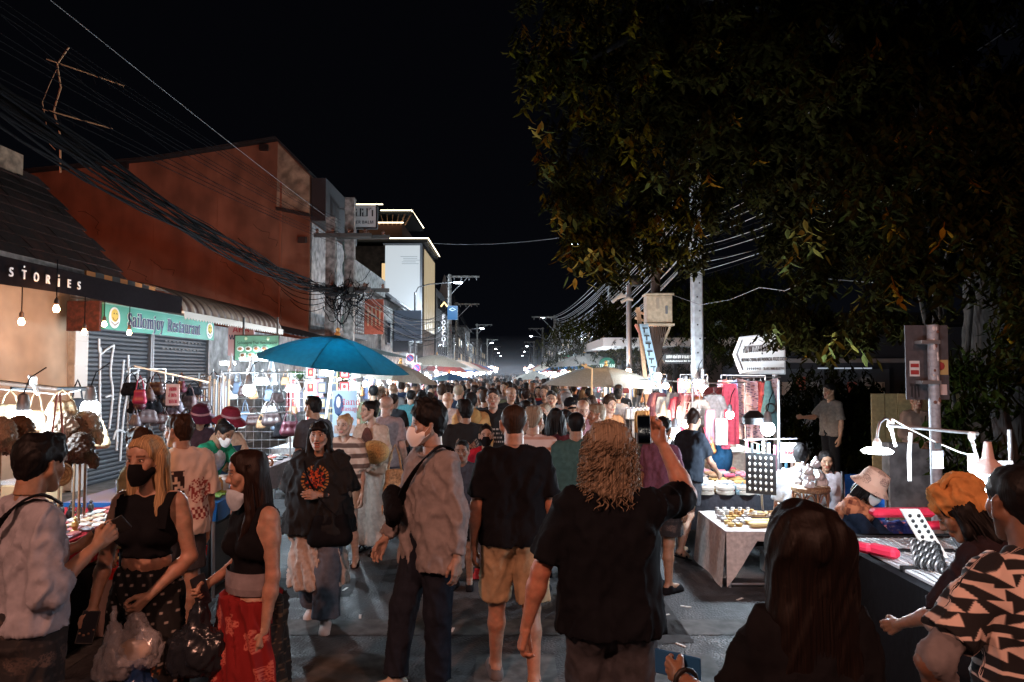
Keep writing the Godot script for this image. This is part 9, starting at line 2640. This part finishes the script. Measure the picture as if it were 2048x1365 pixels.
	hero(1112, 815, 7.0, {"yaw": PI, "sex": "f", "skin": tan, "hair": "bob", "hair_len": 0.16, "w": 1.1, "label": "person with a round black bob in a dark maroon top, back turned", "top": {"kind": "tee", "mat": cloth(0.09, 0.02, 0.025)}, "low": {"kind": "pants", "mat": black}})
	hero(1132, 818, 7.9, {"yaw": PI + 0.1, "sex": "f", "skin": tan, "hair": "bob", "hair_len": 0.18, "label": "person with black hair in a dark top beside the maroon one", "top": {"kind": "tee", "mat": cloth(0.03, 0.02, 0.025)}, "low": {"kind": "pants", "mat": black}})
	hero(1152, 822, 6.3, {"yaw": PI - 0.1, "sex": "m", "skin": tan, "hair": "buzz", "hmat": M.hair_black, "w": 1.05, "label": "man in a dark sea-green long-sleeved top, back turned, left of the sandy curls", "top": {"kind": "long", "mat": cloth(0.05, 0.11, 0.105)}, "low": {"kind": "pants", "mat": black}})
	hero(1090, 806, 8.7, {"yaw": -0.5, "sex": "f", "skin": pale, "hair": "bun", "hmat": M.hair_sandy, "label": "fair woman with tied-back hair facing left beyond the striped man", "top": {"kind": "tee", "mat": cloth(0.06, 0.05, 0.05)}, "low": {"kind": "pants", "mat": black}})
	hero(1079, 822, 7.6, {"yaw": -0.3, "sex": "f", "skin": tan, "hair": "long", "label": "black-haired woman facing the lens beyond the striped man's shoulder", "top": {"kind": "tee", "mat": black}, "low": {"kind": "pants", "mat": black}})
	p = hero(1140, 796, 9.4, {"yaw": 0.3, "sex": "m", "skin": tan, "hair": "short", "label": "man in a black baseball cap facing the lens in mid-crowd", "nod": 0.15, "top": {"kind": "tee", "mat": cloth(0.2, 0.2, 0.22)}, "low": {"kind": "pants", "mat": black}})
	var cp := mb()
	cp.lathe([Vector2(0.098, 0.03), Vector2(0.097, 0.08), Vector2(0.075, 0.125), Vector2(0.03, 0.145), Vector2(0, 0.147)], 16, V(0, 0, -0.01))
	cp.sheet(8, 3, func(u: float, v: float) -> Vector3: return V((u - 0.5) * 0.17, 0.035 - 0.02 * pow((u - 0.5) * 2.0, 2.0) - 0.012 * v, 0.075 + 0.075 * v * (1.0 - 0.5 * pow((u - 0.5) * 2.0, 2.0))))
	held("baseball_cap", cp, M.dark_cloth, "black baseball cap on the man facing the lens in mid-crowd", "cap", hand_at[p].head)
	hero(1164, 796, 9.0, {"yaw": 0.1, "sex": "m", "skin": pale, "hair": "bald", "nod": 0.35, "w": 1.06, "label": "balding man in a checked shirt looking down, facing the lens", "top": {"kind": "shirt", "mat": cloth(0.28, 0.14, 0.16)}, "low": {"kind": "pants", "mat": black}})
	hero(1196, 808, 7.9, {"yaw": -1.45, "sex": "m", "skin": pale, "hair": "short", "hmat": M.hair_sandy, "label": "sandy-haired man in profile facing left above the raised phone arm", "top": {"kind": "tee", "mat": cloth(0.3, 0.25, 0.22)}, "low": {"kind": "pants", "mat": black}})
	hero(1218, 792, 9.9, {"yaw": 0.4, "sex": "m", "skin": pale, "hair": "short", "hmat": M.hair_brown, "hair_up": 0.02, "label": "curly-fringed person in an orange top among the right-hand lights", "top": {"kind": "tee", "mat": cloth(0.5, 0.25, 0.12)}, "low": {"kind": "pants", "mat": black}})
	# ================= right
	hero(1322, 832, 6.5, {"yaw": 2.3, "sex": "m", "skin": tan, "hair": "short", "nod": 0.3, "look": 0.3, "label": "man in glasses and a plum t-shirt with elephant-print shorts, behind the raised phone", "top": {"kind": "tee", "mat": cloth(0.20, 0.09, 0.15)}, "low": {"kind": "shorts", "mat": elephant, "hem": 0.1, "off": 0.03}})
	hero(1372, 842, 7.7, {"h": 1.62, "yaw": 2.3, "sex": "f", "skin": pale, "hair": "bun", "hmat": M.hair_dark_brown, "lean": 0.22, "headlean": 0.45, "look": 0.3, "label": "woman with her hair in a bun, dark t-shirt and dark shorts, browsing the right-hand stall", "armR": [V(-0.15, -0.9, 0.35), V(0.1, -0.6, 0.8)], "armL": [V(0.15, -0.95, 0.3), V(-0.1, -0.6, 0.8)],
		"top": {"kind": "tee", "mat": cloth(0.016, 0.02, 0.028), "hem": 0.88}, "low": {"kind": "shorts", "mat": cloth(0.03, 0.03, 0.035), "len": 0.7}, "shoe_kind": "sandal", "legL": [0.05, 0.1], "legR": [-0.2, 0.25]})
	# seated vendors
	var seat := {"legL": [1.45, 1.45, 0.1], "legR": [1.45, 1.5, 0.1]}
	p = hero(1690, 915, 5.9, {"h": 1.66, "yaw": 1.0, "sex": "f", "skin": tan, "hair": "bob", "hair_len": 0.12, "sit": -0.46, "nod": 0.35, "lean": 0.2, "mask": M.white, "label": "seated vendor in a cream bucket hat with sprig print and a white mask", "armL": [V(0.1, -0.8, 0.6), V(-0.1, -0.4, 0.9)], "armR": [V(-0.1, -0.8, 0.6), V(0.2, -0.4, 0.9)], "top": {"kind": "long", "name": "navy_jacket", "mat": cloth(0.015, 0.03, 0.06)}, "low": {"kind": "pants", "mat": black}}.merged(seat))
	q = hand_at[p]
	var bh := mb()
	bh.lathe([Vector2(0.165, -0.005), Vector2(0.118, 0.045), Vector2(0.115, 0.05), Vector2(0.105, 0.115), Vector2(0.09, 0.15), Vector2(0.04, 0.165), Vector2(0, 0.167)], 22, V(0, 0, -0.01))
	bh.lathe([Vector2(0, 0.15), Vector2(0.09, 0.13), Vector2(0.108, 0.045), Vector2(0.16, -0.008)], 22, V(0, 0, -0.01))
	var sprig := printed(img(64, 64, func(x: int, y: int) -> Color:
		var d := Vector2(x % 32 - 15, (y + (x / 32) * 12) % 32 - 15)
		return Color(0.34, 0.25, 0.25) if d.length() < 9 and hash01(x, y) > 0.5 else Color(0.84, 0.72, 0.64)), 0.9, 4.0)
	held("bucket_hat", bh, sprig, "cream bucket hat with sprig print on the seated vendor", "hat", q.head)
	var sc := mb()
	smooth_body(sc, [[V(-0.15, 0.5, -0.03), V(0.15, 0.5, -0.03), 0.085, 0.085], [V(-0.1, 0.45, 0.06), V(0.1, 0.45, 0.06), 0.08, 0.08], [V(-0.08, 0.42, -0.1), V(0.08, 0.42, -0.1), 0.07, 0.07], [V(0, 0.52, 0.02), V(0, 0.62, 0.02), -0.06, -0.07]], 0.018, 0.04, [], 0.012, V(6, 6, 6))
	var scf := solo("spotted_scarf", sc, printed(img(32, 32, func(x: int, y: int) -> Color: return Color(0.36, 0.16, 0.1) if hash01(x / 4, y / 4) > 0.72 else Color(0.72, 0.46, 0.32)), 0.9, 4.0), "peach spotted scarf over the shoulders of the bucket-hatted vendor", "scarf")
	scf.transform = q.torso
	solo("vendor_stool", mb().box(V(0, 0.2, 0), V(0.36, 0.4, 0.36), 0.02), M.black, "low black stool under the bucket-hatted vendor", "stool", V(p.position.x - 0.05, 0, p.position.z - 0.02))
	p = hero(1600, 895, 7.3, {"h": 1.7, "yaw": PI - 0.3, "sex": "m", "skin": tan, "hair": "short", "sit": -0.44, "w": 1.08, "label": "seated vendor in a plain white t-shirt, back turned, under the police sign", "top": {"kind": "tee", "mat": cloth(0.62, 0.64, 0.66), "slen": 0.9, "off": 0.03}, "low": {"kind": "pants", "mat": black}}.merged(seat))
	solo("vendor_stool", mb().box(V(0, 0.21, 0), V(0.36, 0.42, 0.36), 0.02), mc(0.2, 0.03, 0.03, 0.5), "low red stool under the white-shirted vendor", "stool", V(p.position.x, 0, p.position.z))
	hero(1650, 905, 7.9, {"h": 1.5, "yaw": -0.2, "sex": "f", "skin": tan, "hair": "bob", "hair_len": 0.2, "sit": -0.42, "nod": 0.2, "label": "girl in a pale collared top sitting between the white shirt and the bucket hat", "top": {"kind": "tee", "mat": cloth(0.45, 0.42, 0.45)}, "low": {"kind": "pants", "mat": black}}.merged(seat))
	solo("vendor_stool", mb().box(V(0, 0.18, 0), V(0.34, 0.36, 0.34), 0.02), M.black, "low stool under the girl in the pale collared top", "stool", V(at(1650, 905, 7.9).x, 0, -7.9))
	hero(1660, 768, 11.6, {"ground": 0.12, "yaw": -1.2, "sex": "m", "skin": tan, "hair": "short", "label": "man in a pale short-sleeved shirt standing in the dark beyond the stalls", "armR": [V(-0.1, -0.7, 0.6), V(0, 0.05, 1)], "top": {"kind": "tee", "name": "shirt", "mat": cloth(0.17, 0.14, 0.12), "slen": 0.85}, "low": {"kind": "pants", "mat": black}})
	hero(1774, 798, 11.2, {"ground": 0.12, "yaw": -0.2, "sex": "m", "skin": tan, "hair": "short", "h": 1.55, "label": "dim-lit person in a dark top with a white collar in front of the hedge", "top": {"kind": "long", "mat": cloth(0.03, 0.03, 0.035)}, "low": {"kind": "pants", "mat": black}})
	hero(1832, 790, 9.9, {"ground": 0.12, "yaw": -0.1, "sex": "m", "skin": brown, "hair": "buzz", "hmat": M.hair_grey, "h": 1.6, "label": "grey-haired man in a printed jumper before the yellowed board panel", "armL": [V(0.2, -1, 0.1), V(-0.6, -0.5, 0.6)], "armR": [V(-0.2, -1, 0.1), V(0.6, -0.5, 0.6)], "top": {"kind": "long", "name": "jumper", "uv": true, "mat": printed(img(256, 128, func(x: int, y: int) -> Color: return Color(0.28, 0.22, 0.2) if x > 40 and x < 90 and y > 40 and y < 70 and (y / 5) % 2 and hash01(x / 4, y / 5) > 0.4 else Color(0.42, 0.33, 0.29)))}, "low": {"kind": "pants", "mat": black}})

func straw_mat() -> Material: return mc(0.58, 0.42, 0.24, 0.85, 0.0, 1.0, 6.0)

func sun_hat(t: Transform3D, m: Material, label: String, r: float) -> void:
	var g := mb()
	g.lathe([Vector2(r + 0.03, -0.01), Vector2(r, 0.02), Vector2(0.105, 0.055), Vector2(0.1, 0.12), Vector2(0.07, 0.155), Vector2(0, 0.162)], 22, V(0, 0, -0.01))
	var o := held("sun_hat", g, m, label, "hat", t)
	part(o, "band", mb().lathe([Vector2(0.108, 0.058), Vector2(0.107, 0.085)], 20, V(0, 0, -0.01)), cloth(0.4, 0.2, 0.22))

# ---------------------------------------------------------------- the crowd filling the street
func build_crowd() -> void:
	rng.seed = 77
	var base := {"cell": 0.03, "hcell": 0.011, "hair_cell": 0.014, "lod": 2, "fold": 0.0}
	var kinds := []
	var specs := [{"sex": "m", "hair": "short", "w": 1.06, "top": {"kind": "tee", "mat": M.dark_cloth}}, {"sex": "m", "hair": "buzz", "w": 1.1, "fat": 0.02, "top": {"kind": "tee", "mat": M.dark_cloth}}, {"sex": "f", "hair": "long", "hair_len": 0.34, "strands": 8, "top": {"kind": "tee", "mat": M.dark_cloth}}, {"sex": "f", "hair": "bun", "top": {"kind": "long", "mat": M.dark_cloth}}, {"sex": "m", "hair": "bald", "w": 1.08, "fat": 0.015, "top": {"kind": "tee", "mat": M.dark_cloth}}, {"sex": "f", "hair": "bob", "strands": 8, "top": {"kind": "tee", "mat": M.dark_cloth}}, {"sex": "m", "hair": "short", "w": 1.0, "top": {"kind": "long", "mat": M.dark_cloth}}]
	var hair_word := ["short-haired", "close-cropped", "long-haired", "bun-haired", "bald", "bobbed", "short-haired"]
	for s in specs:
		var d: Dictionary = base.merged(s)
		d.top.fold = 0.008
		d.low = {"kind": "pants", "mat": M.dark_cloth}
		d.h = 1.75
		d.skin = Color(0.30, 0.165, 0.105)
		d.legL = [0.15, 0.1]; d.legR = [-0.15, 0.25]
		d.pos = V(0, 0, 400)
		kinds.append(person(d))
	var words := ["black", "charcoal", "navy", "white", "grey", "maroon", "olive", "pink", "tan", "teal", "red", "pale blue"]
	var cols := [cloth(0.014, 0.014, 0.016), cloth(0.05, 0.05, 0.055), cloth(0.02, 0.03, 0.06), cloth(0.6, 0.58, 0.56), cloth(0.28, 0.27, 0.27), cloth(0.12, 0.025, 0.03), cloth(0.10, 0.10, 0.06), cloth(0.5, 0.3, 0.3), cloth(0.42, 0.3, 0.2), cloth(0.05, 0.14, 0.15), cloth(0.4, 0.04, 0.04), cloth(0.35, 0.45, 0.55)]
	var pick := [0, 0, 0, 1, 1, 2, 2, 3, 3, 4, 4, 5, 6, 7, 8, 9, 10, 11, 0, 3]
	var hairs := [M.hair_black, M.hair_black, M.hair_black, M.hair_dark_brown, M.hair_dark_brown, M.hair_brown, M.hair_brown, M.hair_grey]
	var hw := ["black", "black", "black", "dark brown", "dark brown", "brown", "brown", "grey"]
	var lows := [cloth(0.014, 0.014, 0.016), cloth(0.03, 0.04, 0.06), cloth(0.3, 0.25, 0.2), cloth(0.1, 0.1, 0.11)]
	var n := 0
	var d := 9.4
	while d < 46.0 and n < 285:
		var x := -2.35 if d < 14.0 else -2.6
		var xe := 1.9 if d < 12.0 else 2.3
		while x < xe:
			var px := x + rng.randf_range(-0.2, 0.2)
			var pz := -d + rng.randf_range(-0.25, 0.25)
			var free := rng.randf() < (0.62 if d < 12.0 else 0.92)
			for t in taken:
				if t.distance_to(Vector2(px, pz)) < 0.48: free = false
			# keep the open strip of road beside the chatting women
			if d < 10.5 and px < -0.9: free = false
			if free:
				var k := rng.randi() % 7
				var ci: int = pick[rng.randi() % pick.size()]
				var hi := rng.randi() % hairs.size()
				var away := rng.randf() < 0.66
				var f: float = rng.randf_range(0.93, 1.04) * (0.95 if k in [2, 3, 5] else 1.0)
				var zone := "left side" if px < -0.9 else "right side" if px > 0.8 else "middle"
				var dist := "near" if d < 14.0 else "middle" if d < 24.0 else "far"
				var l := "%s-clad %s person, %s, %s, %s %s of the crowd" % [words[ci], hair_word[k], (hw[hi] + " hair") if k != 4 else "bare scalp", "back turned" if away else "facing the lens", dist, zone]
				var c := again(kinds[k], l, V(px, 0, pz), (PI if away else 0.0) + rng.randf_range(-0.5, 0.5), f)
				c.set_meta("group", "people packed in the street")
				for ch in c.get_children():
					if ch is MeshInstance3D:
						var nm := str(ch.name)
						if nm.begins_with("t_shirt"): ch.material_override = cols[ci]
						elif nm.begins_with("trousers"): ch.material_override = lows[rng.randi() % 4]
						elif nm.begins_with("hair"): ch.material_override = hairs[hi]
				n += 1
			x += 0.62 if d < 20.0 else 0.72
		d += 0.62 if d < 14.0 else 0.72 if d < 26.0 else 0.9
	for k in kinds: 
		remove_child(k)
		k.free()
	# beyond: the crowd that reads as one mass
	var g := mb()
	g.col = Color(1, 1, 1)
	smooth_body(g, [[V(-0.1, 0.9, 0), V(0.1, 0.9, 0), 0.13, 0.13], [V(-0.14, 1.34, 0), V(0.14, 1.34, 0), 0.11, 0.11], [V(0, 0.9, 0), V(0, 1.3, 0), 0.15, 0.16], [V(0.22, 1.35, 0), V(0.27, 0.85, 0.05), 0.06, 0.05], [V(-0.22, 1.35, 0), V(-0.27, 0.85, 0.05), 0.06, 0.05]], 0.05, 0.06)
	g.col = Color(0.3, 0.22, 0.18)
	smooth_body(g, [[V(0, 1.42, 0), V(0, 1.5, 0), 0.055, 0.055], [V(0, 1.6, 0.02), V(0, 1.56, 0.03), 0.085, 0.07]], 0.03, 0.03, [], 0.0, Vector3.ONE, func(_p: Vector3, _n: Vector3) -> Color: return Color(0.5, 0.35, 0.28))
	smooth_body(g, [[V(0, 1.65, -0.02), V(0, 1.6, -0.04), 0.10, 0.09]], 0.03, 0.03, [], 0.0, Vector3.ONE, func(_p: Vector3, _n: Vector3) -> Color: return Color(0.05, 0.04, 0.035))
	for i in g.c.size():
		if g.v[i].y < 0.82: g.c[i] = Color(0.1, 0.1, 0.12)
	g.col = Color(0.1, 0.1, 0.12)
	for sx in [-0.09, 0.09]: g.tube([V(sx, 0.9, 0), V(sx, 0.45, 0.03), V(sx, 0.0, 0)], [0.09, 0.065, 0.05], 7)
	var ws := []
	var ts := []
	var z := 46.5
	while z < 135.0:
		var xx := -2.7
		while xx < 2.5:
			if rng.randf() < 0.9:
				ws.append(Transform3D(Basis(Vector3.UP, rng.randf() * TAU).scaled(Vector3.ONE * rng.randf_range(0.88, 1.06)), V(xx + rng.randf_range(-0.25, 0.25), 0, -z + rng.randf_range(-0.3, 0.3))))
				var v := pow(rng.randf(), 1.8) * 0.55 + 0.02
				ts.append(Color(v * rng.randf_range(0.8, 1.25), v, v * rng.randf_range(0.8, 1.2)))
			xx += 0.8
		z += 0.95
	var o := Node3D.new()
	o.name = "distant_crowd"
	add_child(o)
	tag(o, "far crowd filling the end of the street as one mass", "crowd")
	o.set_meta("kind", "stuff")
	var cm := StandardMaterial3D.new()
	cm.vertex_color_use_as_albedo = true
	cm.roughness = 0.9
	copies(o, "crowd", g.mesh(), cm, ws, ts)
